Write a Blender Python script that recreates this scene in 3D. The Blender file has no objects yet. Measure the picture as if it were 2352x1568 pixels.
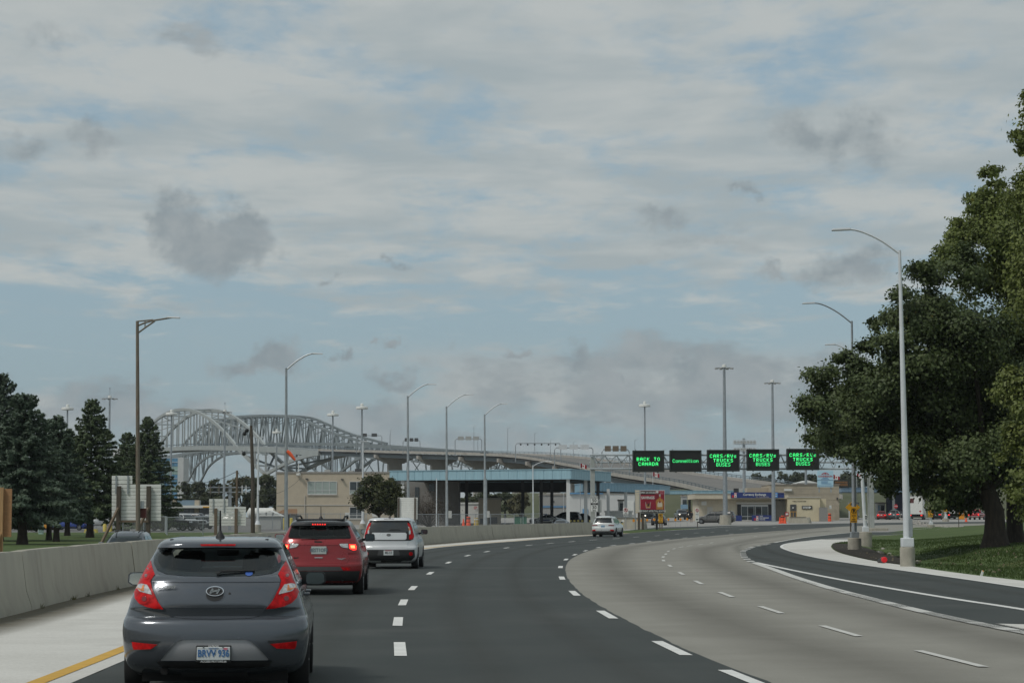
import bpy, bmesh, math, random
import numpy as np
from mathutils import Vector, Matrix, geometry
random.seed(7); RS = np.random.RandomState(11)
S = bpy.context.scene
COL = S.collection
R = math.radians
# ---------------------------------------------------------------- camera
CAMZ, PITCH, FPX = 1.65, math.atan(403/4938), 4938.0      # measured on the photograph scaled to 2352 px wide
cd = bpy.data.cameras.new('camera'); cam = bpy.data.objects.new('camera', cd); COL.objects.link(cam)
cam.location = (0, 0, CAMZ); cam.rotation_euler = (R(90)+PITCH, 0, 0)
cd.sensor_width = 36; cd.lens = FPX/2352*36; cd.clip_start = .1; cd.clip_end = 60000
S.camera = cam
# ---------------------------------------------------------------- world sky
SUN_AZ, SUN_EL = R(232), R(52)        # compass direction of the sun (0 = straight ahead, clockwise): behind, to the left
W = bpy.data.worlds.new('World'); S.world = W; W.use_nodes = True
nt = W.node_tree; nt.nodes.clear()
def N(t, tree=None, **kw):
    n = (tree or nt).nodes.new(t)
    for k, v in kw.items(): setattr(n, k, v)
    return n
def lk(a, b, tree=None): (tree or nt).links.new(a, b)
def mth(op, a, b=None, c=None, clamp=False, tree=None):
    n = N('ShaderNodeMath', tree); n.operation = op; n.use_clamp = clamp
    for i, v in enumerate((a, b, c)):
        if v is None: continue
        if isinstance(v, (int, float)): n.inputs[i].default_value = v
        else: lk(v, n.inputs[i], tree)
    return n.outputs[0]
def sstep(v, a, b, tree=None):
    n = N('ShaderNodeMapRange', tree); n.interpolation_type = 'SMOOTHSTEP'
    lk(v, n.inputs[0], tree)
    for i, q in ((1, a), (2, b)):
        if isinstance(q, (int, float)): n.inputs[i].default_value = q
        else: lk(q, n.inputs[i], tree)
    return n.outputs[0]
def mixc(f, a, b, tree=None):
    n = N('ShaderNodeMix', tree); n.data_type = 'RGBA'
    for s, v in ((0, f), (6, a), (7, b)):
        if isinstance(v, (int, float)): n.inputs[s].default_value = v
        elif isinstance(v, tuple): n.inputs[s].default_value = (*v, 1)
        else: lk(v, n.inputs[s], tree)
    return n.outputs[2]
def noise(vec, scale, detail=5, rough=.55, dist=0., tree=None, dim='3D'):
    n = N('ShaderNodeTexNoise', tree); n.noise_dimensions = dim
    if vec is not None: lk(vec, n.inputs['Vector'], tree)
    n.inputs['Scale'].default_value = scale; n.inputs['Detail'].default_value = detail
    n.inputs['Roughness'].default_value = rough; n.inputs['Distortion'].default_value = dist
    return n.outputs[0]
def comb(x, y, z=0., tree=None):
    n = N('ShaderNodeCombineXYZ', tree)
    for i, v in enumerate((x, y, z)):
        if isinstance(v, (int, float)): n.inputs[i].default_value = v
        else: lk(v, n.inputs[i], tree)
    return n.outputs[0]
tc = N('ShaderNodeTexCoord'); sx = N('ShaderNodeSeparateXYZ'); lk(tc.outputs['Generated'], sx.inputs[0])
X_, Y_, Z_ = sx.outputs
az = mth('ARCTAN2', X_, Y_); el = mth('ARCSINE', Z_)
sky = N('ShaderNodeTexSky'); sky.sky_type = 'NISHITA'; sky.sun_disc = False
sky.sun_elevation = SUN_EL; sky.sun_rotation = SUN_AZ; sky.air_density = 1; sky.dust_density = 2.2; sky.ozone_density = 1.2
vm = N('ShaderNodeVectorMath', operation='SCALE'); lk(sky.outputs[0], vm.inputs[0]); vm.inputs[3].default_value = .085
base = mixc(.62, vm.outputs[0], (.315, .44, .51))
# high broken layer, seen in perspective on a flat cloud deck
zz = mth('MAXIMUM', mth('ADD', Z_, .05), .03)
u, v = mth('DIVIDE', X_, zz), mth('DIVIDE', Y_, zz)
pv = comb(mth('MULTIPLY', u, 1.5), v)
n1 = noise(pv, 2.0, 7, .56, .35); n2 = noise(comb(mth('MULTIPLY', u, 1.9), v, 7.), 6.5, 6, .6, .3)
cov = mth('ADD', mth('MULTIPLY', n1, .7), mth('MULTIPLY', n2, .3))
thr = N('ShaderNodeMapRange'); thr.interpolation_type = 'SMOOTHSTEP'; lk(el, thr.inputs[0])
for i, q in enumerate((.07, .135, .64, .41)): thr.inputs[i+1].default_value = q
hi = sstep(cov, mth('SUBTRACT', thr.outputs[0], .10), mth('ADD', thr.outputs[0], .12))
sh = noise(comb(u, v, 3.), 2.2, 4, .55, .2)
hcol = mixc(sstep(sh, .36, .66), (.485, .505, .49), (.36, .405, .415))
c1 = mixc(mth('MULTIPLY', hi, .85), base, hcol)
# low grey cumulus: a scattered field plus the puffs of this day
fine = noise(comb(mth('MULTIPLY', az, 1.), mth('MULTIPLY', el, 1.25)), 30, 6, .62, .35)
fld = noise(comb(az, mth('MULTIPLY', el, 2.4), 4.3), 9, 6, .6)
band = mth('SUBTRACT', 1, sstep(el, .055, .11))
lowm = sstep(mth('ADD', mth('MULTIPLY', fld, .75), mth('MULTIPLY', fine, .25)), mth('SUBTRACT', .60, mth('MULTIPLY', band, .12)), mth('SUBTRACT', .70, mth('MULTIPLY', band, .12)))
PUFFS = [(465,545,185,128,1.35),(1905,320,170,100,.7),(1935,625,115,75,.8),(1510,520,85,38,.7),(1715,445,70,26,.65),(600,840,120,66,1.),
         (765,655,52,20,.7),(905,615,46,24,.7),(903,775,38,18,.9),(1187,815,34,17,.9),(1335,840,105,48,.9),(1478,825,42,26,.95),
         (1592,820,42,18,.9),(205,350,75,60,.6),(40,335,110,48,.55),(1780,630,55,26,.6),(800,820,42,26,.8),(950,850,75,38,.7),(120,110,120,30,.3)]
wa = mth('ADD', az, mth('MULTIPLY', mth('SUBTRACT', noise(comb(az, el, 2.), 26, 6, .62), .5), .085)); we = mth('ADD', el, mth('MULTIPLY', mth('SUBTRACT', noise(comb(az, el, 6.), 26, 6, .62), .5), .06))
acc = None
for (px, py, rx, ry, st) in PUFFS:
    a0, e0 = math.atan((px-1176)/4938), math.atan((1187-py)/4938)
    dx = mth('MULTIPLY', mth('SUBTRACT', wa, a0), 4938/rx); dy = mth('MULTIPLY', mth('SUBTRACT', we, e0), 4938/ry)
    r2 = mth('ADD', mth('MULTIPLY', dx, dx), mth('MULTIPLY', dy, dy))
    m = mth('SUBTRACT', st, mth('MULTIPLY', mth('SQRT', r2), st))
    acc = m if acc is None else mth('MAXIMUM', acc, m)
pf = noise(comb(az, mth('MULTIPLY', el, 1.2), 1.), 30, 7, .64, .4)
pm = sstep(mth('ADD', acc, mth('MULTIPLY', mth('SUBTRACT', pf, .5), 1.1)), .05, .72)
low = mth('MAXIMUM', mth('MULTIPLY', lowm, .88), mth('MULTIPLY', pm, .9))
lcol = mixc(sstep(fine, .35, .7), (.235, .28, .305), (.325, .36, .375))
crm = mth('MULTIPLY', sstep(noise(comb(az, mth('MULTIPLY', el, 2.6), 9.), 8, 5, .6), .47, .6), mth('MULTIPLY', band, mth('SUBTRACT', 1, sstep(el, .07, .085))))
c1 = mixc(mth('MULTIPLY', crm, .7), c1, (.425, .435, .425))
c2 = mixc(low, c1, lcol)
hz = mth('SUBTRACT', 1, sstep(el, -.02, .06))
c3 = mixc(mth('MULTIPLY', hz, .35), c2, (.365, .425, .44))
W.cycles.sampling_method = 'MANUAL'; W.cycles.sample_map_resolution = 256
bg = N('ShaderNodeBackground'); lk(c3, bg.inputs[0]); bg.inputs[1].default_value = 1.0
wo = N('ShaderNodeOutputWorld'); lk(bg.outputs[0], wo.inputs[0])
# ---------------------------------------------------------------- sun and exposure
sl = bpy.data.lights.new('sun', 'SUN'); so = bpy.data.objects.new('sun', sl); COL.objects.link(so)
sl.energy = 1.5; sl.angle = R(11); sl.color = (1, .955, .89)
sdir = Vector((math.sin(SUN_AZ)*math.cos(SUN_EL), math.cos(SUN_AZ)*math.cos(SUN_EL), math.sin(SUN_EL)))
so.rotation_euler = sdir.to_track_quat('Z', 'Y').to_euler(); so.location = sdir*50
vs = S.view_settings; vs.view_transform = 'Standard'; vs.look = 'None'; vs.exposure = .04; vs.gamma = 1
S.render.engine = 'CYCLES'; S.cycles.max_bounces = 5; S.cycles.volume_bounces = 0; S.cycles.transparent_max_bounces = 16; S.cycles.use_denoising = True
S.cycles.caustics_reflective = False; S.cycles.caustics_refractive = False
# ---------------------------------------------------------------- measuring helpers
KN = [(-60, 0.), (150, 0.), (250, .25), (430, 1.5), (9000, 1.5)]
def zg(y):
    for (a, za), (b, zb) in zip(KN, KN[1:]):
        if y <= b: return za + (zb-za)*max(0, (y-a))/(b-a)
    return KN[-1][1]
CP, SP = math.cos(PITCH), math.sin(PITCH)
def ray(x, y):
    a, b = (x-1176)/FPX, (784-y)/FPX
    return a, CP-b*SP, SP+b*CP
def pt(x, y, d):
    a, b, c = ray(x, y); t = d/b
    return Vector((a*t, d, CAMZ+c*t))
def gp(x, y):
    lo, hi_ = 3., 2500.
    f = lambda d: pt(x, y, d).z - zg(d)
    if f(hi_) > 0: return pt(x, y, 400)
    for _ in range(60):
        m = (lo+hi_)/2
        if f(m) > 0: lo = m
        else: hi_ = m
    return pt(x, y, lo)
def onz(x, d): p = pt(x, 1187, d); p.z = zg(d); return p
def hz_(y, d): return pt(1176, y, d).z
def mpx(d): return d/FPX       # metres per measured pixel at distance d
# ---------------------------------------------------------------- materials
MATS = {}
def mat(name, col, rough=.6, metal=0., var=0., vscale=4., bump=0., bscale=40., emit=None, es=1., coat=0., spec=.5, alpha=None, dirt=None, col2=None, stretch=None):
    if name in MATS: return MATS[name]
    m = bpy.data.materials.new(name); m.use_nodes = True; t = m.node_tree
    b = t.nodes['Principled BSDF']
    b.inputs['Base Color'].default_value = (*col, 1); b.inputs['Roughness'].default_value = rough; b.inputs['Metallic'].default_value = metal
    b.inputs['Coat Weight'].default_value = coat; b.inputs['Specular IOR Level'].default_value = spec; b.inputs['Coat Roughness'].default_value = .16
    tcn = N('ShaderNodeTexCoord', t); vec = tcn.outputs['Object']
    if stretch:
        mp = N('ShaderNodeMapping', t); lk(vec, mp.inputs[0], t); mp.inputs['Scale'].default_value = stretch; vec = mp.outputs[0]
    if var > 0 or col2:
        c2_ = col2 or tuple(min(1, c*(1+var)) for c in col); c1_ = tuple(c*(1-var) for c in col) if not col2 else col
        f = sstep(noise(vec, vscale, 6, .6, .2, t), .32, .68, t)
        o = mixc(f, c1_, c2_, t)
        if dirt:
            o = mixc(mth('MULTIPLY', sstep(noise(vec, vscale*.35, 7, .65, .4, t), .5, .75, t), dirt[1], tree=t), o, dirt[0], t)
        lk(o, b.inputs['Base Color'], t)
        rr = N('ShaderNodeMapRange', t); lk(f, rr.inputs[0], t); rr.inputs[3].default_value = max(0, rough-.07); rr.inputs[4].default_value = min(1, rough+.07)
        lk(rr.outputs[0], b.inputs['Roughness'], t)
    if bump > 0:
        bn = N('ShaderNodeBump', t); bn.inputs['Strength'].default_value = bump; bn.inputs['Distance'].default_value = .02
        lk(noise(vec, bscale, 4, .6, 0, t), bn.inputs['Height'], t); lk(bn.outputs[0], b.inputs['Normal'], t)
    if emit:
        b.inputs['Emission Color'].default_value = (*emit, 1); b.inputs['Emission Strength'].default_value = es
    if alpha is not None: b.inputs['Alpha'].default_value = alpha
    MATS[name] = m; return m
def glassmat(name, tint, trans=.5, rough=.03, ior=1.5):
    m = bpy.data.materials.new(name); m.use_nodes = True; t = m.node_tree; t.nodes.clear()
    tr = N('ShaderNodeBsdfTransparent', t); tr.inputs[0].default_value = (*tint, 1)
    df = N('ShaderNodeBsdfDiffuse', t); df.inputs[0].default_value = (.012, .014, .014, 1)
    gl = N('ShaderNodeBsdfGlossy', t); gl.inputs['Roughness'].default_value = rough; gl.inputs[0].default_value = (.9, .95, .95, 1)
    fr = N('ShaderNodeFresnel', t); fr.inputs[0].default_value = ior
    m1 = N('ShaderNodeMixShader', t); m1.inputs[0].default_value = trans; lk(df.outputs[0], m1.inputs[1], t); lk(tr.outputs[0], m1.inputs[2], t)
    m2 = N('ShaderNodeMixShader', t); lk(fr.outputs[0], m2.inputs[0], t); lk(m1.outputs[0], m2.inputs[1], t); lk(gl.outputs[0], m2.inputs[2], t)
    o = N('ShaderNodeOutputMaterial', t); lk(m2.outputs[0], o.inputs[0], t)
    MATS[name] = m; return m
def leafmat(name, c1, c2, c3=None, rough=.55):
    """leaf colour from a per-leaf random attribute"""
    m = bpy.data.materials.new(name); m.use_nodes = True; t = m.node_tree; b = t.nodes['Principled BSDF']
    at = N('ShaderNodeAttribute', t); at.attribute_name = 'tint'
    o = mixc(at.outputs['Fac'], c1, c2, t)
    if c3: o = mixc(sstep(at.outputs['Fac'], .965, .99, t), o, c3, t)
    lk(o, b.inputs['Base Color'], t); b.inputs['Roughness'].default_value = rough; b.inputs['Specular IOR Level'].default_value = .35
    tl = N('ShaderNodeBsdfTranslucent', t); lk(o, tl.inputs[0], t)
    mx = N('ShaderNodeMixShader', t); mx.inputs[0].default_value = .22
    lk(b.outputs[0], mx.inputs[1], t); lk(tl.outputs[0], mx.inputs[2], t); lk(mx.outputs[0], t.nodes['Material Output'].inputs[0], t)
    MATS[name] = m; return m
# ---------------------------------------------------------------- object helpers
def put(name, me, m=None, parent=None, loc=None):
    o = bpy.data.objects.new(name, me); COL.objects.link(o)
    if m is not None and len(me.materials) == 0: me.materials.append(m)
    if parent is not None: o.parent = parent
    if loc is not None: o.location = loc
    return o
def tag(o, label=None, cat=None, group=None, kind=None):
    for k, v in (('label', label), ('category', cat), ('group', group), ('kind', kind)):
        if v: o[k] = v
    return o
def thing(name, label, cat, loc=(0, 0, 0), rz=0., group=None):
    o = bpy.data.objects.new(name, None); COL.objects.link(o); o.location = loc; o.rotation_euler = (0, 0, rz); o.empty_display_size = .2
    return tag(o, label, cat, group)
def dup(o, parent=None):
    c = o.copy(); COL.objects.link(c); c.parent = parent
    for ch in o.children: dup(ch, c)
    return c
class MB:
    def __init__(s): s.v, s.f = [], []
    def add(s, vs, fs, M=None):
        k = len(s.v)
        s.v += [tuple(M @ Vector(p)) if M is not None else tuple(p) for p in vs]
        s.f += [tuple(i+k for i in f) for f in fs]; return s
    def box(s, x0, x1, y0, y1, z0, z1, M=None):
        return s.add([(x0,y0,z0),(x1,y0,z0),(x1,y1,z0),(x0,y1,z0),(x0,y0,z1),(x1,y0,z1),(x1,y1,z1),(x0,y1,z1)],
                     [(3,2,1,0),(4,5,6,7),(0,1,5,4),(1,2,6,5),(2,3,7,6),(3,0,4,7)], M)
    def beam(s, a, b, w, h=None):
        """rectangular bar from a to b, w across, h upright"""
        a, b = Vector(a), Vector(b); h = h or w; d = (b-a).normalized()
        up = Vector((0,0,1)) if abs(d.z) < .95 else Vector((0,1,0))
        sd = d.cross(up).normalized()*(w/2); u = sd.cross(d).normalized()*(h/2)
        return s.add([a-sd-u,a+sd-u,a+sd+u,a-sd+u,b-sd-u,b+sd-u,b+sd+u,b-sd+u],[(3,2,1,0),(4,5,6,7),(0,1,5,4),(1,2,6,5),(2,3,7,6),(3,0,4,7)])
    def tube(s, pts, r, n=8, cap=True):
        pts = [Vector(p) for p in pts]; k = len(pts); rs = r if isinstance(r, (list, tuple)) else [r]*k
        vs, fs = [], []; prev = None
        for i, p in enumerate(pts):
            d = (pts[min(i+1,k-1)]-pts[max(i-1,0)]).normalized()
            if prev is None:
                up = Vector((0,0,1)) if abs(d.z) < .9 else Vector((1,0,0)); a = d.cross(up).normalized()
            else: a = (prev-d*prev.dot(d)).normalized()
            prev = a; b = d.cross(a)
            vs += [p+(a*math.cos(q)+b*math.sin(q))*rs[i] for q in [2*math.pi*j/n for j in range(n)]]
        for i in range(k-1):
            fs += [(i*n+j, i*n+(j+1)%n, (i+1)*n+(j+1)%n, (i+1)*n+j) for j in range(n)]
        if cap: fs += [tuple(range(n))[::-1], tuple((k-1)*n+j for j in range(n))]
        return s.add(vs, fs)
    def cyl(s, a, b, r0, r1=None, n=10): return s.tube([a, b], [r0, r0 if r1 is None else r1], n)
    def lathe(s, prof, n=16, c=(0,0,0), axis='z'):
        vs, fs = [], []; k = len(prof)
        for i in range(n):
            q = 2*math.pi*i/n
            for r, h in prof:
                p = (r*math.cos(q), r*math.sin(q), h)
                if axis == 'x': p = (h, r*math.cos(q), r*math.sin(q))
                if axis == 'y': p = (r*math.cos(q), h, r*math.sin(q))
                vs.append((p[0]+c[0], p[1]+c[1], p[2]+c[2]))
        for i in range(n):
            for j in range(k-1): fs.append((i*k+j, ((i+1)%n)*k+j, ((i+1)%n)*k+j+1, i*k+j+1))
        return s.add(vs, fs)
    def prism(s, poly, y0, y1, M=None):
        """outline in x,z pushed from y0 to y1"""
        n = len(poly)
        vs = [(x, y0, z) for x, z in poly]+[(x, y1, z) for x, z in poly]
        return s.add(vs, [tuple(range(n)), tuple(range(2*n-1, n-1, -1))]+[(i, n+i, n+(i+1)%n, (i+1)%n) for i in range(n)], M)
    def slab(s, poly, z0, z1):
        """outline in x,y raised from z0 to z1"""
        n = len(poly)
        vs = [(x, y, z0) for x, y in poly]+[(x, y, z1) for x, y in poly]
        return s.add(vs, [tuple(range(n-1, -1, -1)), tuple(range(n, 2*n))]+[(i, (i+1)%n, n+(i+1)%n, n+i) for i in range(n)])
    def mesh(s, name='mesh', smooth=0., bevel=0., weld=False):
        me = bpy.data.meshes.new(name); me.from_pydata(s.v, [], s.f)
        bm = bmesh.new(); bm.from_mesh(me)
        if weld: bmesh.ops.remove_doubles(bm, verts=bm.verts, dist=1e-5)
        if bevel:
            ed = [e for e in bm.edges if len(e.link_faces) == 2 and e.calc_face_angle(0) > .6]
            bmesh.ops.bevel(bm, geom=ed, offset=bevel, segments=1, affect='EDGES')
        bmesh.ops.recalc_face_normals(bm, faces=bm.faces); bm.to_mesh(me); bm.free()
        if smooth:
            me.shade_smooth(); me.set_sharp_from_angle(angle=R(smooth))
        return me
    def build(s, name, m, parent=None, smooth=0., bevel=0., weld=False, loc=None):
        return put(name, s.mesh(name, smooth, bevel, weld), m, parent, loc)
def fast_mesh(name, V, F, tint=None):
    """many quads or triangles from numpy arrays"""
    me = bpy.data.meshes.new(name); n = len(F); k = F.shape[1]
    me.vertices.add(len(V)); me.vertices.foreach_set('co', V.astype(np.float32).ravel())
    me.loops.add(n*k); me.loops.foreach_set('vertex_index', F.astype(np.int32).ravel())
    me.polygons.add(n); me.polygons.foreach_set('loop_start', np.arange(0, n*k, k, dtype=np.int32))
    if tint is not None:
        a = me.attributes.new('tint', 'FLOAT', 'FACE'); a.data.foreach_set('value', tint.astype(np.float32))
    me.update(); me.validate(); return me
TSC = bpy.data.scenes.new('workbench')
def evaluated(o):
    TSC.view_layers[0].update(); return bpy.data.meshes.new_from_object(o.evaluated_get(TSC.view_layers[0].depsgraph))
def text(s, size, m, parent, name='lettering', loc=(0,0,0), rot=(R(90),0,0), align='CENTER', ext=.002, bold=0., sx_=1., shear=0.):
    cu = bpy.data.curves.new('t', 'FONT'); cu.body = s; cu.size = size; cu.align_x = align; cu.align_y = 'CENTER'
    cu.extrude = ext; cu.offset = bold; cu.shear = shear; cu.resolution_u = 2
    o = bpy.data.objects.new('t', cu); TSC.collection.objects.link(o)
    me = evaluated(o); bpy.data.objects.remove(o); bpy.data.curves.remove(cu)
    me.materials.clear(); t = put(name, me, m, parent, loc); t.rotation_euler = rot; t.scale = (sx_, 1, 1); return t
def spline(P, step=None, n=12):
    """smooth curve through points"""
    P = [Vector(p) for p in P]; out = []
    for i in range(len(P)-1):
        a, b, c, d = P[max(i-1,0)], P[i], P[i+1], P[min(i+2,len(P)-1)]
        k = n if step is None else max(2, int((c-b).length/step))
        for j in range(k):
            t = j/k
            out.append(.5*((2*b)+(c-a)*t+(2*a-5*b+4*c-d)*t*t+(3*b-a-3*c+d)*t**3))
    out.append(P[-1]); return out
# ================================================================ ground, roads, lawns
def ground_mat(name, c1, c2, scale, rough=.85, bump=.25, bscale=60, blotch=None, speck=None, fine=35.):
    m = bpy.data.materials.new(name); m.use_nodes = True; t = m.node_tree; b = t.nodes['Principled BSDF']
    g = N('ShaderNodeNewGeometry', t); vec = g.outputs['Position']
    o = mixc(sstep(noise(vec, scale, 8, .62, .3, t), .3, .7, t), c1, c2, t)
    f = noise(vec, fine, 4, .7, 0, t)
    o = mixc(mth('MULTIPLY', sstep(f, .35, .75, t), .35, tree=t), o, tuple(c*.55 for c in c1), t)
    if blotch:
        col, sc, lo, hi_, k = blotch
        o = mixc(mth('MULTIPLY', sstep(noise(vec, sc, 7, .6, .6, t), lo, hi_, t), k, tree=t), o, col, t)
    if speck:
        col, sc, lo, k = speck
        vr = N('ShaderNodeTexVoronoi', t); lk(vec, vr.inputs['Vector'], t); vr.inputs['Scale'].default_value = sc
        o = mixc(mth('MULTIPLY', mth('SUBTRACT', 1, sstep(vr.outputs['Distance'], lo*.5, lo, t), tree=t), k, tree=t), o, col, t)
    lk(o, b.inputs['Base Color'], t); b.inputs['Roughness'].default_value = rough; b.inputs['Specular IOR Level'].default_value = .3
    bn = N('ShaderNodeBump', t); bn.inputs['Strength'].default_value = bump; bn.inputs['Distance'].default_value = .01
    lk(noise(vec, bscale, 4, .7, 0, t), bn.inputs['Height'], t); lk(bn.outputs[0], b.inputs['Normal'], t)
    MATS[name] = m; return m
M_dark = ground_mat('fresh asphalt', (.042,.050,.048), (.056,.063,.060), .35, .82, .3, 90, ((.078,.082,.078), .22, .5, .72, .6), ((.12,.12,.11), 14, .05, .5), 55)
M_grey = ground_mat('worn asphalt', (.245,.236,.205), (.295,.285,.250), .4, .88, .3, 90, ((.2,.193,.168), .3, .5, .8, .4), None, 45)
M_conc = ground_mat('pale concrete', (.57,.56,.52), (.66,.65,.61), .5, .9, .15, 50, ((.36,.345,.31), .6, .56, .76, .5), ((.2,.19,.17), 3.5, .035, .7), 22)
M_plaza = ground_mat('plaza concrete', (.31,.305,.285), (.37,.36,.34), .12, .9, .1, 30, ((.22,.215,.2), .09, .5, .7, .7))
M_lot = ground_mat('parking asphalt', (.15,.15,.145), (.19,.188,.18), .15, .9, .1, 30, ((.1,.1,.1), .1, .5, .7, .6))
M_grass = ground_mat('mown grass', (.052,.085,.020), (.080,.118,.029), .45, .95, .6, 30, ((.13,.105,.045), .16, .55, .74, .65), None, 14)
M_dry = ground_mat('dry bank', (.075,.088,.045), (.115,.12,.07), .08, .95, .3, 3)
M_earth = ground_mat('earth', (.10,.095,.06), (.14,.12,.08), .02, .95, .1, 3)
M_mulch = ground_mat('dark mulch', (.022,.019,.014), (.045,.036,.026), 1.2, .95, .9, 25, ((.10,.08,.05), 1.5, .58, .75, .6), ((.3,.27,.22), 4, .06, .5), 12)
M_gravel = ground_mat('gravel', (.30,.28,.25), (.42,.40,.36), 3, .95, .8, 10)
def paint_mat(name, col, under, wear):
    m = bpy.data.materials.new(name); m.use_nodes = True; t = m.node_tree; b = t.nodes['Principled BSDF']
    g = N('ShaderNodeNewGeometry', t); vec = g.outputs['Position']
    f = sstep(mth('ADD', mth('MULTIPLY', noise(vec, 9, 8, .75, .3, t), .7, tree=t), mth('MULTIPLY', noise(vec, 1.1, 3, .5, 0, t), .3, tree=t), tree=t), wear, wear+.07, t)
    o = mixc(f, mixc(sstep(noise(vec, 3, 5, .6, 0, t), .3, .7, t), tuple(c*.86 for c in col), col, t), under, t)
    lk(o, b.inputs['Base Color'], t); b.inputs['Roughness'].default_value = .7; MATS[name] = m; return m
M_white = paint_mat('white road paint', (.74,.74,.71), (.10,.10,.095), .63)
M_whiteg = paint_mat('worn white road paint', (.60,.595,.56), (.22,.212,.195), .58)
M_yellow = paint_mat('yellow road paint', (.62,.36,.045), (.42,.33,.16), .66)

def sheet(name, poly, dz, m, kind='structure', base=zg, parent=None, knots=(150, 250, 430)):
    bm = bmesh.new(); vs = [bm.verts.new((p[0], p[1], 0)) for p in poly]
    bm.faces.new(vs); bmesh.ops.triangulate(bm, faces=bm.faces)
    for k in knots:
        bmesh.ops.bisect_plane(bm, geom=bm.verts[:]+bm.edges[:]+bm.faces[:], plane_co=(0, k, 0), plane_no=(0, 1, 0))
    for v in bm.verts: v.co.z = base(v.co.y)+dz
    bmesh.ops.recalc_face_normals(bm, faces=bm.faces)
    if sum(f.normal.z for f in bm.faces) < 0: bmesh.ops.reverse_faces(bm, faces=bm.faces)
    me = bpy.data.meshes.new(name); bm.to_mesh(me); bm.free()
    o = put(name, me, m, parent)
    if kind: o['kind'] = kind
    return o
def xy(P): return [Vector((p[0], p[1], 0)) for p in P]
def offs(P, d):
    """shift a polyline sideways, + to its right"""
    out = []
    for i, p in enumerate(P):
        t = (P[min(i+1,len(P)-1)]-P[max(i-1,0)]).normalized(); out.append(p+Vector((t.y, -t.x, 0))*d)
    return out
def ext(P, y0=-12.):
    a, b = P[0], P[1]; d = (a-b)/(abs(a.y-b.y) or 1)
    return [a+d*(a.y-y0)]+P if a.y > y0 else P
def ragged(P, a=.016):
    r_ = random.Random(4); out = []
    for p, q in zip(P, P[1:]): out += [p.lerp(q, k/4)+Vector((r_.uniform(-a,a), 0, 0)) for k in range(4)]
    return out+[P[-1]]
E0 = spline(ext(xy([(-4.55,21.3),(-4.7,27.4),(-5.35,50),(-5.65,75),(-5.0,100),(-4.15,117),(-1.9,134.6),(2.1,160),(6.9,185),(10.5,199.7),(14.9,223),(21.9,255.5),(28.6,276.8),(38.3,302.6),(50.3,321.3),(66,338),(95,362)])), 2.5)
BBL = spline(ext(xy([(-7.9,20),(-8.3,35.2),(-8.7,42),(-9.0,51.4),(-9.3,68),(-9.0,87),(-7.6,110),(-5.3,129.1),(-2.4,152),(1.9,173),(7.2,193.2),(10.4,203)])), 1.)
L1p = xy([(-1.4,27.1),(-1.8,34.2),(-2.1,41.8),(-2.3,50.2),(-2.4,63.4),(-2.3,78.3),(-1.9,92.4),(-1.2,103.1),(-.3,115.5),(1.,126.4),(2.4,135.7),(4.,144.7),(5.8,154),(7.8,161.6),(9.9,171.9),(12.2,181.4),(14.9,194.6),(17.5,204.6),(19.9,214.1),(22.9,230.),(26.1,246),(29.0,256.4),(32.6,268.3)])
L2p = xy([(2.4,21.9),(2.,27.3),(1.6,36.6),(1.35,46.8),(1.35,58.4),(1.6,71.3),(2.1,84),(2.75,94.6),(3.6,105.8),(4.7,117.2),(5.9,125.7),(7.5,134.9),(9.3,146.4),(11.2,156.4),(13.3,166.1),(15.6,176),(19.8,195),(30.8,240),(38.7,266),(46,286),(60,309),(95,342)])
L3p = xy([(5.1,25.3),(4.75,31.4),(4.6,38.5),(4.55,46),(4.7,54.5),(4.95,63.2),(5.35,73.2),(5.75,82),(6.25,89.3),(6.85,96.2),(7.55,104.3),(8.4,112),(9.3,118.7),(10.2,123.9),(11.3,129.5),(12.8,138.6),(16.2,158.8),(19.9,176.3),(24.1,195.8),(28.3,214.1),(34.5,238)])
L4p = xy([(7.35,26.),(7.3,30.8),(7.2,33.5),(7.15,37.4),(7.2,41.9),(7.35,49.5),(7.7,58.2),(8.2,67.5),(8.75,78.1),(9.05,82.6),(9.4,87),(9.85,91.8),(10.4,97.2),(11.1,103.8),(11.9,109.5),(12.8,115.9),(13.7,121.6),(14.8,127),(16.9,139),(20.5,157.9),(25.2,178.7),(34.3,214),(44,243),(60,277),(95,322)])
L5p = xy([(9.15,30),(9.1,38.7),(8.95,41.9),(8.8,46.1),(8.65,55),(8.65,62.8),(8.75,72),(8.85,78.5)])
REp = xy([(11.8,40),(11.9,50.4),(12.,57.7),(12.05,69.4),(12.15,81.3),(12.5,90.5),(13.4,103.8),(14.9,119.4),(17.2,134.5),(20.2,148),(24,162),(34,190),(48,221)])
SEp = xy([(13.3,40),(13.2,55.8),(13.1,60.3),(13.15,65.9),(13.35,72.4),(13.5,79),(13.9,85.9),(15.,98.6),(16.7,112.6),(18.8,127),(21.2,140.5),(25.5,155)])
L2, L3, L4, L5, RE, SE = [spline(ext(P), 2.) for P in (L2p, L3p, L4p, L5p, REp, SEp)]
L1 = spline(ext(L1p), 2.)

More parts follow.
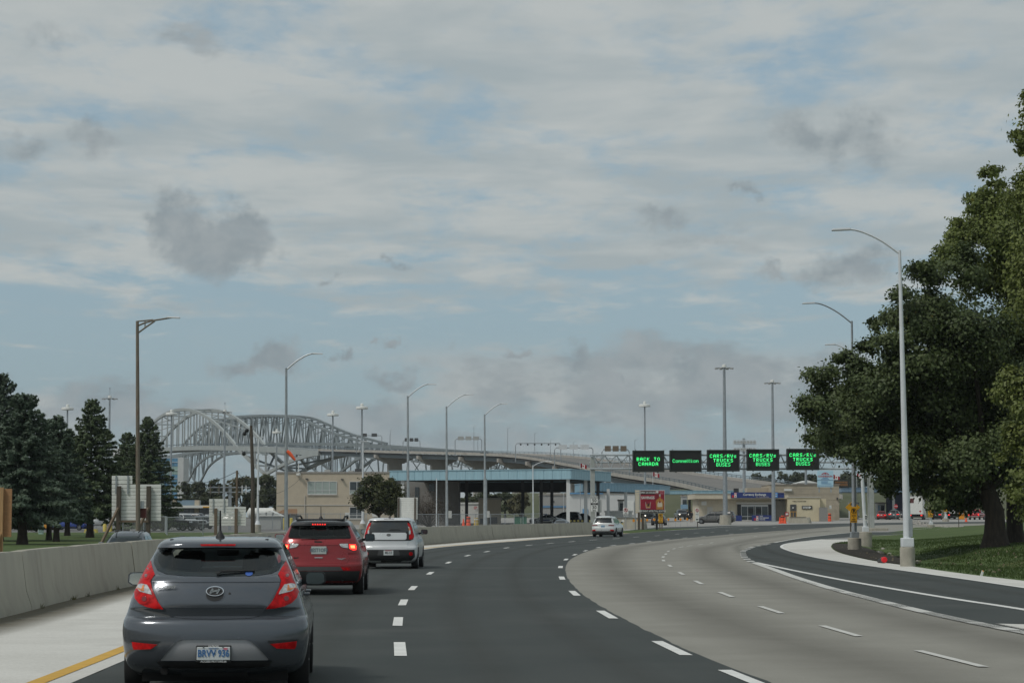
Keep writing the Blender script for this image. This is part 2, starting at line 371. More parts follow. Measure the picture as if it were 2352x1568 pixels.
def lowz(y): return zg(y)-.75+.72*max(0, min(1, (y-300)/60))
sheet('ground', [(-4000,-60),(4000,-60),(4000,9000),(-4000,9000)], 0, M_earth, base=lowz, knots=(150, 250, 300, 360, 430))
sheet('plaza_pavement', [(-24,150),(21.5,141),(150,141),(170,520),(-24,520)], -.006, M_plaza)
sheet('parking_lot', [(-170,200),(-24.01,200),(-24.01,420),(-170,420)], -.006, M_lot)
BB_in = offs(BBL, -.75)
lw = [p for p in BB_in if 96 < p.y < 176]
sheet('lawn', [(-130,-12),(-19,-12),(-19,95)]+[(p.x, p.y) for p in lw]+[(-9,176),(-16,196),(-24,212),(-130,212)], .0, M_grass)
opp = [p for p in BB_in if p.y <= 100]
sheet('road', [(-19,-12)]+[(p.x, p.y) for p in opp]+[(-19,100)], -.52, M_grey)
pave = [p for p in BB_in if 120 < p.y < 210]
sheet('pavement', [(p.x, p.y) for p in pave]+[(-6,214),(-12,185),(-15,160),(-11.5,125)], .008, M_conc)
# the carriageway, layer by layer
greyroad = sheet('road', [(p.x, p.y) for p in L2]+[(p.x, p.y) for p in reversed(L4)], .004, M_grey)
darkroad = sheet('road', [(p.x, p.y) for p in ragged(offs(E0, .18))]+[(p.x, p.y) for p in reversed(ragged(offs(L2, .16)))], .009, M_dark)
ramp = sheet('road', [(p.x, p.y) for p in offs(L4, -.1) if p.y < 215]+[(p.x, p.y) for p in reversed(RE)], .013, M_dark)
sheet('shoulder', [(p.x, p.y) for p in BBL]+[(p.x, p.y) for p in reversed(offs(E0, .18)) if p.y < 204], .013, M_conc)
sheet('shoulder', [(p.x, p.y) for p in offs(RE, -.05) if p.y < 157]+[(p.x, p.y) for p in reversed(SE)], .018, M_conc)
sheet('painted_gore', [(7.6,-12),(9.0,-12),(9.0,32.4),(7.45,33.4)], .019, M_conc)
gr = [p for p in offs(E0, -.2) if 203 < p.y < 300]
sheet('verge', [(p.x, p.y) for p in gr if p.y < 262]+[(p.x-3.4, p.y+3.5) for p in reversed(gr) if p.y < 250]+[(9.2,206)], .012, M_grass)
sheet('road', [(13,240),(22,238),(34,268),(48,297),(47,306),(30,290),(18,268)], .01, M_dark)

def line(name, P, w, m, parent, dz=.018, y0=-99, y1=999):
    P = [p for p in P if y0 <= p.y <= y1]; a, b = offs(P, -w/2), offs(P, w/2)
    v = [(q.x, q.y, zg(q.y)+dz) for p in zip(a, b) for q in p]
    me = bpy.data.meshes.new(name); me.from_pydata(v, [], [(2*i, 2*i+1, 2*i+3, 2*i+2) for i in range(len(P)-1)]); me.update()
    for pl in me.polygons:
        if pl.normal.z < 0: pl.flip()
    return put(name, me, m, parent)
def dash(P, c, L, w, m, parent, dz=.0155):
    i = min(range(len(P)), key=lambda k: (P[k]-c).length); t = (P[min(i+1,len(P)-1)]-P[max(i-1,0)]).normalized(); n = Vector((t.y, -t.x, 0))
    j = random.uniform(-.04, .04)
    q = [c-t*(L/2+j)-n*w/2, c+t*L/2-n*w/2, c+t*L/2+n*w/2, c-t*(L/2-j)+n*w/2]
    me = bpy.data.meshes.new('lane_dash'); me.from_pydata([(p.x, p.y, zg(p.y)+dz+(.01 if p.y > 145 else 0)) for p in q], [], [(3, 2, 1, 0)]); me.update()
    if me.polygons[0].normal.z < 0: me.polygons[0].flip()
    put('lane_dash', me, m, parent)
for c in L1p: dash(L1, c, 2.8, .15, M_white, darkroad)
for c in L2p[:18]: dash(L2, c, 2.9, .15, M_white, darkroad)
for c in L3p: dash(L3, c, 2.9, .115, M_whiteg, greyroad)
for y in [81.5+i*4.3 for i in range(13)]:
    i = min(range(len(L4)), key=lambda k: abs(L4[k].y-y)); dash(L4, L4[i], 1.9, .28, M_whiteg, greyroad)
line('edge_line', L4, .27, M_whiteg, greyroad, .019, -12, 79)
line('edge_line', L4, .2, M_whiteg, greyroad, .021, 139, 330)
line('edge_line', L5, .19, M_white, ramp)
line('edge_line', RE, .16, M_white, ramp, .024)
line('edge_line', offs(E0, -.16), .19, M_yellow, darkroad, .019, -12, 204)
line('edge_line', offs(E0, .3), .22, M_white, darkroad, .021, 226, 330)
# faint oil and tyre tracks along the lanes, and grit washed against the barrier
def streak_mat(name, col, k, sc):
    m = bpy.data.materials.new(name); m.use_nodes = True; t = m.node_tree; t.nodes.clear(); g = N('ShaderNodeNewGeometry', t); at = N('ShaderNodeAttribute', t); at.attribute_name = 'edge'
    f = mth('MULTIPLY', mth('MULTIPLY', at.outputs['Fac'], mth('ADD', .6, mth('MULTIPLY', noise(g.outputs['Position'], sc, 6, .65, .3, t), .6, tree=t), tree=t), tree=t), k, tree=t)
    d = N('ShaderNodeBsdfDiffuse', t); d.inputs[0].default_value = (*col, 1); tr = N('ShaderNodeBsdfTransparent', t); mx = N('ShaderNodeMixShader', t); lk(f, mx.inputs[0], t); lk(tr.outputs[0], mx.inputs[1], t); lk(d.outputs[0], mx.inputs[2], t)
    o = N('ShaderNodeOutputMaterial', t); lk(mx.outputs[0], o.inputs[0], t); return m
def streak(name, P, w, m, parent, dz=.019, y0=-12, y1=260, fade=(0,1,0)):
    P = [p for p in P if y0 <= p.y <= y1]; cols = [offs(P, w*k) for k in (-.5,0,.5)]; V = [(q.x,q.y,zg(q.y)+dz) for tr in zip(*cols) for q in tr]; F = []
    for i in range(len(P)-1): F += [(3*i,3*i+1,3*i+4,3*i+3),(3*i+1,3*i+2,3*i+5,3*i+4)]
    me = bpy.data.meshes.new(name); me.from_pydata(V, [], F); me.update()
    for pl in me.polygons:
        if pl.normal.z < 0: pl.flip()
    a = me.attributes.new('edge', 'FLOAT', 'POINT'); a.data.foreach_set('value', list(fade)*len(P)); return put(name, me, m, parent)
M_oil = streak_mat('oil track', (.09,.087,.078), .22, .8); M_dust = streak_mat('dusty track', (.12,.125,.118), .22, .8); M_grit = streak_mat('washed grit', (.17,.155,.12), .95, .8)
for o_ in (1.7,): streak('oil_track', offs(L2, o_), 2.2, M_oil, greyroad); streak('oil_track', offs(L3, o_), 2.2, M_oil, greyroad, y1=230)
for P_, s_ in ((L1,.95),(L1,2.45),(L1,-.95),(L1,-2.4),(RE,-1.),(RE,-2.4)): streak('tyre_track', offs(P_, s_), .75, M_dust, darkroad if P_ is L1 else ramp, y1=200)
streak('grit_band', offs(BBL, .55), 1.2, M_grit, None, .021, fade=(1,.75,0), y1=200)['kind'] = 'stuff'
# right-hand lawn: ditch beside the shoulder, then a gentle rise under the trees
def _edge():
    n = [gp(*p) for p in [(1973.5,1228),(2028,1222.5),(2076,1218),(2102,1211)]]
    return [Vector((p.x, p.y, 0)) for p in SE]+[Vector((p.x, p.y, 0)) for p in n]+[Vector(p) for p in ((60,285,0),(82,330,0),(120,360,0))]
LE = _edge(); LEa = np.array([(p.x, p.y) for p in LE]); A_, B_ = LEa[:-1], LEa[1:]
def edist(x, y):
    d = B_-A_; t = np.clip((((x-A_[:,0])*d[:,0]+(y-A_[:,1])*d[:,1])/(d**2).sum(1)), 0, 1)
    q = A_+d*t[:,None]; return math.sqrt(((q[:,0]-x)**2+(q[:,1]-y)**2).min())
def ss(a, b, x): t = max(0, min(1, (x-a)/(b-a))); return t*t*(3-2*t)
def lawnz(x, y):
    e = edist(x, y); dit = ss(66, 84, y)*(1-ss(122, 140, y))
    return zg(y)+.012-.38*dit*ss(1.4, 3.2, e)*(1-ss(3.6, 6.5, e))+.95*ss(2.5, 17, e)+.05*math.sin(x*.7+y*.23)*ss(1, 5, e)
pts = [Vector((p.x, p.y)) for p in LE]+[Vector((120,-12))]; k0 = len(pts); edges = [(i, (i+1) % k0) for i in range(k0)]
for ix in range(60):
    for iy in range(130):
        x, y = 12+(ix/60)**1.7*100+RS.uniform(-.2,.2), -10+iy*2.7+RS.uniform(-.5,.5)
        if LEa[0,0]-5 < x < 118: pts.append(Vector((x, y)))
vo, _, fo, *_r = geometry.delaunay_2d_cdt(pts, edges, [], 1, 1e-4)
me = bpy.data.meshes.new('lawn'); me.from_pydata([(v.x, v.y, lawnz(v.x, v.y) if edist(v.x, v.y) > .02 else zg(v.y)+.012) for v in vo], [], fo); me.update()
for pl in me.polygons:
    if pl.normal.z < 0: pl.flip()
me.shade_smooth(); rl = put('lawn', me, M_grass); rl['kind'] = 'structure'
# dark mulch on the bank of the ditch
def patch_on(name, poly, m, f, dz=.02, g=.8):
    P = [Vector(p) for p in poly]; k = len(P); E = [(i, (i+1) % k) for i in range(k)]
    xs, ys = [p.x for p in P], [p.y for p in P]
    y = min(ys)
    while y < max(ys):
        x = min(xs)
        while x < max(xs): P.append(Vector((x, y))); x += g
        y += g
    vo, _, fo, *_r = geometry.delaunay_2d_cdt(P, E, [], 1, 1e-4)
    me = bpy.data.meshes.new(name); me.from_pydata([(v.x, v.y, f(v.x, v.y)+dz) for v in vo], [], fo); me.update()
    for pl in me.polygons:
        if pl.normal.z < 0: pl.flip()
    me.shade_smooth(); return put(name, me, m)
mu = [p for p in SE if 74 < p.y < 134]
patch_on('mulch_bed', [(p.x+.06, p.y) for p in mu]+[(p.x+(3.1+.8*math.sin(i*1.3))*(.15+.85*math.sin(math.pi*(i+.5)/len(mu))), p.y) for i, p in list(enumerate(mu))[::-1]], M_mulch, lawnz, .03)['kind'] = 'structure'
# concrete barrier, cast in sections
M_barr = mat('barrier concrete', (.36,.34,.28), .9, var=.08, vscale=1.3, bump=.2, bscale=30, dirt=((.21,.195,.155), .75), stretch=(1.6, 1.6, .6))
M_byel = mat('barrier end yellow', (.62,.48,.12), .7, var=.1)
prof = [(0,-.55),(0,.08),(.10,.36),(.19,1.03),(.21,1.06),(.41,1.06),(.43,1.03),(.52,.36),(.62,.08),(.62,-.55)]   # offset leftwards, height
bar = thing('concrete_barrier', 'long pale concrete barrier curving beside the left shoulder', 'barrier', (BBL[0].x, BBL[0].y, 0)); o0 = bar.location.copy()
i = 0; nsec = 0
while i < len(BBL)-2:
    j = min(len(BBL)-1, i+7); seg = BBL[i:j+1]; m_ = MB(); rings = []
    jj = random.uniform(-.012, .012); 
    for k, p in enumerate(seg):
        t = (BBL[min(i+k+1,len(BBL)-1)]-BBL[max(i+k-1,0)]).normalized(); n = Vector((-t.y, t.x, 0))
        pp = p+(t*.022 if k == 0 else (-t*.022 if k == len(seg)-1 else Vector()))
        rings.append([tuple(pp+n*(a+jj)-o0+Vector((0,0,zg(p.y)+h-.012*(h > 1)*(k in (0, len(seg)-1))))) for a, h in prof])
    q = len(prof); vs = [v for r in rings for v in r]
    fs = [(a*q+b, (a+1)*q+b, (a+1)*q+b+1, a*q+b+1) for a in range(len(seg)-1) for b in range(q-1)]+[tuple(range(q)), tuple((len(seg)-1)*q+b for b in range(q))[::-1]]
    m_.add(vs, fs).build('barrier_section', M_barr, bar, 35); nsec += 1; i = j
e = BBL[-1]-o0; MB().box(e.x-.72, e.x+.06, e.y+.02, e.y+.1, zg(203), zg(203)+1.08).build('end_board', M_byel, bar)
# ================================================================ vehicles
def paint(name, col, metal=.45, rough=.33):
    m = mat('paint '+name, col, rough, metal, coat=.7, var=.03, vscale=1.2); m.node_tree.nodes['Principled BSDF'].inputs['Coat Roughness'].default_value = .035; return m
M_tyre = mat('tyre rubber', (.016,.016,.016), .85, var=.2, vscale=20)
M_rim = mat('alloy rim', (.42,.43,.44), .35, .8)
M_blk = mat('black plastic', (.018,.019,.02), .6, var=.15, vscale=8)
M_dgrey = mat('grey plastic', (.06,.062,.064), .55, var=.1, vscale=8)
M_int = mat('car interior', (.03,.032,.034), .9)
M_seat = mat('seat cloth', (.022,.022,.024), .95)
M_chrome = mat('chrome', (.7,.71,.72), .16, 1.)
M_red = mat('red lens', (.47,.003,.005), .35, coat=.12, var=.35, vscale=16, spec=.2)
M_redd = mat('dark red lens', (.16,.006,.008), .12, coat=1.)
M_redlit = mat('lit brake lamp', (.6,.01,.01), .2, emit=(1.,.03,.02), es=1.6)
M_redhot = mat('lit brake bulb', (.9,.3,.2), .2, emit=(1.,.20,.06), es=3.2)
M_clear = mat('clear lens', (.55,.56,.56), .12, .3, coat=1., var=.35, vscale=22)
M_amber = mat('amber lens', (.70,.22,.05), .14, .1, coat=1., var=.3, vscale=25)
M_head = mat('headlamp glass', (.5,.52,.54), .1, .5, coat=1., var=.3, vscale=12)
M_headlit = mat('lit headlamp', (1,.95,.85), .2, emit=(1,.9,.72), es=3.)
M_plate = mat('plate white', (.62,.66,.66), .5, var=.05)
M_plateb = mat('plate blue', (.06,.17,.38), .5)
M_under = mat('underbody', (.008,.008,.008), .95)
M_glass = glassmat('tinted glass', (.72,.77,.76), .95)
M_glassd = glassmat('privacy glass', (.12,.13,.13), .55, ior=1.4)
M_wind = glassmat('windscreen glass', (.78,.84,.82), .92)
M_mirrd = mat('mirror dark reflection', (.16,.19,.20), .08, 1.)  # right-hand mirrors: a dark reflection put into the glass colour
M_mirror = mat('mirror glass', (.62,.68,.70), .06, 1.)
def pchip(xs, ys):
    xs, ys = np.array(xs, float), np.array(ys, float); h = np.diff(xs); dl = np.diff(ys)/h; m = np.zeros(len(xs)); m[0], m[-1] = dl[0], dl[-1]
    for i in range(1, len(xs)-1):
        m[i] = 0 if dl[i-1]*dl[i] <= 0 else 2*dl[i-1]*dl[i]/(dl[i-1]+dl[i])
    def f(x):
        i = int(np.clip(np.searchsorted(xs, x)-1, 0, len(h)-1)); t = min(1, max(0, (x-xs[i])/h[i]))
        return float((2*t**3-3*t*t+1)*ys[i]+(t**3-2*t*t+t)*h[i]*m[i]+(-2*t**3+3*t*t)*ys[i+1]+(t**3-t*t)*h[i]*m[i+1])
    return f
class Shape:
    """a car body as horizontal slices: height, half width, rear y, front y, rear and front corner depth"""
    def __init__(s, rows, n=2.7):
        s.rows = rows; s.n = n; z = [r[0] for r in rows]
        s.W, s.Rr, s.F, s.cr, s.cf = [pchip(z, [r[k] for r in rows]) for k in range(1, 6)]
    def sup(s, x, W): return 1-max(0, 1-min(1, abs(x)/W)**s.n)**(1/s.n)
    def rear(s, x, z): return s.Rr(z)+s.cr(z)*s.sup(x, s.W(z))
    def front(s, x, z): return s.F(z)-s.cf(z)*s.sup(x, s.W(z))
    def mesh(s, sub=3, nu=21, ns=9):
        zs = []
        for a, b in zip(s.rows, s.rows[1:]): zs += [a[0]+(b[0]-a[0])*i/sub for i in range(sub)]
        zs.append(s.rows[-1][0]); T = [math.sin(math.pi/2*(2*i/(nu-1)-1)) for i in range(nu)]; m = MB(); k = 0
        for z in zs:
            w = s.W(z); a, b = s.Rr(z)+s.cr(z), s.F(z)-s.cf(z)
            loop = [(w*t, s.rear(w*t, z), z) for t in T]+[(w, a+(b-a)*i/ns, z) for i in range(1, ns)]
            loop += [(-w*t, s.front(w*t, z), z) for t in T]+[(-w, b+(a-b)*i/ns, z) for i in range(1, ns)]
            k = len(loop); m.v += loop
        for i in range(len(zs)-1): m.f += [(i*k+j, i*k+(j+1) % k, (i+1)*k+(j+1) % k, (i+1)*k+j) for j in range(k)]
        m.f += [tuple(range(k))[::-1], tuple((len(zs)-1)*k+j for j in range(k))]
        return m
def boolean(ob, cutter_mb, cm, op='DIFFERENCE'):
    cme = cutter_mb.mesh(); cme.materials.append(cm); c = bpy.data.objects.new('cutter', cme); w_ob = bpy.data.objects.new('w', ob.data)
    TSC.collection.objects.link(c); TSC.collection.objects.link(w_ob)
    md = w_ob.modifiers.new('b', 'BOOLEAN'); md.object = c; md.operation = op; md.solver = 'EXACT'
    try: md.material_mode = 'TRANSFER'
    except Exception: pass
    me = evaluated(w_ob); bpy.data.objects.remove(w_ob)
    if len(me.polygons) > 20: ob.data = me
    bpy.data.objects.remove(c)
    ob.data.shade_smooth(); ob.data.set_sharp_from_angle(angle=R(32))
def surf_patch(name, poly, fn, off, m, parent, g=.05, skirt=.03, sgn=-1, clampW=None):
    """an outline in (x,z) laid on a surface y = fn(x,z), off proud, with a turned-in rim"""
    if clampW:
        poly = [(max(-clampW(z)*.992, min(clampW(z)*.992, x)), z) for x, z in poly]
    P = []
    for i, a in enumerate(poly):
        b = poly[(i+1) % len(poly)]; L = math.hypot(b[0]-a[0], b[1]-a[1]); n = max(1, int(L/g))
        P += [Vector((a[0]+(b[0]-a[0])*j/n, a[1]+(b[1]-a[1])*j/n)) for j in range(n)]
    k = len(P); E = [(i, (i+1) % k) for i in range(k)]
    xs, zs = [p.x for p in P], [p.y for p in P]; z = min(zs)+g/2
    while z < max(zs):
        x = min(xs)+g/2
        while x < max(xs): P.append(Vector((x, z))); x += g
        z += g
    vo, _, fo, *_r = geometry.delaunay_2d_cdt(P, E, [], 1, 1e-5)
    V = [(v.x, fn(v.x, v.y)+sgn*off, v.y) for v in vo]; F = [tuple(f) for f in fo]
    cnt = {}
    for f in F:
        for a, b in zip(f, f[1:]+f[:1]): cnt[(a, b)] = 1
    bd = [(a, b) for (a, b) in cnt if (b, a) not in cnt]; mp = {}
    for a, b in bd:
        for q in (a, b):
            if q not in mp: mp[q] = len(V); V.append((V[q][0], V[q][1]-sgn*skirt, V[q][2]))
        F.append((b, a, mp[a], mp[b]))
    mb = MB(); mb.v, mb.f = V, F
    return mb.build(name, m, parent, 40)
def side_patch(name, poly, sh, off, m, parent, side, skirt=.02):
    """an outline in (y,z) on a flank"""
    o = surf_patch(name, poly, lambda y, z: sh.W(z), off, m, parent, .12, skirt, sgn=1)
    for v in o.data.vertices: y, x, z = v.co.x, v.co.y, v.co.z; v.co = (x*side, y, z)
    if side > 0:
        o.data.flip_normals()
    return o
WHEELS = {}
def wheel(parent, x, y, r, w, spokes=5, rimm=None, name='wheel'):
    key = (r, w, spokes)
    if key not in WHEELS:
        t = MB(); h = w/2
        t.lathe([(r*.66,-h*.9),(r*.72,-h),(r*.94,-h),(r*.99,-h*.75),(r,0),(r*.99,h*.75),(r*.94,h),(r*.72,h),(r*.66,h*.9),(r*.62,0),(r*.66,-h*.9)], 28, axis='x')
        tm = t.mesh('tyre', 40)
        q = MB(); q.lathe([(r*.67,-h*.8),(r*.67,h*.85),(r*.62,h*.9),(r*.6,h*.45),(r*.6,-h*.8)], 24, axis='x')
        q.lathe([(.001,h*.72),(r*.16,h*.7),(r*.17,h*.3),(.001,h*.3)], 12, axis='x')
        for i in range(spokes):
            a = 2*math.pi*i/spokes; c, s_ = math.cos(a), math.sin(a)
            q.beam((h*.55, c*r*.1, s_*r*.1), (h*.7, c*r*.63, s_*r*.63), r*.17, h*.2)
        q.lathe([(.001,-h*.2),(r*.45,-h*.2),(r*.45,-h*.1),(.001,-h*.1)], 14, axis='x')
        WHEELS[key] = (tm, q.mesh('rim', 40))
    tm, rm = WHEELS[key]
    o = put(name, tm, M_tyre, parent, (x, y, r)); c = put('rim', rm, rimm or M_rim, o)
    if x < 0: o.rotation_euler = (0, 0, math.pi)
    return o
def wheels(parent, sh, y0, y1, r, w, track, rimm=None, spokes=5):
    for y in (y0, y1):
        for s_ in (-1, 1): wheel(parent, s_*(track-w/2+.02), y, r, w, spokes, rimm)
def arch_cut(mb, y0, y1, r, half):
    for y in (y0, y1):
        for s_ in (-1, 1):
            mb.lathe([(.001, s_*(half-.32)),(r*1.13, s_*(half-.32)),(r*1.13, s_*(half+.3)),(.001, s_*(half+.3))], 26, (0, y, r*1.02), 'x')
    return mb
def mirror(parent, s_, x, y, z, w, h, m):
    gm = M_mirror if s_ < 0 else M_mirrd
    P = [(-w/2,-h*.25),(-w*.42,-h*.5),(w*.3,-h*.5),(w*.5,-h*.28),(w*.48,h*.3),(w*.36,h*.48),(-w*.38,h*.5),(-w*.5,h*.3)]
    P = [(a*s_, b) for a, b in P]; mb = MB(); n = len(P)
    vs = [(x+a, y, z+b) for a, b in P]+[(x+a, y+.06, z+b) for a, b in P]+[(x+a*.6, y+.14, z+b*.6) for a, b in P]
    mb.add(vs, [tuple(range(n)), tuple(range(3*n-1, 2*n-1, -1))]+[(k*n+i, (k+1)*n+i, (k+1)*n+(i+1) % n, k*n+(i+1) % n) for k in (0, 1) for i in range(n)])
    mb.beam((x-s_*w*.35, y+.07, z-h*.2), (x-s_*w*.85, y+.08, z-h*.35), .05, .06)
    o = mb.build('wing_mirror', m, parent, 40)
    q = MB(); q.add([(x+a*.86, y-.006, z+b*.84) for a, b in P], [tuple(range(n))]); q.build('mirror_glass', gm, o)
def antenna(parent, y, z, L=.19):
    m = MB(); m.lathe([(.045,0),(.04,.02),(.02,.05),(.012,.07)], 10, (0, y, z)); m.tube([(0,y,z+.06),(0,y-.03,z+.06+L)], [.011,.008], 6); m.build('antenna', M_blk, parent, 40)
def seats(parent, y, z0, zt, xs, w=.44, hr=True):
    for x in xs:
        m = MB(); m.box(x-w/2, x+w/2, y, y+.14, z0, zt); 
        if hr: m.box(x-.13, x+.13, y+.02, y+.12, zt+.03, zt+.20)
        m.build('seat', M_seat, parent, 0, .03)
def plate(parent, x, y, z, w, h, s, m=None, tm=None, size=None, tilt=0.):
    o = MB().box(-w/2, w/2, -.004, .012, -h/2, h/2).build('number_plate', m or M_plate, parent, 0, .004); o.location = (x, y, z); o.rotation_euler = (tilt, 0, 0)
    if s: text(s, size or h*.62, tm or M_plateb, o, 'plate_number', (0, -.007, 0), bold=.002, sx_=.78)
    return o
# ---- grey hatchback, nearest car
def tracer(x0, y0, k, d0, cen, sh):
    """outline points of the photograph's enlargement to metres on the car's tail"""
    def A(zx, zy):
        z = .9; x = 0
        for _ in range(4):
            d = d0+sh.Rr(max(sh.rows[0][0], min(sh.rows[-1][0], z)))
            z = 1.65-(y0+k*zy-2067)*d/8600; x = (zx-cen(zy))*k*d/8600
        return (x, z)
    return A
def poly(A, pts): return [A(*p) for p in pts]
def mirr(P): return [(-x, z) for x, z in P][::-1]
L = 4.12
acc_sh = Shape([(.18,.68,.34,L-.3,.3,.35),(.24,.77,.17,L-.14,.32,.4),(.33,.815,.05,L-.03,.34,.45),(.48,.842,.0,L,.36,.5),(.62,.852,.004,L-.01,.36,.5),(.70,.845,.025,L-.04,.36,.5),
    (.735,.835,.075,L-.06,.34,.5),(.75,.83,.115,L-.07,.32,.5),(.80,.812,.105,L-.1,.34,.5),(.83,.803,.085,L-.13,.36,.5),(.90,.785,.10,L-.2,.36,.5),(.98,.757,.125,L-.42,.36,.5),(1.03,.733,.15,L-1.0,.34,.5),(1.08,.712,.175,L-1.2,.33,.45),(1.12,.697,.235,L-1.27,.3,.4),
    (1.22,.652,.395,L-1.48,.28,.35),(1.32,.606,.55,L-1.72,.26,.3),(1.352,.59,.585,L-1.8,.25,.3),(1.368,.583,.50,L-1.85,.28,.3),(1.40,.565,.505,L-1.95,.3,.3),(1.435,.525,.60,L-2.1,.3,.3),(1.455,.46,.82,L-2.25,.3,.3),(1.462,.38,1.0,L-2.4,.3,.3)])
M_acc = paint('graphite', (.108,.12,.137), .5, .22)
car = thing('hatchback_car', 'dark grey hatchback with red wraparound tail lights, nearest car in the left lane', 'car', (-2.70, 19.62, 0), R(4.5))
body = acc_sh.mesh(3, 29).build('body', M_acc, car, 32)
cx = lambda zy: float(np.interp(zy, [470,523,640,880,1330], [905,888,884,871,864]))
A = tracer(400, 1900, .52994, 19.62, cx, acc_sh)
gl = poly(A, [(400,606),(436,566),(560,549),(760,541),(893,539),(1020,541),(1225,552),(1345,574),(1388,608),(1388,655),(1340,712),(1290,736),(1180,751),(893,756),(640,751),(505,738),(436,712),(402,660)])
cg = np.mean(gl, axis=0); cut = [((x-cg[0])*.93+cg[0], (z-cg[1])*.86+cg[1]+.006) for x, z in gl]
boolean(body, MB().prism(cut, -.6, 3.4), M_int); boolean(body, arch_cut(MB(), .80, 3.36, .305, .84), M_under)
surf_patch('rear_window', gl, acc_sh.rear, .008, M_glass, car, .06)
surf_patch('windscreen', [(-.52,1.12),(.52,1.12),(.44,1.36),(-.44,1.36)], acc_sh.front, .01, M_wind, car, .1, sgn=1)
lampR = poly(A, [(1392,640),(1372,682),(1340,742),(1366,792),(1350,842),(1300,940),(1252,1003),(1320,998),(1385,985),(1440,962),(1478,925),(1494,880),(1496,835),(1480,780),(1450,735),(1420,690)])
clrR = poly(A, [(1388,820),(1440,812),(1478,822),(1482,850),(1440,872),(1345,893),(1352,872)])
ambR = poly(A, [(1412,822),(1470,822),(1479,846),(1432,866),(1408,868)])
for s_ in (1, -1):
    f = (lambda P: P) if s_ > 0 else mirr
    lp = surf_patch('tail_light', f(lampR), acc_sh.rear, .014, M_red, car, .04, clampW=acc_sh.W)
    surf_patch('reversing_light', f(clrR), acc_sh.rear, .020, M_clear, lp, .04, clampW=acc_sh.W)
    surf_patch('indicator', f(ambR), acc_sh.rear, .024, M_amber, lp, .04, clampW=acc_sh.W)
    for (zx, zy, r_) in ((1408,752,30),(1402,925,42)):
        c = A(zx, zy); k_ = r_*.00121
        for q, mm in ((1., M_red), (.45, M_redd)):
            ring = [(s_*(c[0]+k_*q*math.cos(a)), c[1]+k_*q*math.sin(a)) for a in [i*math.pi/7 for i in range(14)]]
            surf_patch('lamp_reflector', ring[::s_], acc_sh.rear, .017+.004*(q < 1), mm, lp, .03, .01)
tg = poly(A, [(432,742),(400,790),(420,850),(500,1000),(522,1040),(560,1058),(640,1070),(893,1076),(1130,1070),(1190,1055),(1222,1036),(1246,1000),(1340,842),(1356,792),(1334,745),(1290,752),(1180,764),(893,768),(640,764),(505,752)])
tgo = surf_patch('tailgate', tg, acc_sh.rear, .007, M_acc, car, .05, .05)
surf_patch('crease', poly(A, [(398,794),(1358,794),(1357,801),(402,801)]), acc_sh.rear, .012, M_acc, tgo, .06)
em = A(870, 886); E_ = lambda rx, rz, dz=0., n=22: [(em[0]+rx*math.cos(2*math.pi*i/n), em[1]+dz+rz*math.sin(2*math.pi*i/n)) for i in range(n)]
h_ = surf_patch('badge_recess', E_(.094,.075), acc_sh.rear, .010, M_acc, tgo, .04, .02)
surf_patch('release_recess', E_(.080,.056,-.012), acc_sh.rear, .0125, M_blk, tgo, .04, .01)
surf_patch('badge', E_(.082,.045,.024), acc_sh.rear, .022, M_chrome, tgo, .04, .02)
surf_patch('badge_field', E_(.073,.037,.024), acc_sh.rear, .026, M_blk, tgo, .04, .01)
ey = acc_sh.rear(em[0], em[1]+.024)-.032; hb = MB()
for a, b in (((-.042,-.022),(-.018,.024)), ((.018,-.024),(.042,.022)), ((-.03,-.004),(.03,.006))):
    hb.beam((em[0]+a[0], ey, em[1]+.024+a[1]), (em[0]+b[0], ey, em[1]+.024+b[1]), .006, .017)
hb.build('emblem', M_chrome, tgo)
a_ = A(506, 838); t = text('ACCENT', .034, M_chrome, tgo, 'lettering', (a_[0], acc_sh.rear(a_[0]+.06, a_[1])-.022, a_[1]), (R(90),0,R(-9)), sx_=1.35, shear=.25, bold=.0006)
k_ = A(980, 885); MB().lathe([(.001,-.004),(.011,-.004),(.013,.01)], 12, (k_[0], acc_sh.rear(*k_)-.008, k_[1]), 'y').build('lock', M_dgrey, tgo)
w0, w1, w2 = A(890,742), A(870,722), A(1165,716)
wp = MB(); wp.tube([(w0[0], acc_sh.rear(*w0)-.03, w0[1]),(w1[0]+.06, acc_sh.rear(*w1)-.045, w1[1]+.004),(w2[0], acc_sh.rear(*w2)-.03, w2[1]+.002)], [.016,.013,.009], 6)
wp.tube([(w1[0], acc_sh.rear(*w1)-.02, w1[1]-.012),(w2[0], acc_sh.rear(*w2)-.02, w2[1]-.006)], .008, 6); wp.build('wiper', M_blk, car)
b_ = poly(A, [(757,516),(1022,516),(1016,530),(764,530)]); surf_patch('brake_light', b_, acc_sh.rear, .012, M_red, car, .05)
for s_ in (1, -1):
    P = poly(A, [(1284,1264),(1482,1248),(1478,1285),(1466,1306),(1332,1298)])
    surf_patch('reflector', P if s_ > 0 else mirr(P), acc_sh.rear, .010, M_red, car, .05, clampW=acc_sh.W)
    P = poly(A, [(1262,1240),(1500,1232),(1492,1248),(1284,1260)])
    surf_patch('bumper_recess', P if s_ > 0 else mirr(P), acc_sh.rear, .005, M_blk, car, .05, clampW=acc_sh.W)
    rl_ = A(1332, 498); MB().beam((s_*.445, .72, 1.437), (s_*.43, 2.0, 1.458), .03, .015).build('roof_strip', M_blk, car)
val = surf_patch('bumper_insert', poly(A, [(585,1236),(640,1228),(1090,1228),(1150,1236),(1210,1290),(1268,1375),(1268,1384),(470,1384),(470,1375),(535,1290)]), acc_sh.rear, .006, paint('graphite light', (.42,.425,.44), .3, .42), car, .05)
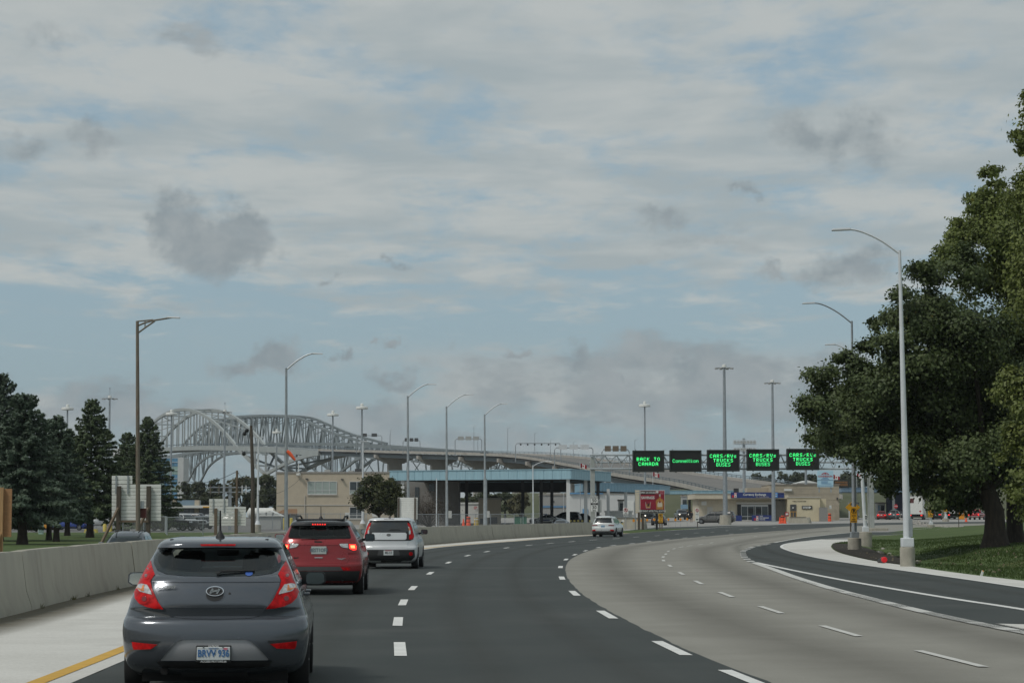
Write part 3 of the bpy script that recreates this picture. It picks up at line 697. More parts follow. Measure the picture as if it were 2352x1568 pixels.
surf_patch('bumper_fold', poly(A, [(450,1370),(520,1290),(580,1232),(640,1212),(1095,1212),(1160,1232),(1220,1290),(1290,1370),(1270,1376),(1206,1300),(1146,1244),(1090,1226),(645,1226),(592,1244),(535,1300),(472,1376)]), acc_sh.rear, .022, M_acc, car, .04, .04)
surf_patch('valance', poly(A, [(440,1390),(1300,1390),(1270,1428),(1150,1440),(600,1440),(470,1428)]), acc_sh.rear, .012, M_blk, car, .06)
p_ = A(864, 1333); yy = acc_sh.rear(*p_)-.035
fr = MB().box(-.158,.158,0,.014,-.077,.077).build('plate_frame', M_blk, car, 0, .006); fr.location = (p_[0], yy+.008, p_[1])
pl_ = plate(car, p_[0], yy, p_[1]+.004, .30, .118, 'BRVV 936', size=.088)
text('ONTARIO', .02, M_plateb, pl_, 'plate_name', (0,-.007,.047), ext=.001)
crw = MB(); crw.prism([(-.008,-.008),(.008,-.008),(.01,.008),(.004,.0),(0,.01),(-.004,0),(-.01,.008)], -.009, -.006); crw.build('plate_crown', M_plateb, pl_, loc=(.008,0,0))
MB().box(.09,.125,-.008,-.005,.033,.052).build('plate_sticker', mat('sticker pink', (.62,.2,.26), .5), pl_)
M_wlet = mat('white lettering', (.75,.75,.73), .5)
text('ACCESS MOTORS.ca', .026, M_wlet, fr, 'frame_lettering', (0,-.003,-.0655), bold=.0012, ext=.001); text('416.756.7641', .018, M_wlet, fr, 'frame_lettering', (0,-.003,.0705), bold=.0006, ext=.001)
for zx, zy in ((790,1283),(935,1283)):
    q = A(zx, zy); MB().lathe([(.001,-.006),(.007,-.006),(.009,.004)], 10, (q[0], yy-.004, q[1]), 'y').build('screw', M_chrome, car)
for s_ in (-1, 1):
    mirror(car, s_, s_*.885, 2.18, 1.035, .21, .135, M_acc if s_ < 0 else M_blk)
    sw = side_patch('side_window', [(.75,1.08),(1.0,1.04),(2.55,1.04),(2.2,1.3),(1.95,1.385),(1.2,1.385),(.95,1.33)], acc_sh, .006, M_glassd, car, s_)
    side_patch('window_trim', [(.7,1.03),(2.6,1.0),(2.6,1.015),(.75,1.045)], acc_sh, .012, M_chrome, car, s_)
    for y in (1.15, 2.05): MB().box(s_*.80-.012, s_*.80+.03*s_+.012, y, y+.17, .90, .925).build('door_handle', M_acc, car, 0, .006)
    side_patch('sill', [(1.15,.24),(3.0,.24),(3.0,.34),(1.15,.34)], acc_sh, .012, M_blk, car, s_)
antenna(car, .86, 1.452, .20)
seats(car, 1.05, .75, 1.09, (-.33,.33), .5); seats(car, 2.0, .7, 1.12, (-.35,.35), .42)
MB().box(-.11,.11,2.35,2.38,1.26,1.33).build('rear_view_mirror', M_blk, car, 0, .012)
MB().box(-.6,.6,2.75,3.1,.9,1.0).build('dashboard', M_int, car)
st = surf_patch('window_sticker', [(.30+.035*math.cos(i*.63), 1.135+.022*math.sin(i*.63)) for i in range(10)], acc_sh.rear, .012, mat('sticker blue', (.05,.12,.4), .5), car, .03, .004)
ub = MB(); ub.box(-.66,.66,.25,3.9,.16,.3); ub.cyl((-.45,.1,.26),(-.45,.9,.24),.035); ub.box(-.3,.3,.18,.7,.2,.3); ub.build('underbody', M_under, car)
wheels(car, acc_sh, .80, 3.36, .305, .195, .83)
# ---- red off-road wagon
L = 4.4
jp = Shape([(.22,.74,.3,L-.3,.28,.35),(.30,.84,.09,L-.1,.3,.4),(.42,.895,.02,L-.03,.3,.4),(.53,.91,.0,L,.3,.42),(.66,.918,.0,L,.3,.42),(.70,.915,.03,L,.3,.42),(.78,.905,.035,L-.02,.3,.42),(.86,.89,.06,L-.04,.3,.42),(.90,.88,.055,L-.05,.3,.42),(1.0,.855,.07,L-.1,.3,.42),(1.06,.84,.07,L-.3,.3,.42),
   (1.10,.825,.09,L-.9,.28,.4),(1.18,.79,.13,L-1.2,.26,.35),(1.22,.775,.17,L-1.28,.25,.35),(1.35,.705,.26,L-1.55,.24,.3),(1.455,.65,.34,L-1.8,.24,.3),(1.475,.64,.26,L-1.85,.26,.3),(1.53,.61,.26,L-2.,.28,.3),(1.575,.56,.36,L-2.15,.3,.3),(1.60,.48,.6,L-2.3,.3,.3),(1.61,.38,.8,L-2.4,.3,.3)])
M_jp = paint('deep red', (.25,.009,.013), .25, .3); M_jroof = paint('black roof', (.03,.031,.033), .3, .3)
car = thing('suv_car', 'red SUV with black roof and lit brake lights ahead of the grey hatchback', 'car', (-4.08, 45.6, 0), R(1.9))
body = jp.mesh(3, 27).build('body', M_jp, car, 32)
A = tracer(1050, 1980, .29762, 45.6, lambda zy: float(np.interp(zy, [340,580,700,1000], [826,818,803,803])), jp)
gl = poly(A, [(438,418),(480,408),(820,414),(1160,408),(1196,420),(1222,490),(1240,562),(1228,578),(820,586),(412,570),(400,552),(420,480)])
cg = np.mean(gl, axis=0); cut = [((x-cg[0])*.94+cg[0], (z-cg[1])*.88+cg[1]) for x, z in gl]
boolean(body, MB().prism(cut, -.6, 3.5), M_int); boolean(body, arch_cut(MB(), .88, 3.5, .35, .9), M_under)
body.data.materials.append(M_jroof)
for pl in body.data.polygons:
    if pl.center.z > 1.462: pl.material_index = len(body.data.materials)-1
surf_patch('rear_window', gl, jp.rear, .008, M_glassd, car, .07)
surf_patch('windscreen', [(-.55,1.22),(.55,1.22),(.47,1.48),(-.47,1.48)], jp.front, .01, M_wind, car, .1, sgn=1)
surf_patch('spoiler', [(-.635,1.468),(.635,1.468),(.60,1.55),(-.60,1.55)], jp.rear, .006, M_jroof, car, .08)
rf = MB(); rf.slab([(-.5,.45),(.5,.45),(.53,.9),(.5,2.3),(-.5,2.3),(-.53,.9)], 1.58, 1.616); rf.build('roof_panel', M_jroof, car, 30, .012)
lampR = poly(A, [(1068,650),(1092,636),(1190,634),(1292,640),(1316,690),(1310,736),(1256,742),(1204,716),(1112,702),(1084,684)])
litR = poly(A, [(1208,654),(1296,654),(1306,690),(1300,730),(1256,736),(1210,712)]); hotR = poly(A, [(1225,668),(1282,668),(1284,708),(1228,704)]); clR = poly(A, [(1082,652),(1100,645),(1194,645),(1196,704),(1116,694),(1094,678)])
for s_ in (1, -1):
    f = (lambda P: P) if s_ > 0 else mirr
    lp = surf_patch('tail_light', f(lampR), jp.rear, .014, M_redd, car, .05, clampW=jp.W)
    surf_patch('brake_lens', f(litR), jp.rear, .020, M_redlit, lp, .05, clampW=jp.W); surf_patch('brake_bulb', f(hotR), jp.rear, .026, M_redhot, lp, .05, clampW=jp.W)
    surf_patch('reversing_light', f(clR), jp.rear, .020, M_clear, lp, .05)
    P = poly(A, [(1098,962),(1222,964),(1224,1000),(1130,1000)]); surf_patch('reflector', P if s_ > 0 else mirr(P), jp.rear, .012, M_red, car, .06)
    mirror(car, s_, s_*1.0, 2.35, 1.20, .22, .17, M_blk if s_ > 0 else M_jp)
    side_patch('side_window', [(.55,1.24),(2.75,1.18),(2.35,1.42),(2.1,1.5),(.9,1.5),(.65,1.42)], jp, .006, M_glassd, car, s_)
    side_patch('window_trim', [(.5,1.215),(2.8,1.15),(2.8,1.17),(.5,1.235)], jp, .012, M_chrome, car, s_)
    side_patch('cladding', [(1.3,.24),(3.05,.24),(3.05,.42),(1.3,.42)], jp, .012, M_blk, car, s_)
    MB().tube([(s_*.5,.5,1.6),(s_*.52,.62,1.665),(s_*.52,2.0,1.68),(s_*.5,2.2,1.62)], .022, 6).build('roof_rail', M_blk, car, 40)
    for y in (1.2, 2.2): MB().box(s_*.86-.012, s_*.86+.03*s_+.012, y, y+.18, 1.0, 1.03).build('door_handle', M_jp, car, 0, .006)
tg = surf_patch('tailgate', poly(A, [(410,590),(1240,590),(1205,640),(1190,720),(1195,880),(1170,905),(436,905),(412,880),(412,720),(400,640)]), jp.rear, .006, M_jp, car, .06, .05)
surf_patch('crease', poly(A, [(545,655),(1062,655),(1062,664),(545,664)]), jp.rear, .014, M_jp, tg, .06)
hd = A(800, 833); MB().box(hd[0]-.09, hd[0]+.09, jp.rear(*hd)-.022, jp.rear(*hd), hd[1]-.012, hd[1]+.012).build('tailgate_handle', M_chrome, tg, 0, .006)
q = A(803, 621); text('Jeep', .075, M_blk, tg, 'lettering', (q[0], jp.rear(*q)-.012, q[1]), bold=.004, sx_=1.25, ext=.004)
q = A(498, 834); text('4x4', .045, M_blk, tg, 'lettering', (q[0], jp.rear(*q)-.01, q[1]), sx_=1.6, bold=.002)
q = A(1102, 848); wb = MB(); wb.prism([(q[0]+x*.0016, q[1]+z*.0016) for x, z in ((-66,10),(-10,6),(0,-2),(10,6),(66,10),(40,0),(12,-6),(0,-12),(-12,-6),(-40,0))], jp.rear(*q)-.014, jp.rear(*q)-.006); wb.build('wing_badge', M_chrome, tg)
p_ = A(803, 733); plate(car, p_[0], jp.rear(*p_)-.025, p_[1], .32, .16, 'BEST1OF3', mat('plate grey', (.46,.52,.50), .5), mat('plate ink', (.12,.17,.2), .5), .11)
surf_patch('diffuser', poly(A, [(500,952),(1090,952),(1130,1004),(470,1004)]), jp.rear, .010, M_dgrey, car, .06)
surf_patch('lower_bumper', poly(A, [(440,1010),(1352,1010),(1330,1120),(1290,1200),(500,1200),(470,1120)]), jp.rear, .012, M_blk, car, .07, clampW=jp.W)
bl = surf_patch('brake_light', poly(A, [(716,376),(914,376),(908,402),(722,402)]), jp.rear, .016, M_redd, car, .05)
for i in range(6):
    q = A(734+i*32.5, 389); surf_patch('brake_diode', [(q[0]+.014*math.cos(a*.785), q[1]+.014*math.sin(a*.785)) for a in range(8)], jp.rear, .024, M_redlit, bl, .03, .008)
q = A(700, 578); MB().tube([(q[0]+.16, jp.rear(*q)-.03, q[1]-.01), (q[0]+.05, jp.rear(*q)-.035, q[1]+.012), (q[0]-.2, jp.rear(*q)-.028, q[1]+.004)], .012, 6).build('wiper', M_blk, car)
antenna(car, .75, 1.615, .2); seats(car, 1.25, .8, 1.22, (-.36,0,.36), .34); seats(car, 2.1, .8, 1.2, (-.37,.37), .44)
ub = MB(); ub.box(-.7,.7,.3,4.1,.24,.42); ub.box(-.35,.3,.12,.5,.28,.42); ub.cyl((.5,.08,.33),(.5,.7,.33),.035); ub.build('underbody', M_under, car)
wheels(car, jp, .88, 3.5, .355, .23, .9)
# ---- white boxy hatchback
L = 4.14
so_ = Shape([(.18,.70,.3,L-.3,.26,.35),(.28,.83,.08,L-.1,.28,.4),(.40,.88,.01,L-.02,.28,.42),(.55,.895,.0,L,.28,.42),(.68,.897,.0,L,.28,.42),(.73,.893,.035,L,.28,.42),(.80,.88,.05,L-.03,.28,.42),(.95,.845,.055,L-.1,.28,.42),(1.0,.83,.065,L-.3,.28,.42),(1.06,.815,.075,L-.95,.28,.4),
   (1.15,.792,.09,L-1.1,.27,.36),(1.3,.755,.13,L-1.3,.25,.32),(1.45,.712,.18,L-1.55,.24,.3),(1.525,.685,.21,L-1.7,.24,.3),(1.54,.68,.14,L-1.72,.26,.3),(1.585,.645,.17,L-1.9,.28,.3),(1.615,.58,.3,L-2.,.3,.3),(1.63,.46,.5,L-2.1,.3,.3)])
M_so = paint('pearl white', (.62,.64,.65), .15, .32)
car = thing('hatchback_car', 'white boxy hatchback with black rear panel and upright red lamps, third in the left lane', 'car', (-3.92, 68.6, 0), R(-1.2))
body = so_.mesh(3, 27).build('body', M_so, car, 32); boolean(body, arch_cut(MB(), .78, 3.35, .33, .88), M_under)
A = tracer(1050, 1980, .29762, 68.6, lambda zy: float(np.interp(zy, [300,490,560,800], [1718,1710,1706,1700])), so_)
surf_patch('rear_panel', poly(A, [(1470,338),(1966,338),(1996,372),(2020,440),(2042,545),(2030,588),(1990,606),(1430,606),(1392,590),(1378,545),(1400,440),(1436,372)]), so_.rear, .008, M_blk, car, .08, clampW=so_.W)
surf_patch('rear_window', poly(A, [(1478,345),(1956,345),(1972,400),(1966,486),(1448,486),(1446,400)]), so_.rear, .014, mat('dark window', (.02,.022,.022), .05, coat=1.), car, .08)
hp = surf_patch('tailgate_panel', poly(A, [(1490,498),(1930,498),(1946,516),(1942,580),(1924,594),(1492,594),(1474,580),(1474,516)]), so_.rear, .030, M_so, car, .06, .05)
q = A(1706, 528); surf_patch('badge', [(q[0]+.068*math.cos(i*.4), q[1]+.038*math.sin(i*.4)) for i in range(16)], so_.rear, .042, M_dgrey, hp, .04, .02); text('KIA', .045, M_chrome, hp, 'lettering', (q[0], so_.rear(*q)-.048, q[1]), bold=.0015)
q = A(1520, 572); text('SOUL', .036, M_chrome, hp, 'lettering', (q[0], so_.rear(*q)-.035, q[1]), sx_=1.6)
for s_ in (1, -1):
    P = [(1958,364),(1990,380),(2016,440),(2040,530),(2040,562),(2012,588),(1978,588),(1976,540),(1990,500),(1986,450),(1968,410)]
    P = poly(A, P); lp = surf_patch('tail_light', P if s_ > 0 else mirr(P), so_.rear, .020, M_red, car, .06, clampW=so_.W)
    P = poly(A, [(1966,414),(1984,428),(1998,470),(1998,516),(1976,524),(1976,460)]); surf_patch('reversing_light', P if s_ > 0 else mirr(P), so_.rear, .027, M_clear, lp, .06, clampW=so_.W)
    P = poly(A, [(1972,438),(1984,438),(1992,466),(1978,468)]); surf_patch('indicator', P if s_ > 0 else mirr(P), so_.rear, .031, M_amber, lp, .06)
    q = A(1998, 781); surf_patch('reflector', [(s_*(q[0]+.06*math.cos(i*.45*s_)), q[1]+.06*math.sin(i*.45*s_)) for i in range(14)], so_.rear, .02, M_red, car, .05, clampW=so_.W)
    mirror(car, s_, s_*.99, 2.35, 1.17, .22, .16, M_blk)
    side_patch('side_window', [(.6,1.2),(2.75,1.1),(2.35,1.42),(2.2,1.5),(.75,1.5)], so_, .006, M_glassd, car, s_)
    side_patch('cladding', [(1.2,.22),(3.,.22),(3.,.36),(1.2,.36)], so_, .012, M_blk, car, s_)
    for y in (1.1, 2.15): MB().box(s_*.85-.012, s_*.85+.03*s_+.012, y, y+.18, .98, 1.01).build('door_handle', M_chrome, car, 0, .006)
surf_patch('brake_light', poly(A, [(1640,308),(1790,308),(1784,319),(1648,319)]), so_.rear, .012, M_redd, car, .05)
surf_patch('tailgate_seam', poly(A, [(1450,612),(1966,612),(1940,690),(1486,690)]), so_.rear, .010, M_so, car, .06, .03)
surf_patch('lower_bumper', poly(A, [(1402,726),(2046,726),(2050,820),(2000,872),(1440,872),(1400,820)]), so_.rear, .010, M_blk, car, .08, clampW=so_.W)
surf_patch('plate_recess', poly(A, [(1570,732),(1836,732),(1852,802),(1550,802)]), so_.rear, .018, M_dgrey, car, .06)
p_ = A(1700, 767); pp = plate(car, p_[0], so_.rear(*p_)-.035, p_[1], .31, .155, 'M2-1.E', None, M_blk, .10)
MB().box(-.1,.1,-.008,-.005,.06,.075).build('plate_band', mat('plate red', (.5,.08,.1), .5), pp)
MB().tube([(0,.1,1.24),(.06,.08,1.262),(.36,.1,1.255)], .012, 6).build('wiper', M_blk, car)
antenna(car, .42, 1.62, .05)
ub = MB(); ub.box(-.68,.68,.3,3.9,.18,.36); ub.box(-.25,.4,.1,.5,.22,.36); ub.build('underbody', M_under, car)
wheels(car, so_, .78, 3.35, .335, .215, .88)
# ---- simpler vehicles further off
def rows_for(kind, L, Wd, H):
    k = H/1.68; w = Wd/2
    if kind == 'suv':
        T = [(.24,.80,.28,-.3),(.34,.95,.06,-.08),(.5,1.,0,0),(.72,1.,.0,0),(.8,.985,.03,-.02),(.95,.96,.05,-.12),(1.02,.94,.06,-.5),(1.08,.92,.08,-1.1),(1.15,.89,.12,-1.3),(1.35,.81,.24,-1.65),(1.52,.72,.36,-1.95),(1.54,.71,.26,-2.),(1.6,.66,.32,-2.15),(1.65,.58,.5,-2.35),(1.68,.44,.8,-2.5)]
    elif kind == 'hatch':
        k = H/1.5
        T = [(.2,.80,.28,-.3),(.3,.95,.06,-.08),(.45,1.,0,0),(.62,1.,.0,0),(.7,.985,.03,-.02),(.85,.96,.06,-.12),(.92,.93,.08,-.5),(.98,.91,.12,-1.1),(1.05,.87,.2,-1.25),(1.2,.79,.38,-1.55),(1.36,.69,.54,-1.85),(1.38,.68,.44,-1.9),(1.43,.63,.5,-2.05),(1.48,.54,.8,-2.3),(1.5,.42,1.0,-2.5)]
    else:
        k = H/1.45
        T = [(.18,.80,.3,-.3),(.28,.95,.08,-.08),(.45,1.,0,0),(.62,1.,.0,0),(.72,.98,.04,-.05),(.82,.95,.08,-.3),(.9,.93,.5,-1.0),(.96,.89,.95,-1.3),(1.1,.80,1.2,-1.6),(1.25,.71,1.45,-1.9),(1.38,.62,1.75,-2.2),(1.43,.54,2.0,-2.4),(1.45,.42,2.2,-2.6)]
    return [(z*k, a*w, r, L+f, .28, .4) for z, a, r, f in T]
def simple_car(name, label, kind, col, loc, rz, L=4.6, Wd=1.88, H=1.68, group=None, lit=None, head=False, glass=None, metal=.3, plate_=True, rails=False, skid=False, rev=None, small=False):
    sh = Shape(rows_for(kind, L, Wd, H)); t = thing(name, label, 'car', loc, rz, group); w = Wd/2
    pm = paint('%s %.2f %.2f %.2f' % (kind, *col), col, metal, .3); r = .36 if kind == 'suv' else .32
    b = sh.mesh(2, 15, 7).build('body', pm, t, 32); y0, y1 = .19*L, L-.2*L
    if not small: boolean(b, arch_cut(MB(), y0, y1, r, w), M_under)
    g = glass or M_glassd2; H_ = H
    zb, zt = (1.13*H/1.68, 1.5*H/1.68) if kind == 'suv' else ((1.03*H/1.5, 1.35*H/1.5) if kind == 'hatch' else (.97*H/1.45, 1.33*H/1.45))
    wz = lambda z, k: sh.W(z)*k
    surf_patch('rear_window', [(-wz(zb,.86),zb),(wz(zb,.86),zb),(wz(zt,.88),zt),(-wz(zt,.88),zt)], sh.rear, .01, g, t, .15)
    surf_patch('windscreen', [(-wz(zb,.84),zb),(wz(zb,.84),zb),(wz(zt,.86),zt),(-wz(zt,.86),zt)], sh.front, .012, g, t, .15, sgn=1)
    za, zc = zb*.72, zb*.86
    for s_ in (-1, 1):
        P = [(w*.55,za+.02),(w*.9,za),(w*.96,zc),(w*.6,zc-.02)] if kind != 'suv' else [(w*.45,zc-.07),(w*.93,zc-.1),(w*.95,zc+.02),(w*.5,zc)]
        P = P if s_ > 0 else mirr(P); surf_patch('tail_light', P, sh.rear, .016, lit or M_redd, t, .15, clampW=sh.W)
        P = [(w*.5,za-.02),(w*.92,za+.0),(w*.95,za+.13),(w*.55,za+.09)]; P = P if s_ > 0 else mirr(P)
        hl = surf_patch('headlight', P, sh.front, .016, M_head, t, .15, sgn=1, clampW=sh.W)
        if head: surf_patch('headlight_bulb', [(s_*w*.72+.085*math.cos(a*.785), za+.05+.06*math.sin(a*.785)) for a in range(8)], sh.front, .03, M_headlit, hl, .1, sgn=1)
        ya, yb = sh.Rr(zb)+.35, sh.F(zb)-.35; yc, ye = sh.Rr(zt)+.3, sh.F(zt)-.2; ym = (ya+yb)/2
        side_patch('side_window', [(ya,zb+.01),(ym-.04,zb+.01),(ym-.04,zt-.01),(yc,zt-.01)], sh, .008, g, t, s_); side_patch('side_window', [(ym+.04,zb+.01),(yb,zb+.01),(ye,zt-.01),(ym+.04,zt-.01)], sh, .008, g, t, s_)
        if not small:
            mirror(t, s_, s_*(w+.09), yb-.15, zb+.03, .2, .14, pm)
            for y in (ym-.75, ym+.25): MB().box(s_*w*.955-.01, s_*w*.955+.03*s_+.01, y, y+.18, zb*.86, zb*.86+.03).build('door_handle', M_chrome, t)
            side_patch('cladding', [(y0+.5,.26),(y1-.5,.26),(y1-.5,.4),(y0+.5,.4)], sh, .012, M_dgrey, t, s_)
        if rails: MB().tube([(s_*.5*w,.7,H-.04),(s_*.56*w,.85,H+.03),(s_*.56*w,2.3,H+.03),(s_*.5*w,2.5,H-.04)], .022, 5).build('roof_rail', M_blk, t)
    gp_ = surf_patch('grille', [(-w*.4,za-.2),(w*.4,za-.2),(w*.42,za+.06),(-w*.42,za+.06)], sh.front, .014, M_blk, t, .2, sgn=1)
    surf_patch('bumper_trim', [(-w*.95,.3),(w*.95,.3),(w*.95,.42),(-w*.95,.42)], sh.rear, .012, M_blk, t, .2, clampW=sh.W)
    if skid: surf_patch('skid_plate', [(-w*.62,.33),(w*.62,.33),(w*.66,.4),(-w*.66,.4)], sh.rear, .03, M_rim, t, .2)
    if plate_: plate(t, 0, sh.rear(0, zc-.12)-.02, zc-.12 if kind == 'suv' else zc-.05, .31, .16, None, plate_ if plate_ is not True else M_plate)
    MB().box(-w*.8,w*.8,.3,L-.3,.17,.36).build('underbody', M_under, t)
    wheels(t, sh, y0, y1, r, .22, w-.01)
    return t, sh
M_glassd2 = mat('car glass dark', (.018,.022,.024), .18, coat=.2, spec=.4)
t, sh = simple_car('suv_car', 'white SUV alone on the curve beyond the barrier, seen from behind', 'suv', (.62,.64,.63), (7.3, 173.5, zg(173.5)), R(-12.5), 4.77, 1.89, 1.69, lit=M_redd, plate_=mat('plate pale blue', (.22,.36,.5), .5), skid=True, rails=True)
w = .945
for s_ in (-1, 1):
    P = [(w*.62,.50),(w*.94,.50),(w*.94,.58),(w*.66,.60)]; P = P if s_ > 0 else mirr(P); surf_patch('reflector', P, sh.rear, .018, M_red, t, .15, clampW=sh.W)
surf_patch('lower_trim', [(-w*.95,.4),(w*.95,.4),(w*.95,.5),(w*.6,.47),(-w*.6,.47),(-w*.95,.5)], sh.rear, .010, M_blk, t, .15, clampW=sh.W)
# ================================================================ street furniture, lamps, signs
M_galv = mat('galvanised steel', (.34,.37,.39), .5, .5, var=.12, vscale=3)
M_wpole = mat('white painted pole', (.62,.65,.67), .5, .0, var=.06, vscale=2, dirt=((.35,.37,.38), .5))
M_rust = mat('weathered steel', (.20,.175,.14), .75, .3, var=.2, vscale=5, dirt=((.16,.07,.035), .8), stretch=(4,4,.5))
M_wood = mat('weathered wood', (.16,.12,.085), .9, var=.25, vscale=6, stretch=(8,8,.6))
M_dwood = mat('dark wood post', (.085,.07,.055), .9, var=.25, vscale=6, stretch=(8,8,.6))
M_ply = mat('plywood', (.36,.20,.095), .85, var=.12, vscale=5, stretch=(1,1,4))
M_base = mat('footing concrete', (.36,.34,.285), .9, var=.14, vscale=3, bump=.2, bscale=30)
M_lamp = mat('lamp housing', (.55,.57,.58), .45, .3)
M_wht = mat('sign white', (.70,.71,.68), .5, var=.04)
M_ink = mat('sign black', (.015,.015,.016), .5)
M_yel = mat('sign yellow', (.72,.37,.02), .5, var=.04)
M_org = mat('sign orange', (.80,.30,.015), .5, var=.05)
M_sred = mat('sign red', (.42,.012,.02), .5)
M_cone = mat('cone orange', (.85,.10,.03), .6, var=.05)
M_gbox = mat('grey cabinet', (.40,.41,.40), .6, var=.06)
M_wire = mat('cable black', (.012,.012,.012), .8)
M_vert = mat('fascia blue', (.285,.455,.53), .6, var=.07, vscale=1.5, stretch=(3,3,.3))
def loc(root, x, y, d): return pt(x, y, d)-root.location
def footing(root, r, h, z0=-.15, m=None):
    return MB().lathe([(.001,z0),(r,z0),(r,h-.03),(r-.03,h),(.001,h)], 20).build('footing', m or M_base, root, 30)
def lamp_post(label, x, d, top, tip, m, r0=.12, r1=.055, foot=None, kind='curved', group='street lamps', z=None, name='street_lamp'):
    b = onz(x, d)
    if z is not None: b.z = z
    t = thing(name, label, 'street lamp', b, 0, group); T = loc(t, *top, d); P = loc(t, *tip, d); fz = 0
    if foot: footing(t, *foot); fz = foot[1]; MB().box(-r0*1.5,r0*1.5,-r0*1.5,r0*1.5,fz,fz+.3).build('base_plate', m, t, 0, .02)
    k = 7; MB().tube([Vector((0,0,fz)).lerp(T, i/k) for i in range(k+1)], [r0+(r1-r0)*i/k for i in range(k+1)], 10).build('pole', m, t, 50)
    D = P-T; arm = MB()
    if kind == 'curved':
        q = [T+Vector((0,0,-.12)), T+Vector((D.x*.30, 0, D.z*.42)), T+Vector((D.x*.58, 0, D.z*.80)), T+Vector((D.x*.80, 0, D.z*.98)), P]
        arm.tube(spline(q, n=5), r1*.75, 6)
    else:
        arm.tube([T+Vector((0,0,-.25)), T+Vector((D.x*.2,0,-.1)), T+Vector((D.x*.45,0,.02)), P], r1*.6, 6); arm.tube([T+Vector((0,0,-.02)), T+Vector((D.x*.45,0,.06))], r1*.5, 6)
        arm.tube([T+Vector((0,0,-.62)), T+Vector((D.x*.25,0,-.3)), T+Vector((D.x*.5,0,.0))], r1*.6, 6); arm.tube([T+Vector((D.x*.22,0,-.34)), T+Vector((D.x*.22,0,.0))], r1*.4, 5)
    arm.build('arm', m, t, 50)
    s_ = 1 if D.x > 0 else -1; h = MB()
    h.add([(P.x-s_*.25,-.1,P.z-.03),(P.x+s_*.38,-.13,P.z-.05),(P.x+s_*.38,.13,P.z-.05),(P.x-s_*.25,.1,P.z-.03),(P.x-s_*.25,-.07,P.z+.06),(P.x+s_*.36,-.08,P.z+.02),(P.x+s_*.36,.08,P.z+.02),(P.x-s_*.25,.07,P.z+.06)],
          [(3,2,1,0),(4,5,6,7),(0,1,5,4),(1,2,6,5),(2,3,7,6),(3,0,4,7)]); h.build('luminaire', M_lamp, t, 0, .02)
    return t
la = lamp_post('tall white street lamp with concrete footing at the edge of the right lawn', 2083, 72, (2066,575), (1936,527), M_wpole, .13, .05, (.25,.66))
MB().box(.06,.16,-.14,-.12,1.0,1.6).build('hand_hole', M_galv, la)
lb = lamp_post('galvanised street lamp carrying a yellow sign by the mulch bed', 1962, 108, (1956.5,737), (1860,696), M_galv, .13, .05, (.34,.62))
lc = lamp_post('white street lamp just behind the galvanised one, small white plate on it', 1987.5, 129, (1963,815), (1909,791), M_wpole, .12, .05, (.38,.78))
g4 = gp(2089.6, 1216); lamp_post('slim white street lamp behind the nearest one at the lawn corner', 2089.6, g4.y, (2084,985), (2056,974), M_wpole, .11, .05, (.33,.55))
g5 = gp(2138, 1211); ld = lamp_post('white street lamp in the gravel patch with a yellow sign', 2138, g5.y, (2134,990), (2106,979), M_wpole, .15, .06, (.45,.35))
g6 = gp(2172, 1197); le = lamp_post('farthest white street lamp with yellow sign before the toll lanes', 2172, g6.y, (2168,1035), (2146,1026), M_wpole, .15, .06, (.55,.5))
lo = lamp_post('old rusty brown street lamp with bracket arm standing before the white sign back', 318.5, 105, (315.5,737), (396,729), M_rust, .12, .075, None, 'bracket')
MB().box(-.14,.32,.14,.4,loc(lo,0,1189,105).z,loc(lo,0,1167,105).z).build('meter_box', mat('maroon box', (.12,.028,.022), .7), lo, 0, .01)
MB().box(.08,.24,.0,.12,loc(lo,0,1167,105).z,loc(lo,0,1150,105).z).build('switch_box', M_galv, lo)
MB().box(-.2,.2,-.2,.2,-.1,.55).build('plinth', M_base, lo, 0, .02)
for x, d, top, tip, lbl in ((657.5,134,(657.5,845),(728,812),'grey street lamp behind the barrier just above the red car'),(938,165,(936.5,909),(991,882),'grey street lamp above the white boxy hatchback'),
                       (1026.5,181,(1025.5,933),(1077,906),'middle grey street lamp in front of the blue canopy'),(1114.5,195,(1113,951),(1158,927),'grey street lamp before the canopy, right one of the row')):
    q = lamp_post(lbl, x, d, top, tip, M_galv, .13, .07, None, 'curved', 'grey lamps behind the barrier'); MB().box(-.17,.17,-.17,.17,0,.25).build('base_plate', M_galv, q)
    if d > 150: MB().box(.12,.4,-.12,.05,1.5,2.1).build('junction_box', M_gbox, q)
    if d == 195: MB().cyl((0,0,0),(0,0,5.0),.19,.17).build('sleeve', M_galv, q, 50)
lamp_post('thin grey lamp post with curved arm in front of the canopy columns', 1225, 228, (1224,1068), (1259,1059), M_wpole, .09, .05, None, 'curved', 'thin plaza poles')
for x, d, yt, lbl in ((592,216,1004,'slim white lamp pole with T head beside the wooden pole'),(833,232,1014,'slim white lamp pole rising behind the round tree')):
    b = onz(x, d); t = thing('street_lamp', lbl, 'street lamp', b, 0, 'slim white lamp poles'); H = hz_(yt, d)-b.z
    footing(t, .36, .75); MB().tube([(0,0,.75),(0,0,H)], [.13,.07], 10).build('pole', M_wpole, t, 50); MB().lathe([(.3,.74),(.24,.9),(.13,1.15)], 12).build('collar', M_wpole, t, 40)
    MB().box(-.35,.55,-.1,.1,H-.02,H+.07).build('luminaire', M_lamp, t, 0, .02); MB().box(-.02,.22,-.2,-.06,H*.44,H*.44+.55).build('junction_box', M_wpole, t)
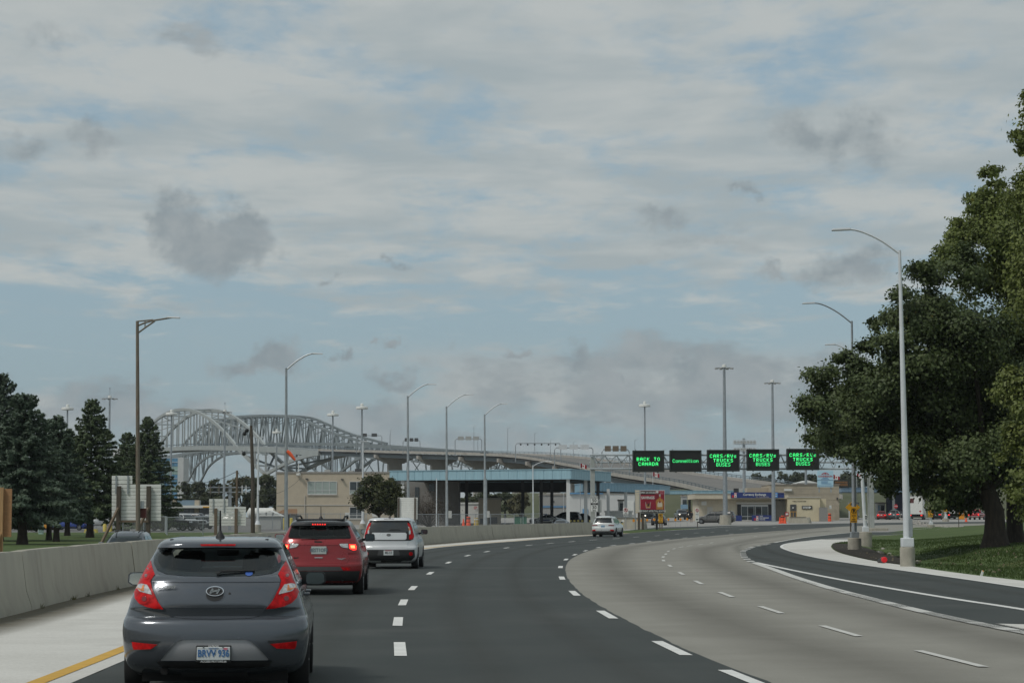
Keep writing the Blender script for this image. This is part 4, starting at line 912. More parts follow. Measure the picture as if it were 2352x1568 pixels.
for x, d, yt, lbl in ((1002.6,238,1098,'thin white post under the canopy near the bare shrub'),(1295,330,1075,'thin white flag mast behind the canopy corner')):
    b = onz(x, d); t = thing('mast_pole', lbl, 'pole', b); MB().tube([(0,0,0),(0,0,hz_(yt,d)-b.z)], [.07,.05], 8).build('shaft', M_wpole, t, 50); MB().box(-.1,.1,-.1,.1,0,.3).build('shoe', M_base, t)
# wooden poles and their wires
b = onz(578.5, 200); wp1 = thing('utility_pole', 'dark wooden utility pole with floodlights left of the slim white lamp', 'utility pole', b)
Ht = hz_(977, 200)-b.z; MB().tube([(.1,0,-.2),(.05,0,Ht*.5),(-.15,0,Ht)], [.21,.18,.14], 9).build('pole', M_dwood, wp1, 50)
for z, dx in ((Ht-.45,-.55),(Ht-.75,-.75),(Ht-2.6,-.8)): MB().lathe([(.04,-.22),(.2,.12),(.17,.16),(.02,.1)], 10, (dx,-.1,z), 'y').build('floodlight', M_blk, wp1, 40)
MB().beam((-.15,0,Ht-.55),(-.8,0,Ht-.75),.08).beam((-.15,0,Ht-2.4),(-.85,0,Ht-2.6),.08).build('bracket', M_galv, wp1)
c0 = loc(wp1, 588, 1066, 200); c1 = loc(wp1, 604, 1043, 200); MB().tube(spline([(.1,0,c0.z-.6),(c0.x,0,c0.z),(c1.x-.4,0,c1.z+.05),tuple(c1)], n=5), .03, 6).build('arm', M_galv, wp1, 50)
MB().box(c1.x-.1,c1.x+.45,-.12,.12,c1.z-.06,c1.z+.08).build('luminaire', M_galv, wp1, 0, .02)
b = onz(543.5, 178); wp2 = thing('utility_pole', 'thin brown wooden pole standing behind the second sign back', 'utility pole', b); H2 = hz_(1080, 178)-b.z
MB().tube([(0,0,-.2),(0,0,H2)], [.12,.09], 8).build('pole', M_wood, wp2, 50); MB().beam((-.2,0,H2-.2),(.2,0,H2-.2),.05).build('pin', M_galv, wp2)
def wire(label, a, b_, sag, r=.022):
    P = [a.lerp(b_, i/14)+Vector((0,0,-sag*4*(i/14)*(1-i/14))) for i in range(15)]; o = MB().tube(P, r, 4).build('overhead_cable', M_wire); tag(o, label, 'cable', 'overhead cables')
pa = pt(543.5,1082,178)
wire('overhead cable sagging left from the thin wooden pole', pa, pt(428,1104,230), .5); wire('overhead cable from the thin wooden pole to the dark one', pa, pt(578,1098,200), .3)
wire('overhead cable from the dark wooden pole to the tan office wall', pt(579,1136,200), pt(690,1098,299), .8); wire('slack stay cable hanging from the thin wooden pole', pa, pt(562,1150,178), .4)
# orange windsock on the lamp behind the red car
q = pt(659,1037,133.8); t = thing('windsock', 'orange windsock hanging limp on the grey lamp behind the red car', 'windsock', q)
MB().tube([(0,0,.06),(.16,0,-.08),(.36,0,-.34),(.52,0,-.52)], [.09,.12,.1,.06], 10).build('sleeve', mat('windsock orange', (.8,.12,.04), .8), t, 50); MB().lathe([(.09,0),(.1,.02),(.09,.04)], 10, (0,0,.04)).build('hoop', M_galv, t)
# high masts
def mast(label, x, yt, d, kind, ant=False, foot=None, r=.28):
    b = onz(x, d); t = thing('high_mast', label, 'light mast', b, 0, 'high lighting masts'); H = hz_(yt, d)-b.z
    if foot: MB().lathe([(.001,-.1),(foot[0]*1.15,-.1),(foot[0],foot[1]),(.001,foot[1])], 16).build('footing', M_base, t, 30)
    MB().tube([(0,0,0),(0,0,H*.5),(0,0,H)], [r,r*.75,r*.5], 10).build('mast', M_galv, t, 50)
    if kind == 'disc':
        MB().lathe([(.15,H+.1),(1.0,H+.05),(1.12,H-.08),(1.12,H-.42),(1.02,H-.42),(1.0,H-.1),(.15,H-.05)], 22).build('canopy', M_wht, t, 30); MB().lathe([(.28,H+.1),(.3,H+.5),(.2,H+.62),(.001,H+.64)], 12).build('cap', M_wht, t, 40)
    else:
        MB().lathe([(.9,H-.05),(1.0,H),(.9,H+.05),(.8,H),(.9,H-.05)], 20).build('ring', M_galv, t); MB().lathe([(.001,H+.55),(.3,H+.45),(.34,H+.1),(.1,H)], 12).build('cap', M_wht, t, 40)
        MB().beam((-.9,0,H),(.9,0,H),.08).beam((0,-.9,H),(0,.9,H),.08).build('ring_spoke', M_galv, t)
        for i in range(8):
            a = i*math.pi/4+.3; c, s_ = math.cos(a), math.sin(a); MB().beam((c*.95,s_*.95,H-.02),(c*1.35,s_*1.35,H-.08),.34,.16).build('floodlight', M_gbox, t)
    if ant: MB().cyl((0,0,H+.4),(0,0,H+1.9),.03).box(-.08,.08,-.08,.08,H+1.6,H+1.8).build('antenna', M_galv, t)
    return t
for a in [('high mast with dark lamp ring and antenna above the spruces',248,915,366,'ring',True),('high mast with lamp ring and antenna in front of the arch bridge',514,946,413,'ring',True),
          ('distant high mast with white drum canopy above the first message sign',1482,929,420,'disc'),('tallest high mast with lamp ring rising behind the third message sign',1666,845,300,'ring',False,(.75,1.35),.36),
          ('high mast with lamp ring behind the fourth message sign',1777,879,345,'ring',False,None,.34),('high mast half hidden by the oak crown',1852,920,400,'ring'),
          ('high mast with white drum canopy above the left spruces',151,936,395,'disc'),('high mast with white drum canopy at the left end of the arch',391,948,413,'disc'),
          ('high mast with white drum canopy right of the arch bridge, left of two',763,950,418,'disc'),('high mast with white drum canopy above the round tree, right of two',830,934,392,'disc'),('small distant high mast with drum canopy in front of the old truss',634,991,506,'disc')]: mast(*a)
# message sign gantry
GD = 228.; gb = onz(1362, GD); gant = thing('sign_gantry', 'triangular truss gantry across the road carrying five message signs', 'gantry', gb)
M_gpost = mat('gantry grey', (.36,.38,.36), .55, .2, var=.08, vscale=2); M_gtr = mat('gantry truss', (.40,.44,.46), .5, .35, var=.08, vscale=2)
xr = onz(2003, GD).x-gb.x; z1, z2 = hz_(1044.7, GD)-gb.z, hz_(1076.5, GD)-gb.z; z3_ = (z1+z2)/2; yb_ = 1.3
for x0_ in (0, xr):
    for y in (0, yb_): MB().box(x0_-.22,x0_+.22,y-.2,y+.2,-.1,z1-.2 if x0_ == 0 else z1+.2).build('post', M_gpost, gant, 0, .02)
    MB().box(x0_-.8,x0_+1.6,-.6,yb_+.6,-.2,.32).build('footing', M_base, gant, 0, .03)
x0_, x1_ = -.3, xr+.6
for (y, z, r_) in ((-.32,z1,.105),(-.32,z2,.105),(yb_,z3_,.09)): MB().cyl((x0_,y,z),(x1_,y,z),r_).build('chord', M_gtr, gant, 50)
n = 24
for i in range(n):
    a, m_, c = x0_+.3+(x1_-x0_-.6)*i/n, x0_+.3+(x1_-x0_-.6)*(i+.5)/n, x0_+.3+(x1_-x0_-.6)*(i+1)/n
    for p, q in (((a,-.32,z1),(m_,-.32,z2)),((m_,-.32,z2),(c,-.32,z1)),((a,-.32,z1),(m_,yb_,z3_)),((m_,yb_,z3_),(c,-.32,z1))): MB().cyl(p, q, .045, n=6).build('brace', M_gtr, gant, 60)
F57 = {'A':'01110 10001 10001 11111 10001 10001 10001','B':'11110 10001 10001 11110 10001 10001 11110','C':'01110 10001 10000 10000 10000 10001 01110','D':'11110 10001 10001 10001 10001 10001 11110','E':'11111 10000 10000 11110 10000 10000 11111','K':'10001 10010 10100 11000 10100 10010 10001','N':'10001 11001 10101 10101 10011 10001 10001','O':'01110 10001 10001 10001 10001 10001 01110','R':'11110 10001 10001 11110 10100 10010 10001','S':'01111 10000 10000 01110 00001 00001 11110','T':'11111 00100 00100 00100 00100 00100 00100','U':'10001 10001 10001 10001 10001 10001 01110','V':'10001 10001 10001 10001 01010 01010 00100','X':'10001 10001 01010 00100 01010 10001 10001','/':'00000 00001 00010 00100 01000 10000 00000',
       'o':'00000 00000 01110 10001 10001 10001 01110','n':'00000 00000 10110 11001 10001 10001 10001','e':'00000 00000 01110 10001 11111 10000 01110','i':'00100 00000 01100 00100 00100 00100 01110','s':'00000 00000 01111 10000 01110 00001 11110',' ':'00000 00000 00000 00000 00000 00000 00000'}
M_led = mat('lit green diode', (.05,.8,.25), .4, emit=(.06,1.,.24), es=.95); M_face = mat('sign face matt black', (.012,.014,.013), .8, var=.3, vscale=1.5); M_hous = mat('sign housing', (.022,.028,.024), .6)
def led_row(parent, s, cx_, cz, cell, y, bold):
    m = MB(); adv = 7.4 if bold else 6.3; w_ = (len(s)*adv-1)*cell; x = cx_-w_/2; ch_ = cell*1.04
    for ch in s:
        for r_, row in enumerate(F57[ch].split()):
            for c, v in enumerate(row):
                if v == '1':
                    k = cell*(1.25 if bold and ch.isupper() else 1.); m.add([(x+c*cell,y,cz+(3.5-r_)*ch_),(x+c*cell+k,y,cz+(3.5-r_)*ch_),(x+c*cell+k,y,cz+(2.5-r_)*ch_+cell*.05),(x+c*cell,y,cz+(2.5-r_)*ch_+cell*.05)], [(0,3,2,1)])
        x += adv*cell
    m.build('lettering', M_led, parent)
def msg_sign(label, x0, x1, y0, y1, rows):
    d = 226.9; a, b_ = pt(x0, y0, d), pt(x1, y1, d); c = Vector(((a.x+b_.x)/2, d, b_.z)); w_, h = b_.x-a.x, a.z-b_.z
    t = thing('message_sign', label, 'message sign', c, 0, 'message signs on the gantry')
    MB().box(-w_/2,w_/2,0,.6,0,h).build('housing', M_hous, t, 0, .03); MB().box(-w_/2+.14,w_/2-.14,-.03,.0,.14,h-.14).build('face', M_face, t)
    fr_ = MB()
    for q in ((-w_/2,w_/2,0,.14),(-w_/2,w_/2,h-.14,h)): fr_.box(q[0],q[1],-.09,-.002,q[2],q[3])
    for q in ((-w_/2,-w_/2+.14),(w_/2-.14,w_/2)): fr_.box(q[0],q[1],-.09,-.002,.14,h-.14)
    fr_.build('frame', M_hous, t)
    for s_ in (-.3,.3): MB().box(s_*w_-.06,s_*w_+.06,.2,.35,-.07,0).build('hanger', M_hous, t)
    MB().cyl((-w_*.4,.2,h),(-w_*.4,.2,h+.12),.03).build('sensor', M_hous, t)
    for s, y, bold in rows: led_row(t, s, 0, hz_(y, d)-c.z, .049, -.04, bold)
msg_sign('dark message sign reading BACK TO CANADA in green', 1453,1526,1034,1083.5, [('BACK TO',1054,True),('CANADA',1065,True)])
msg_sign('dark message sign reading ConneXion in green', 1538,1611.5,1033.5,1083, [('ConneXion',1058,False)])
tri = [('CARS/RVs',1046.8,True),('TRUCKS',1056.8,True),('BUSES',1066.6,False)]
msg_sign('third message sign from the left post, reading CARS/RVs TRUCKS BUSES', 1624,1699,1032.5,1082, tri)
msg_sign('fourth message sign, reading CARS/RVs TRUCKS BUSES, second from the oak', 1715,1790,1031,1080.5, [(s, y-1.2, b_) for s, y, b_ in tri])
msg_sign('last message sign, its corner behind the oak leaves', 1807,1882,1030,1079, [(s, y-2.4, b_) for s, y, b_ in tri])
# panels and signs
def board(root, x0, x1, y0, y1, d, m, name='panel', th=.03, edge=None):
    a, b_ = loc(root, x0, y0, d), loc(root, x1, y1, d)
    o = MB().box(a.x, b_.x, a.y-th/2, a.y+th/2, b_.z, a.z).build(name, m, root, 0, min(.012, th*.3))
    if edge:
        k, em_ = edge; e = MB(); X0, X1, Z0, Z1, Y = a.x+k, b_.x-k, b_.z+k, a.z-k, a.y-th/2
        for q in ((X0,X1,Z0,Z0+k),(X0,X1,Z1-k,Z1),(X0,X0+k,Z0+k,Z1-k),(X1-k,X1,Z0+k,Z1-k)): e.box(q[0],q[1],Y-.006,Y-.002,q[2],q[3])
        e.build('border', em_, o)
    return o
def stext(root, s, x, y, d, hpx, m, par=None, bold=0., sx_=1., th=.03, align='CENTER'):
    c = loc(root, x, y, d); return text(s, hpx*mpx(d)*1.38, m, par or root, 'lettering', (c.x, c.y-th/2-.008, c.z), bold=bold, sx_=sx_, align=align)
def ring(root, par, x, y, d, rpx, m, wpx=1.1, th=.03, slash=True):
    c = loc(root, x, y, d); r_ = rpx*mpx(d); w_ = wpx*mpx(d); Y = c.y-th/2-.012; o = MB(); n = 24
    vs = []
    for i in range(n):
        a = 2*math.pi*i/n; vs += [(c.x+(r_-w_)*math.cos(a), Y, c.z+(r_-w_)*math.sin(a)), (c.x+r_*math.cos(a), Y, c.z+r_*math.sin(a))]
    o.add(vs, [(2*i, 2*((i+1) % n), 2*((i+1) % n)+1, 2*i+1) for i in range(n)])
    if slash: o.beam((c.x-r_*.66, Y-.002, c.z+r_*.66), (c.x+r_*.66, Y-.002, c.z-r_*.66), .003, w_)
    o.build('symbol', m, par)
def post(root, x, y1, d, r=.04, m=None, name='post', x2=None):
    a = loc(root, x, y1, d); MB().cyl((a.x, a.y+.05, 0), (a.x, a.y+.05, a.z), r, n=8).build(name, m or M_galv, root, 50)
# speed limit plate on the gantry post
q = pt(1365,1175,227.2); t = thing('speed_sign', 'white speed limit sign reading maximum 50 km/h 30 MPH on the gantry post', 'sign', q)
o = board(t,1355.8,1374,1139,1175,227.2,M_wht,edge=(.025,M_ink)); stext(t,'MAXIMUM',1365,1142.5,227.2,2.6,M_ink,t,.002,.9); stext(t,'50',1365,1149,227.2,8,M_ink,t,.008,.95)
board(t,1357,1372.8,1154.5,1158.6,227.17,M_ink,'band'); stext(t,'km/h',1365,1156.5,227.16,2.6,M_wht,t,.002); stext(t,'30',1365,1164.8,227.2,8,M_ink,t,.008,.95); stext(t,'MPH',1365,1171.8,227.2,2.8,M_ink,t,.003)
q = pt(1378,1176,227.5); t = thing('control_cabinet', 'grey cabinet on the gantry post beside the speed sign', 'cabinet', q); MB().box(-.17,.17,-.1,.25,0,1.35).build('housing', M_gbox, t, 0, .01); MB().box(-.13,.13,-.115,-.1,.08,1.27).build('door', M_gbox, t)
# white no parking sign
g = gp(1437.5,1216); t = thing('no_parking_sign', 'white no parking sign on a thin post beside the white SUV', 'sign', (g.x,g.y,zg(g.y))); d = g.y; post(t,1437.5,1166,d,.035)
board(t,1431,1443.6,1165.5,1184.5,d-.06,M_wht); ring(t,t,1437.3,1170.7,d-.06,4.4,M_sred); stext(t,'P',1437.3,1170.7,d-.06,4.5,M_ink,t,.01); stext(t,'NO\nPARKING',1437.3,1180,d-.06,2.6,M_ink,t,.004,.9)
# sign cluster
g = gp(1602,1213); d = g.y; t = thing('no_parking_sign', 'stack of small white signs on a post before the grey SUV', 'sign', (g.x,g.y,zg(g.y))); post(t,1602,1167,d,.05,M_dwood)
for y0, y1 in ((1166.6,1176),(1177,1186),(1187,1197)): board(t,1596.8,1605.8,y0,y1,d-.08,M_wht)
ring(t,t,1601.3,1171.3,d-.08,3.6,M_sred); board(t,1598,1604.6,1180.4,1181.4,d-.1,M_ink,'print_line',.01); board(t,1598.5,1604,1191,1193,d-.12,M_ink,'arrow',.01)
# advertising board
g = gp(1498,1216); d = g.y; t = thing('billboard', 'red duty free billboard with bottle and tumbler beside the road', 'billboard', (g.x,g.y,zg(g.y)))
for x, m_ in ((1467.5,M_dwood),(1476.5,M_dwood),(1508.5,M_ink)): a = loc(t,x,1176,d); MB().box(a.x-.12,a.x+.12,.04,.28,-.1,a.z).build('post', m_, t)
M_bred = mat('print red', (.26,.012,.03), .45, var=.25, vscale=1.2); bo = board(t,1469.7,1527,1125.4,1177.6,d,M_wht,'panel',.16)
Dp = d-.085
board(t,1470.6,1526.2,1126.3,1176.8,Dp,M_bred,'red_field',.012); board(t,1471,1504.5,1126.8,1135,Dp-.008,M_ink,'header_band',.012); board(t,1470.8,1526,1169.8,1176.5,Dp-.008,M_ink,'footer_band',.012)
stext(t,'OPEN 24 HOURS',1487.7,1131,Dp-.012,4.3,M_wht,t,.006,.82); stext(t,'SAVINGS',1488,1142.6,Dp,6.2,M_wht,t,.012,.9); stext(t,'KEEP RIGHT AFTER TOLL BOOTHS',1498.3,1173.2,Dp-.012,3.9,M_wht,t,.006,.74); stext(t,'DUTY\nFREE',1520,1130.8,Dp,2.9,mat('print pink',(.6,.25,.28),.5),t,.003)
c = loc(t,1509.5,1130.3,Dp-.012); lf = [(0,1),(.22,.62),(.42,.72),(.36,.3),(.62,.5),(.95,.25),(.75,.1),(.5,-.25),(.1,-.25),(.1,-.5),(-.1,-.5),(-.1,-.25),(-.5,-.25),(-.75,.1),(-.95,.25),(-.62,.5),(-.36,.3),(-.42,.72),(-.22,.62)]
o = MB(); o.add([(c.x+x*.2,c.y-.01,c.z+z*.22+.03) for x, z in lf], [tuple(range(len(lf)))]); o.box(c.x-.15,c.x+.15,c.y-.012,c.y-.008,c.z-.13,c.z-.1); o.build('maple_leaf', M_wht, t)
M_whis = mat('print amber', (.42,.20,.05), .4, var=.3, vscale=6); M_crm = mat('print cream', (.62,.55,.42), .5)
def shape2(P, cx_, cy_, k, m_, name, dy): c = loc(t,cx_,cy_,Dp); o = MB(); o.add([(c.x+x*k,c.y-dy,c.z+z*k) for x, z in P], [tuple(range(len(P)))]); return o.build(name, m_, t)
shape2([(-.5,-.9),(.5,-.9),(.56,-.2),(.6,.25),(.45,.5),(.14,.68),(.12,.95),(-.12,.95),(-.14,.68),(-.45,.5),(-.6,.25),(-.56,-.2)],1515.6,1154.8,.78,M_whis,'bottle_print',.014); shape2([(-.1,.95),(.1,.95),(.12,1.3),(-.12,1.3)],1515.6,1154.8,.78,M_gbox,'bottle_cap_print',.016)
shape2([(-.34,-.55),(.34,-.55),(.36,-.1),(.2,.2),(-.2,.2),(-.36,-.1)],1515.6,1154.8,.78,M_crm,'bottle_label_print',.018); shape2([(-.12,.05),(.12,.05),(.14,.25),(0,.32),(-.14,.25)],1515.6,1154.8,.78,M_bred,'bottle_crest_print',.02)
shape2([(-.42,-.6),(.42,-.6),(.55,.6),(.44,.6),(.36,-.1),(-.36,-.1),(-.44,.6),(-.55,.6)],1488.5,1159.5,.56,M_gbox,'tumbler_print',.014); shape2([(-.36,-.5),(.36,-.5),(.42,.2),(-.42,.2)],1488.5,1159.5,.56,M_whis,'drink_print',.016); shape2([(-.2,-.2),(.25,-.25),(.3,.35),(-.1,.4)],1488.5,1159.5,.56,mat('print dark',(.06,.02,.02),.4),'ice_print',.018)
a, b_ = loc(t,1459,1124.5,d+.5), loc(t,1468.6,1178.6,d+.5)
for i in range(10): z = b_.z+(a.z-b_.z)*i/10; MB().box(a.x,b_.x,a.y-.03,a.y+.03,z+.03,z+(a.z-b_.z)/10-.02).build('side_slat', M_crm, t)
for x in (1459,1468.6): q = loc(t,x,1124,d+.55); MB().box(q.x-.05,q.x+.05,q.y,q.y+.08,0,q.z).build('post', M_galv, t)
# yellow no parking plates
def ynp(label, x0, x1, y0, y1, d, own=None, name='no_parking_sign'):
    xm = (x0+x1)/2; b = onz(xm, d) if own else pt(xm, y1, d); t = thing(name, label, 'sign', b, 0, 'yellow no parking signs'); w_ = x1-x0; h = y1-y0
    if own:
        for k in own: post(t, xm+k, y0, d+.05, .06, M_wood)
    o = board(t,x0,x1,y0,y1,d,M_yel); yr = y0+h*.27; ring(t,t,xm,yr,d,w_*.38,M_ink,w_*.06); stext(t,'P',xm,yr,d,w_*.42,M_ink,t,.01)
    for i, s in enumerate((.3,.08,.26,.38)): board(t,xm-w_*s,xm+w_*s,y0+h*(.54+.12*i),y0+h*(.585+.12*i),d-.018,M_ink,'print_line',.006)
    MB().box(-.03,.03,.02,.12,h*mpx(d)*.3,h*mpx(d)*.36).build('bracket', M_galv, t)
ynp('yellow no parking sign on wooden posts under the red billboard', 1512.3,1522.4,1178.5,1200,gp(1517,1216).y,(-2,3))
ynp('yellow no parking sign strapped to the galvanised street lamp', 1953,1969,1163,1199.5,107.7)
ynp('yellow no parking sign on the white lamp in the gravel patch', 2131.3,2142.8,1164,1187,g5.y-.3); ynp('small yellow no parking sign on the farthest white lamp', 2167.8,2176.4,1159.8,1175,g6.y-.3)
q = onz(1957.5,110.5); t = thing('warning_sign', 'yellow diamond merge warning sign behind the galvanised lamp', 'sign', q); c = loc(t,1958.7,1164.5,110.4); k = .385
for x in (1953.5,1965): post(t, x, 1160, 110.5, .035, M_dwood)
MB().prism([(c.x-k,c.z),(c.x,c.z-k*.86),(c.x+k,c.z),(c.x,c.z+k*.86)], c.y-.015, c.y+.015).build('panel', M_yel, t); ar = MB(); ar.beam((c.x-.04,c.y-.022,c.z-.14),(c.x-.06,c.y-.022,c.z+.15),.004,.06); ar.beam((c.x+.14,c.y-.022,c.z-.12),(c.x-.04,c.y-.022,c.z+.03),.004,.06); ar.prism([(c.x-.14,c.z+.12),(c.x+.02,c.z+.12),(c.x-.06,c.z+.25)],c.y-.026,c.y-.02); ar.build('symbol', M_ink, t)
c = pt(1989,1166,128.8); t = thing('pole_plate', 'small white notice plate on the white lamp by the diamond sign', 'sign', c); board(t,1986,1992,1182,1195,128.8,M_wht); board(t,1987,1991,1184,1187,128.77,M_ink,'print',.01); board(t,1987,1991,1189,1191,128.77,M_ink,'print',.01)
g = gp(2201.7,1213); g.z = lawnz(g.x,g.y); t = thing('yield_sign', 'red and white triangular yield sign on the lawn left of the oak trunk', 'sign', g); d = g.y; post(t,2201.7,1163,d,.045,M_dwood)
c = loc(t,2201.2,1162,d-.08)
for k, m_, dy in ((1.,M_sred,0),(.55,M_wht,.02)): h = .70*k; w_ = .385*k; zc_ = c.z-.70*.36; MB().prism([(c.x-w_,zc_+h*.36),(c.x,zc_-h*.64),(c.x+w_,zc_+h*.36)], c.y-.015-dy, c.y+.01-dy).build('panel' if k == 1 else 'centre', m_, t)
# timber-braced sign backs on the left, built of slats
def sign_back(label, d, main, upper, posts, braces=True, dark=None):
    xm = (main[0]+main[1])/2; b = onz(xm, d); t = thing('road_sign', label, 'sign', b, 0, 'road signs seen from behind')
    for (x0, x1, y0, y1, n_) in (upper, main):
        for i in range(n_):
            a, c = y0+(y1-y0)*i/n_, y0+(y1-y0)*(i+1)/n_; board(t,x0,x1,a+.35,c-.35,d+random.uniform(-.01,.01),M_wht,'slat',.04)
    for x in (upper[0]+(upper[1]-upper[0])*.22, upper[0]+(upper[1]-upper[0])*.8): a, c = loc(t,x,upper[2],d), loc(t,x,upper[3]+22*114/d,d); MB().box(a.x-.035,a.x+.035,-.09,-.03,c.z,a.z).build('batten', M_galv, t)
    for x in posts:
        a = loc(t,x,main[2]+4,d); MB().box(a.x-.11,a.x+.11,-.25,-.06,-.3,a.z).build('post', dark or M_dwood, t)
        if braces: c = loc(t,x,main[3]-30,d); MB().beam((c.x,-.3,c.z),(c.x-.9,-1.6,-.3),.12).build('brace', M_wood, t)
    if braces: a, c = loc(t,posts[0],main[3]-2,d), loc(t,posts[1],main[3]+3,d); MB().box(a.x,c.x,-.3,-.25,c.z,a.z).build('cross_rail', M_wood, t)
sign_back('white slatted back of a stepped road sign braced with timber left of the barrier', 114, (257,370,1112,1196,10), (257,304,1092,1111.5,2), (274.5,343))
sign_back('smaller white slatted road sign back behind the grey hatchback roof', 172, (480.5,565,1163,1207,7), (480.5,524,1145,1162.5,2), (496.5,543), False, M_wood)
b = onz(936,150); t = thing('road_sign', 'tall plain white road sign back right of the round tree', 'sign', b); a, c = loc(t,913.5,1142,150), loc(t,959,1192,150)
for i in range(12): z0, z1_ = c.z+(a.z-c.z)*i/12, c.z+(a.z-c.z)*(i+1)/12; MB().box(a.x,c.x,-.02,.02,z0+.004,z1_-.004).build('slat', M_wht, t)
for x in (916,953.5): q = loc(t,x,1143,150); MB().box(q.x-.06,q.x+.06,-.12,-.02,-.1,q.z).build('post', M_dwood, t)
b = onz(3,60); b.z = 0; t = thing('plywood_sign', 'back of a brown plywood sign on a timber post at the left edge', 'sign', b); a, c = loc(t,-30,1122,60), loc(t,25.6,1232.6,60)
MB().box(a.x,c.x,0,.03,c.z,a.z).build('panel', M_ply, t, 0, .004); q = loc(t,5.5,1119,60); MB().box(q.x-.05,q.x+.05,-.11,-.005,-.5,q.z).build('post', mat('timber', (.42,.26,.12), .8, var=.15, vscale=5, stretch=(8,8,.6)), t); MB().beam((q.x-.02,-.14,c.z+.1),(q.x-.28,-.5,-.5),.08).build('brace', MATS['timber'], t)
# marker stakes with orange diamonds
for i, (zx, zy) in enumerate([(1050,1195),(1110,1188),(1150,1195),(1218,1187),(1308,1182),(1485,1180),(1573,1185),(1637,1180),(1720,1177)]):
    x, y = 1263.3+.18312*zx, 976.2+.18312*zy; d = 246+i*3.; b = onz(x, d); nth = ['first','second','third','fourth','fifth','sixth','seventh','eighth','ninth'][i]
    t = thing('marker_stake', nth+' orange diamond marker from the barrier end, on a thin stake', 'marker', b, 0, 'orange diamond markers'); c = loc(t, x, y, d); k = .19
    MB().prism([(c.x-k,c.z),(c.x,c.z-k),(c.x+k,c.z),(c.x,c.z+k)], -.01, .01).build('panel', M_org, t); MB().cyl((0,.03,0),(0,.03,c.z),.014,n=6).build('stake', M_galv, t)
b = onz(1430.8,206); t = thing('marker_stake', 'white diamond marker above the barrier end beside the white SUV', 'marker', b); c = loc(t,1430.8,1195.6,206); MB().prism([(c.x-.15,c.z),(c.x,c.z-.15),(c.x+.15,c.z),(c.x,c.z+.15)],-.01,.01).build('panel', M_wht, t); MB().cyl((0,.02,0),(0,.02,c.z),.015).build('stake', M_galv, t)
# small roadside things
g = gp(2031.8,1294); t = thing('pipe_cap', 'round bright red pipe cap at the shoulder by the mulch bed', 'pipe cap', (g.x,g.y,lawnz(g.x,g.y)))
MB().lathe([(.001,-.03),(.085,-.03),(.105,0),(.105,.06),(.09,.4)], 22, (0,0,.13), 'y').build('cap', mat('red plastic', (.75,.012,.02), .5), t, 40); MB().cyl((0,.1,.13),(0,.9,.05),.11).build('pipe', M_blk, t, 50)
g = gp(2254,1323); t = thing('survey_stake', 'short white stake leaning in the grass at the right shoulder', 'stake', g); MB().beam((-.04,0,-.1),(.05,0,.16),.03,.06).build('lath', M_wht, t); MB().beam((.045,0,.14),(.052,0,.165),.034,.064).build('tip', M_org, t)
def cone(label, x, y, d, h=.7, m_=None, grp='traffic cones'):
    b = onz(x, d); t = thing('traffic_cone', label, 'traffic cone', b, 0, grp); r_ = h*.22
    MB().lathe([(r_,.04),(r_*.25,h),(.001,h)], 14).build('cone', m_ or M_cone, t, 40); MB().box(-r_*1.2,r_*1.2,-r_*1.2,r_*1.2,0,.04).build('foot', M_cone, t); MB().lathe([(r_*.74,h*.35),(r_*.5,h*.62)], 14, (0,0,.005)).build('band', M_wht, t)
def barrel(label, x, d, h=1., r_=.28, m_=None):
    b = onz(x, d); t = thing('traffic_barrel', label, 'barrel', b, 0, 'channelising barrels'); MB().lathe([(r_,0),(r_,h*.3),(r_*.92,h*.32),(r_*.92,h*.64),(r_*.84,h*.66),(r_*.82,h),(.001,h)], 16).build('drum', m_ or M_cone, t, 40)
    for z in (.4,.74): MB().lathe([(r_*.93,h*z),(r_*.9,h*(z+.12))], 16).build('band', M_blk if m_ is None else M_wht, t)
# ================================================================ bridges
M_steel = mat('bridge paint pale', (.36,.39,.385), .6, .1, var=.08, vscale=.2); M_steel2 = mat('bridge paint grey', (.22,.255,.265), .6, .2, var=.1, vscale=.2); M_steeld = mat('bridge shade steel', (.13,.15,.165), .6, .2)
M_bconc = mat('bridge concrete', (.40,.38,.345), .9, var=.1, vscale=.3, dirt=((.25,.235,.21), .5)); M_deck = mat('bridge deck', (.165,.158,.146), .9, var=.12, vscale=.1); M_rail = mat('bridge rail', (.13,.16,.18), .6, .3)
U2, P2 = Vector((-.373,.928,0)), Vector((.928,.373,0)); ORG = Vector((-153.8,1200,0))
zdk = pchip([-760,-500,-400,-260,-160,0,140,281,420], [4,18,24.5,30,34,41,45,46.5,46])
def bp(s, q, z): p = ORG+U2*s+P2*q; return Vector((p.x, p.y, z))
br = thing('arch_bridge', 'pale steel tied arch bridge with two ribs, nearer of the two river bridges', 'bridge', bp(-60,0,0)); o1 = br.location.copy()
def bt(name, a, b, w, h, m, par, org): return MB().beam(a-org, b-org, w, h).build(name, m, par)
ribz = lambda s: zdk(s)+22.8*4*(s/281)*(1-s/281) if s >= 0 else (zdk(0)+(24-zdk(0))*min(1, -s/62)**.9 if s > -62 else 24+(zdk(-160)-1.5-24)*(1-(1-(-s-62)/98)**1.8))
ribz2 = lambda s: ribz(s) if s <= 281 else zdk(281)-(s-281)*.33
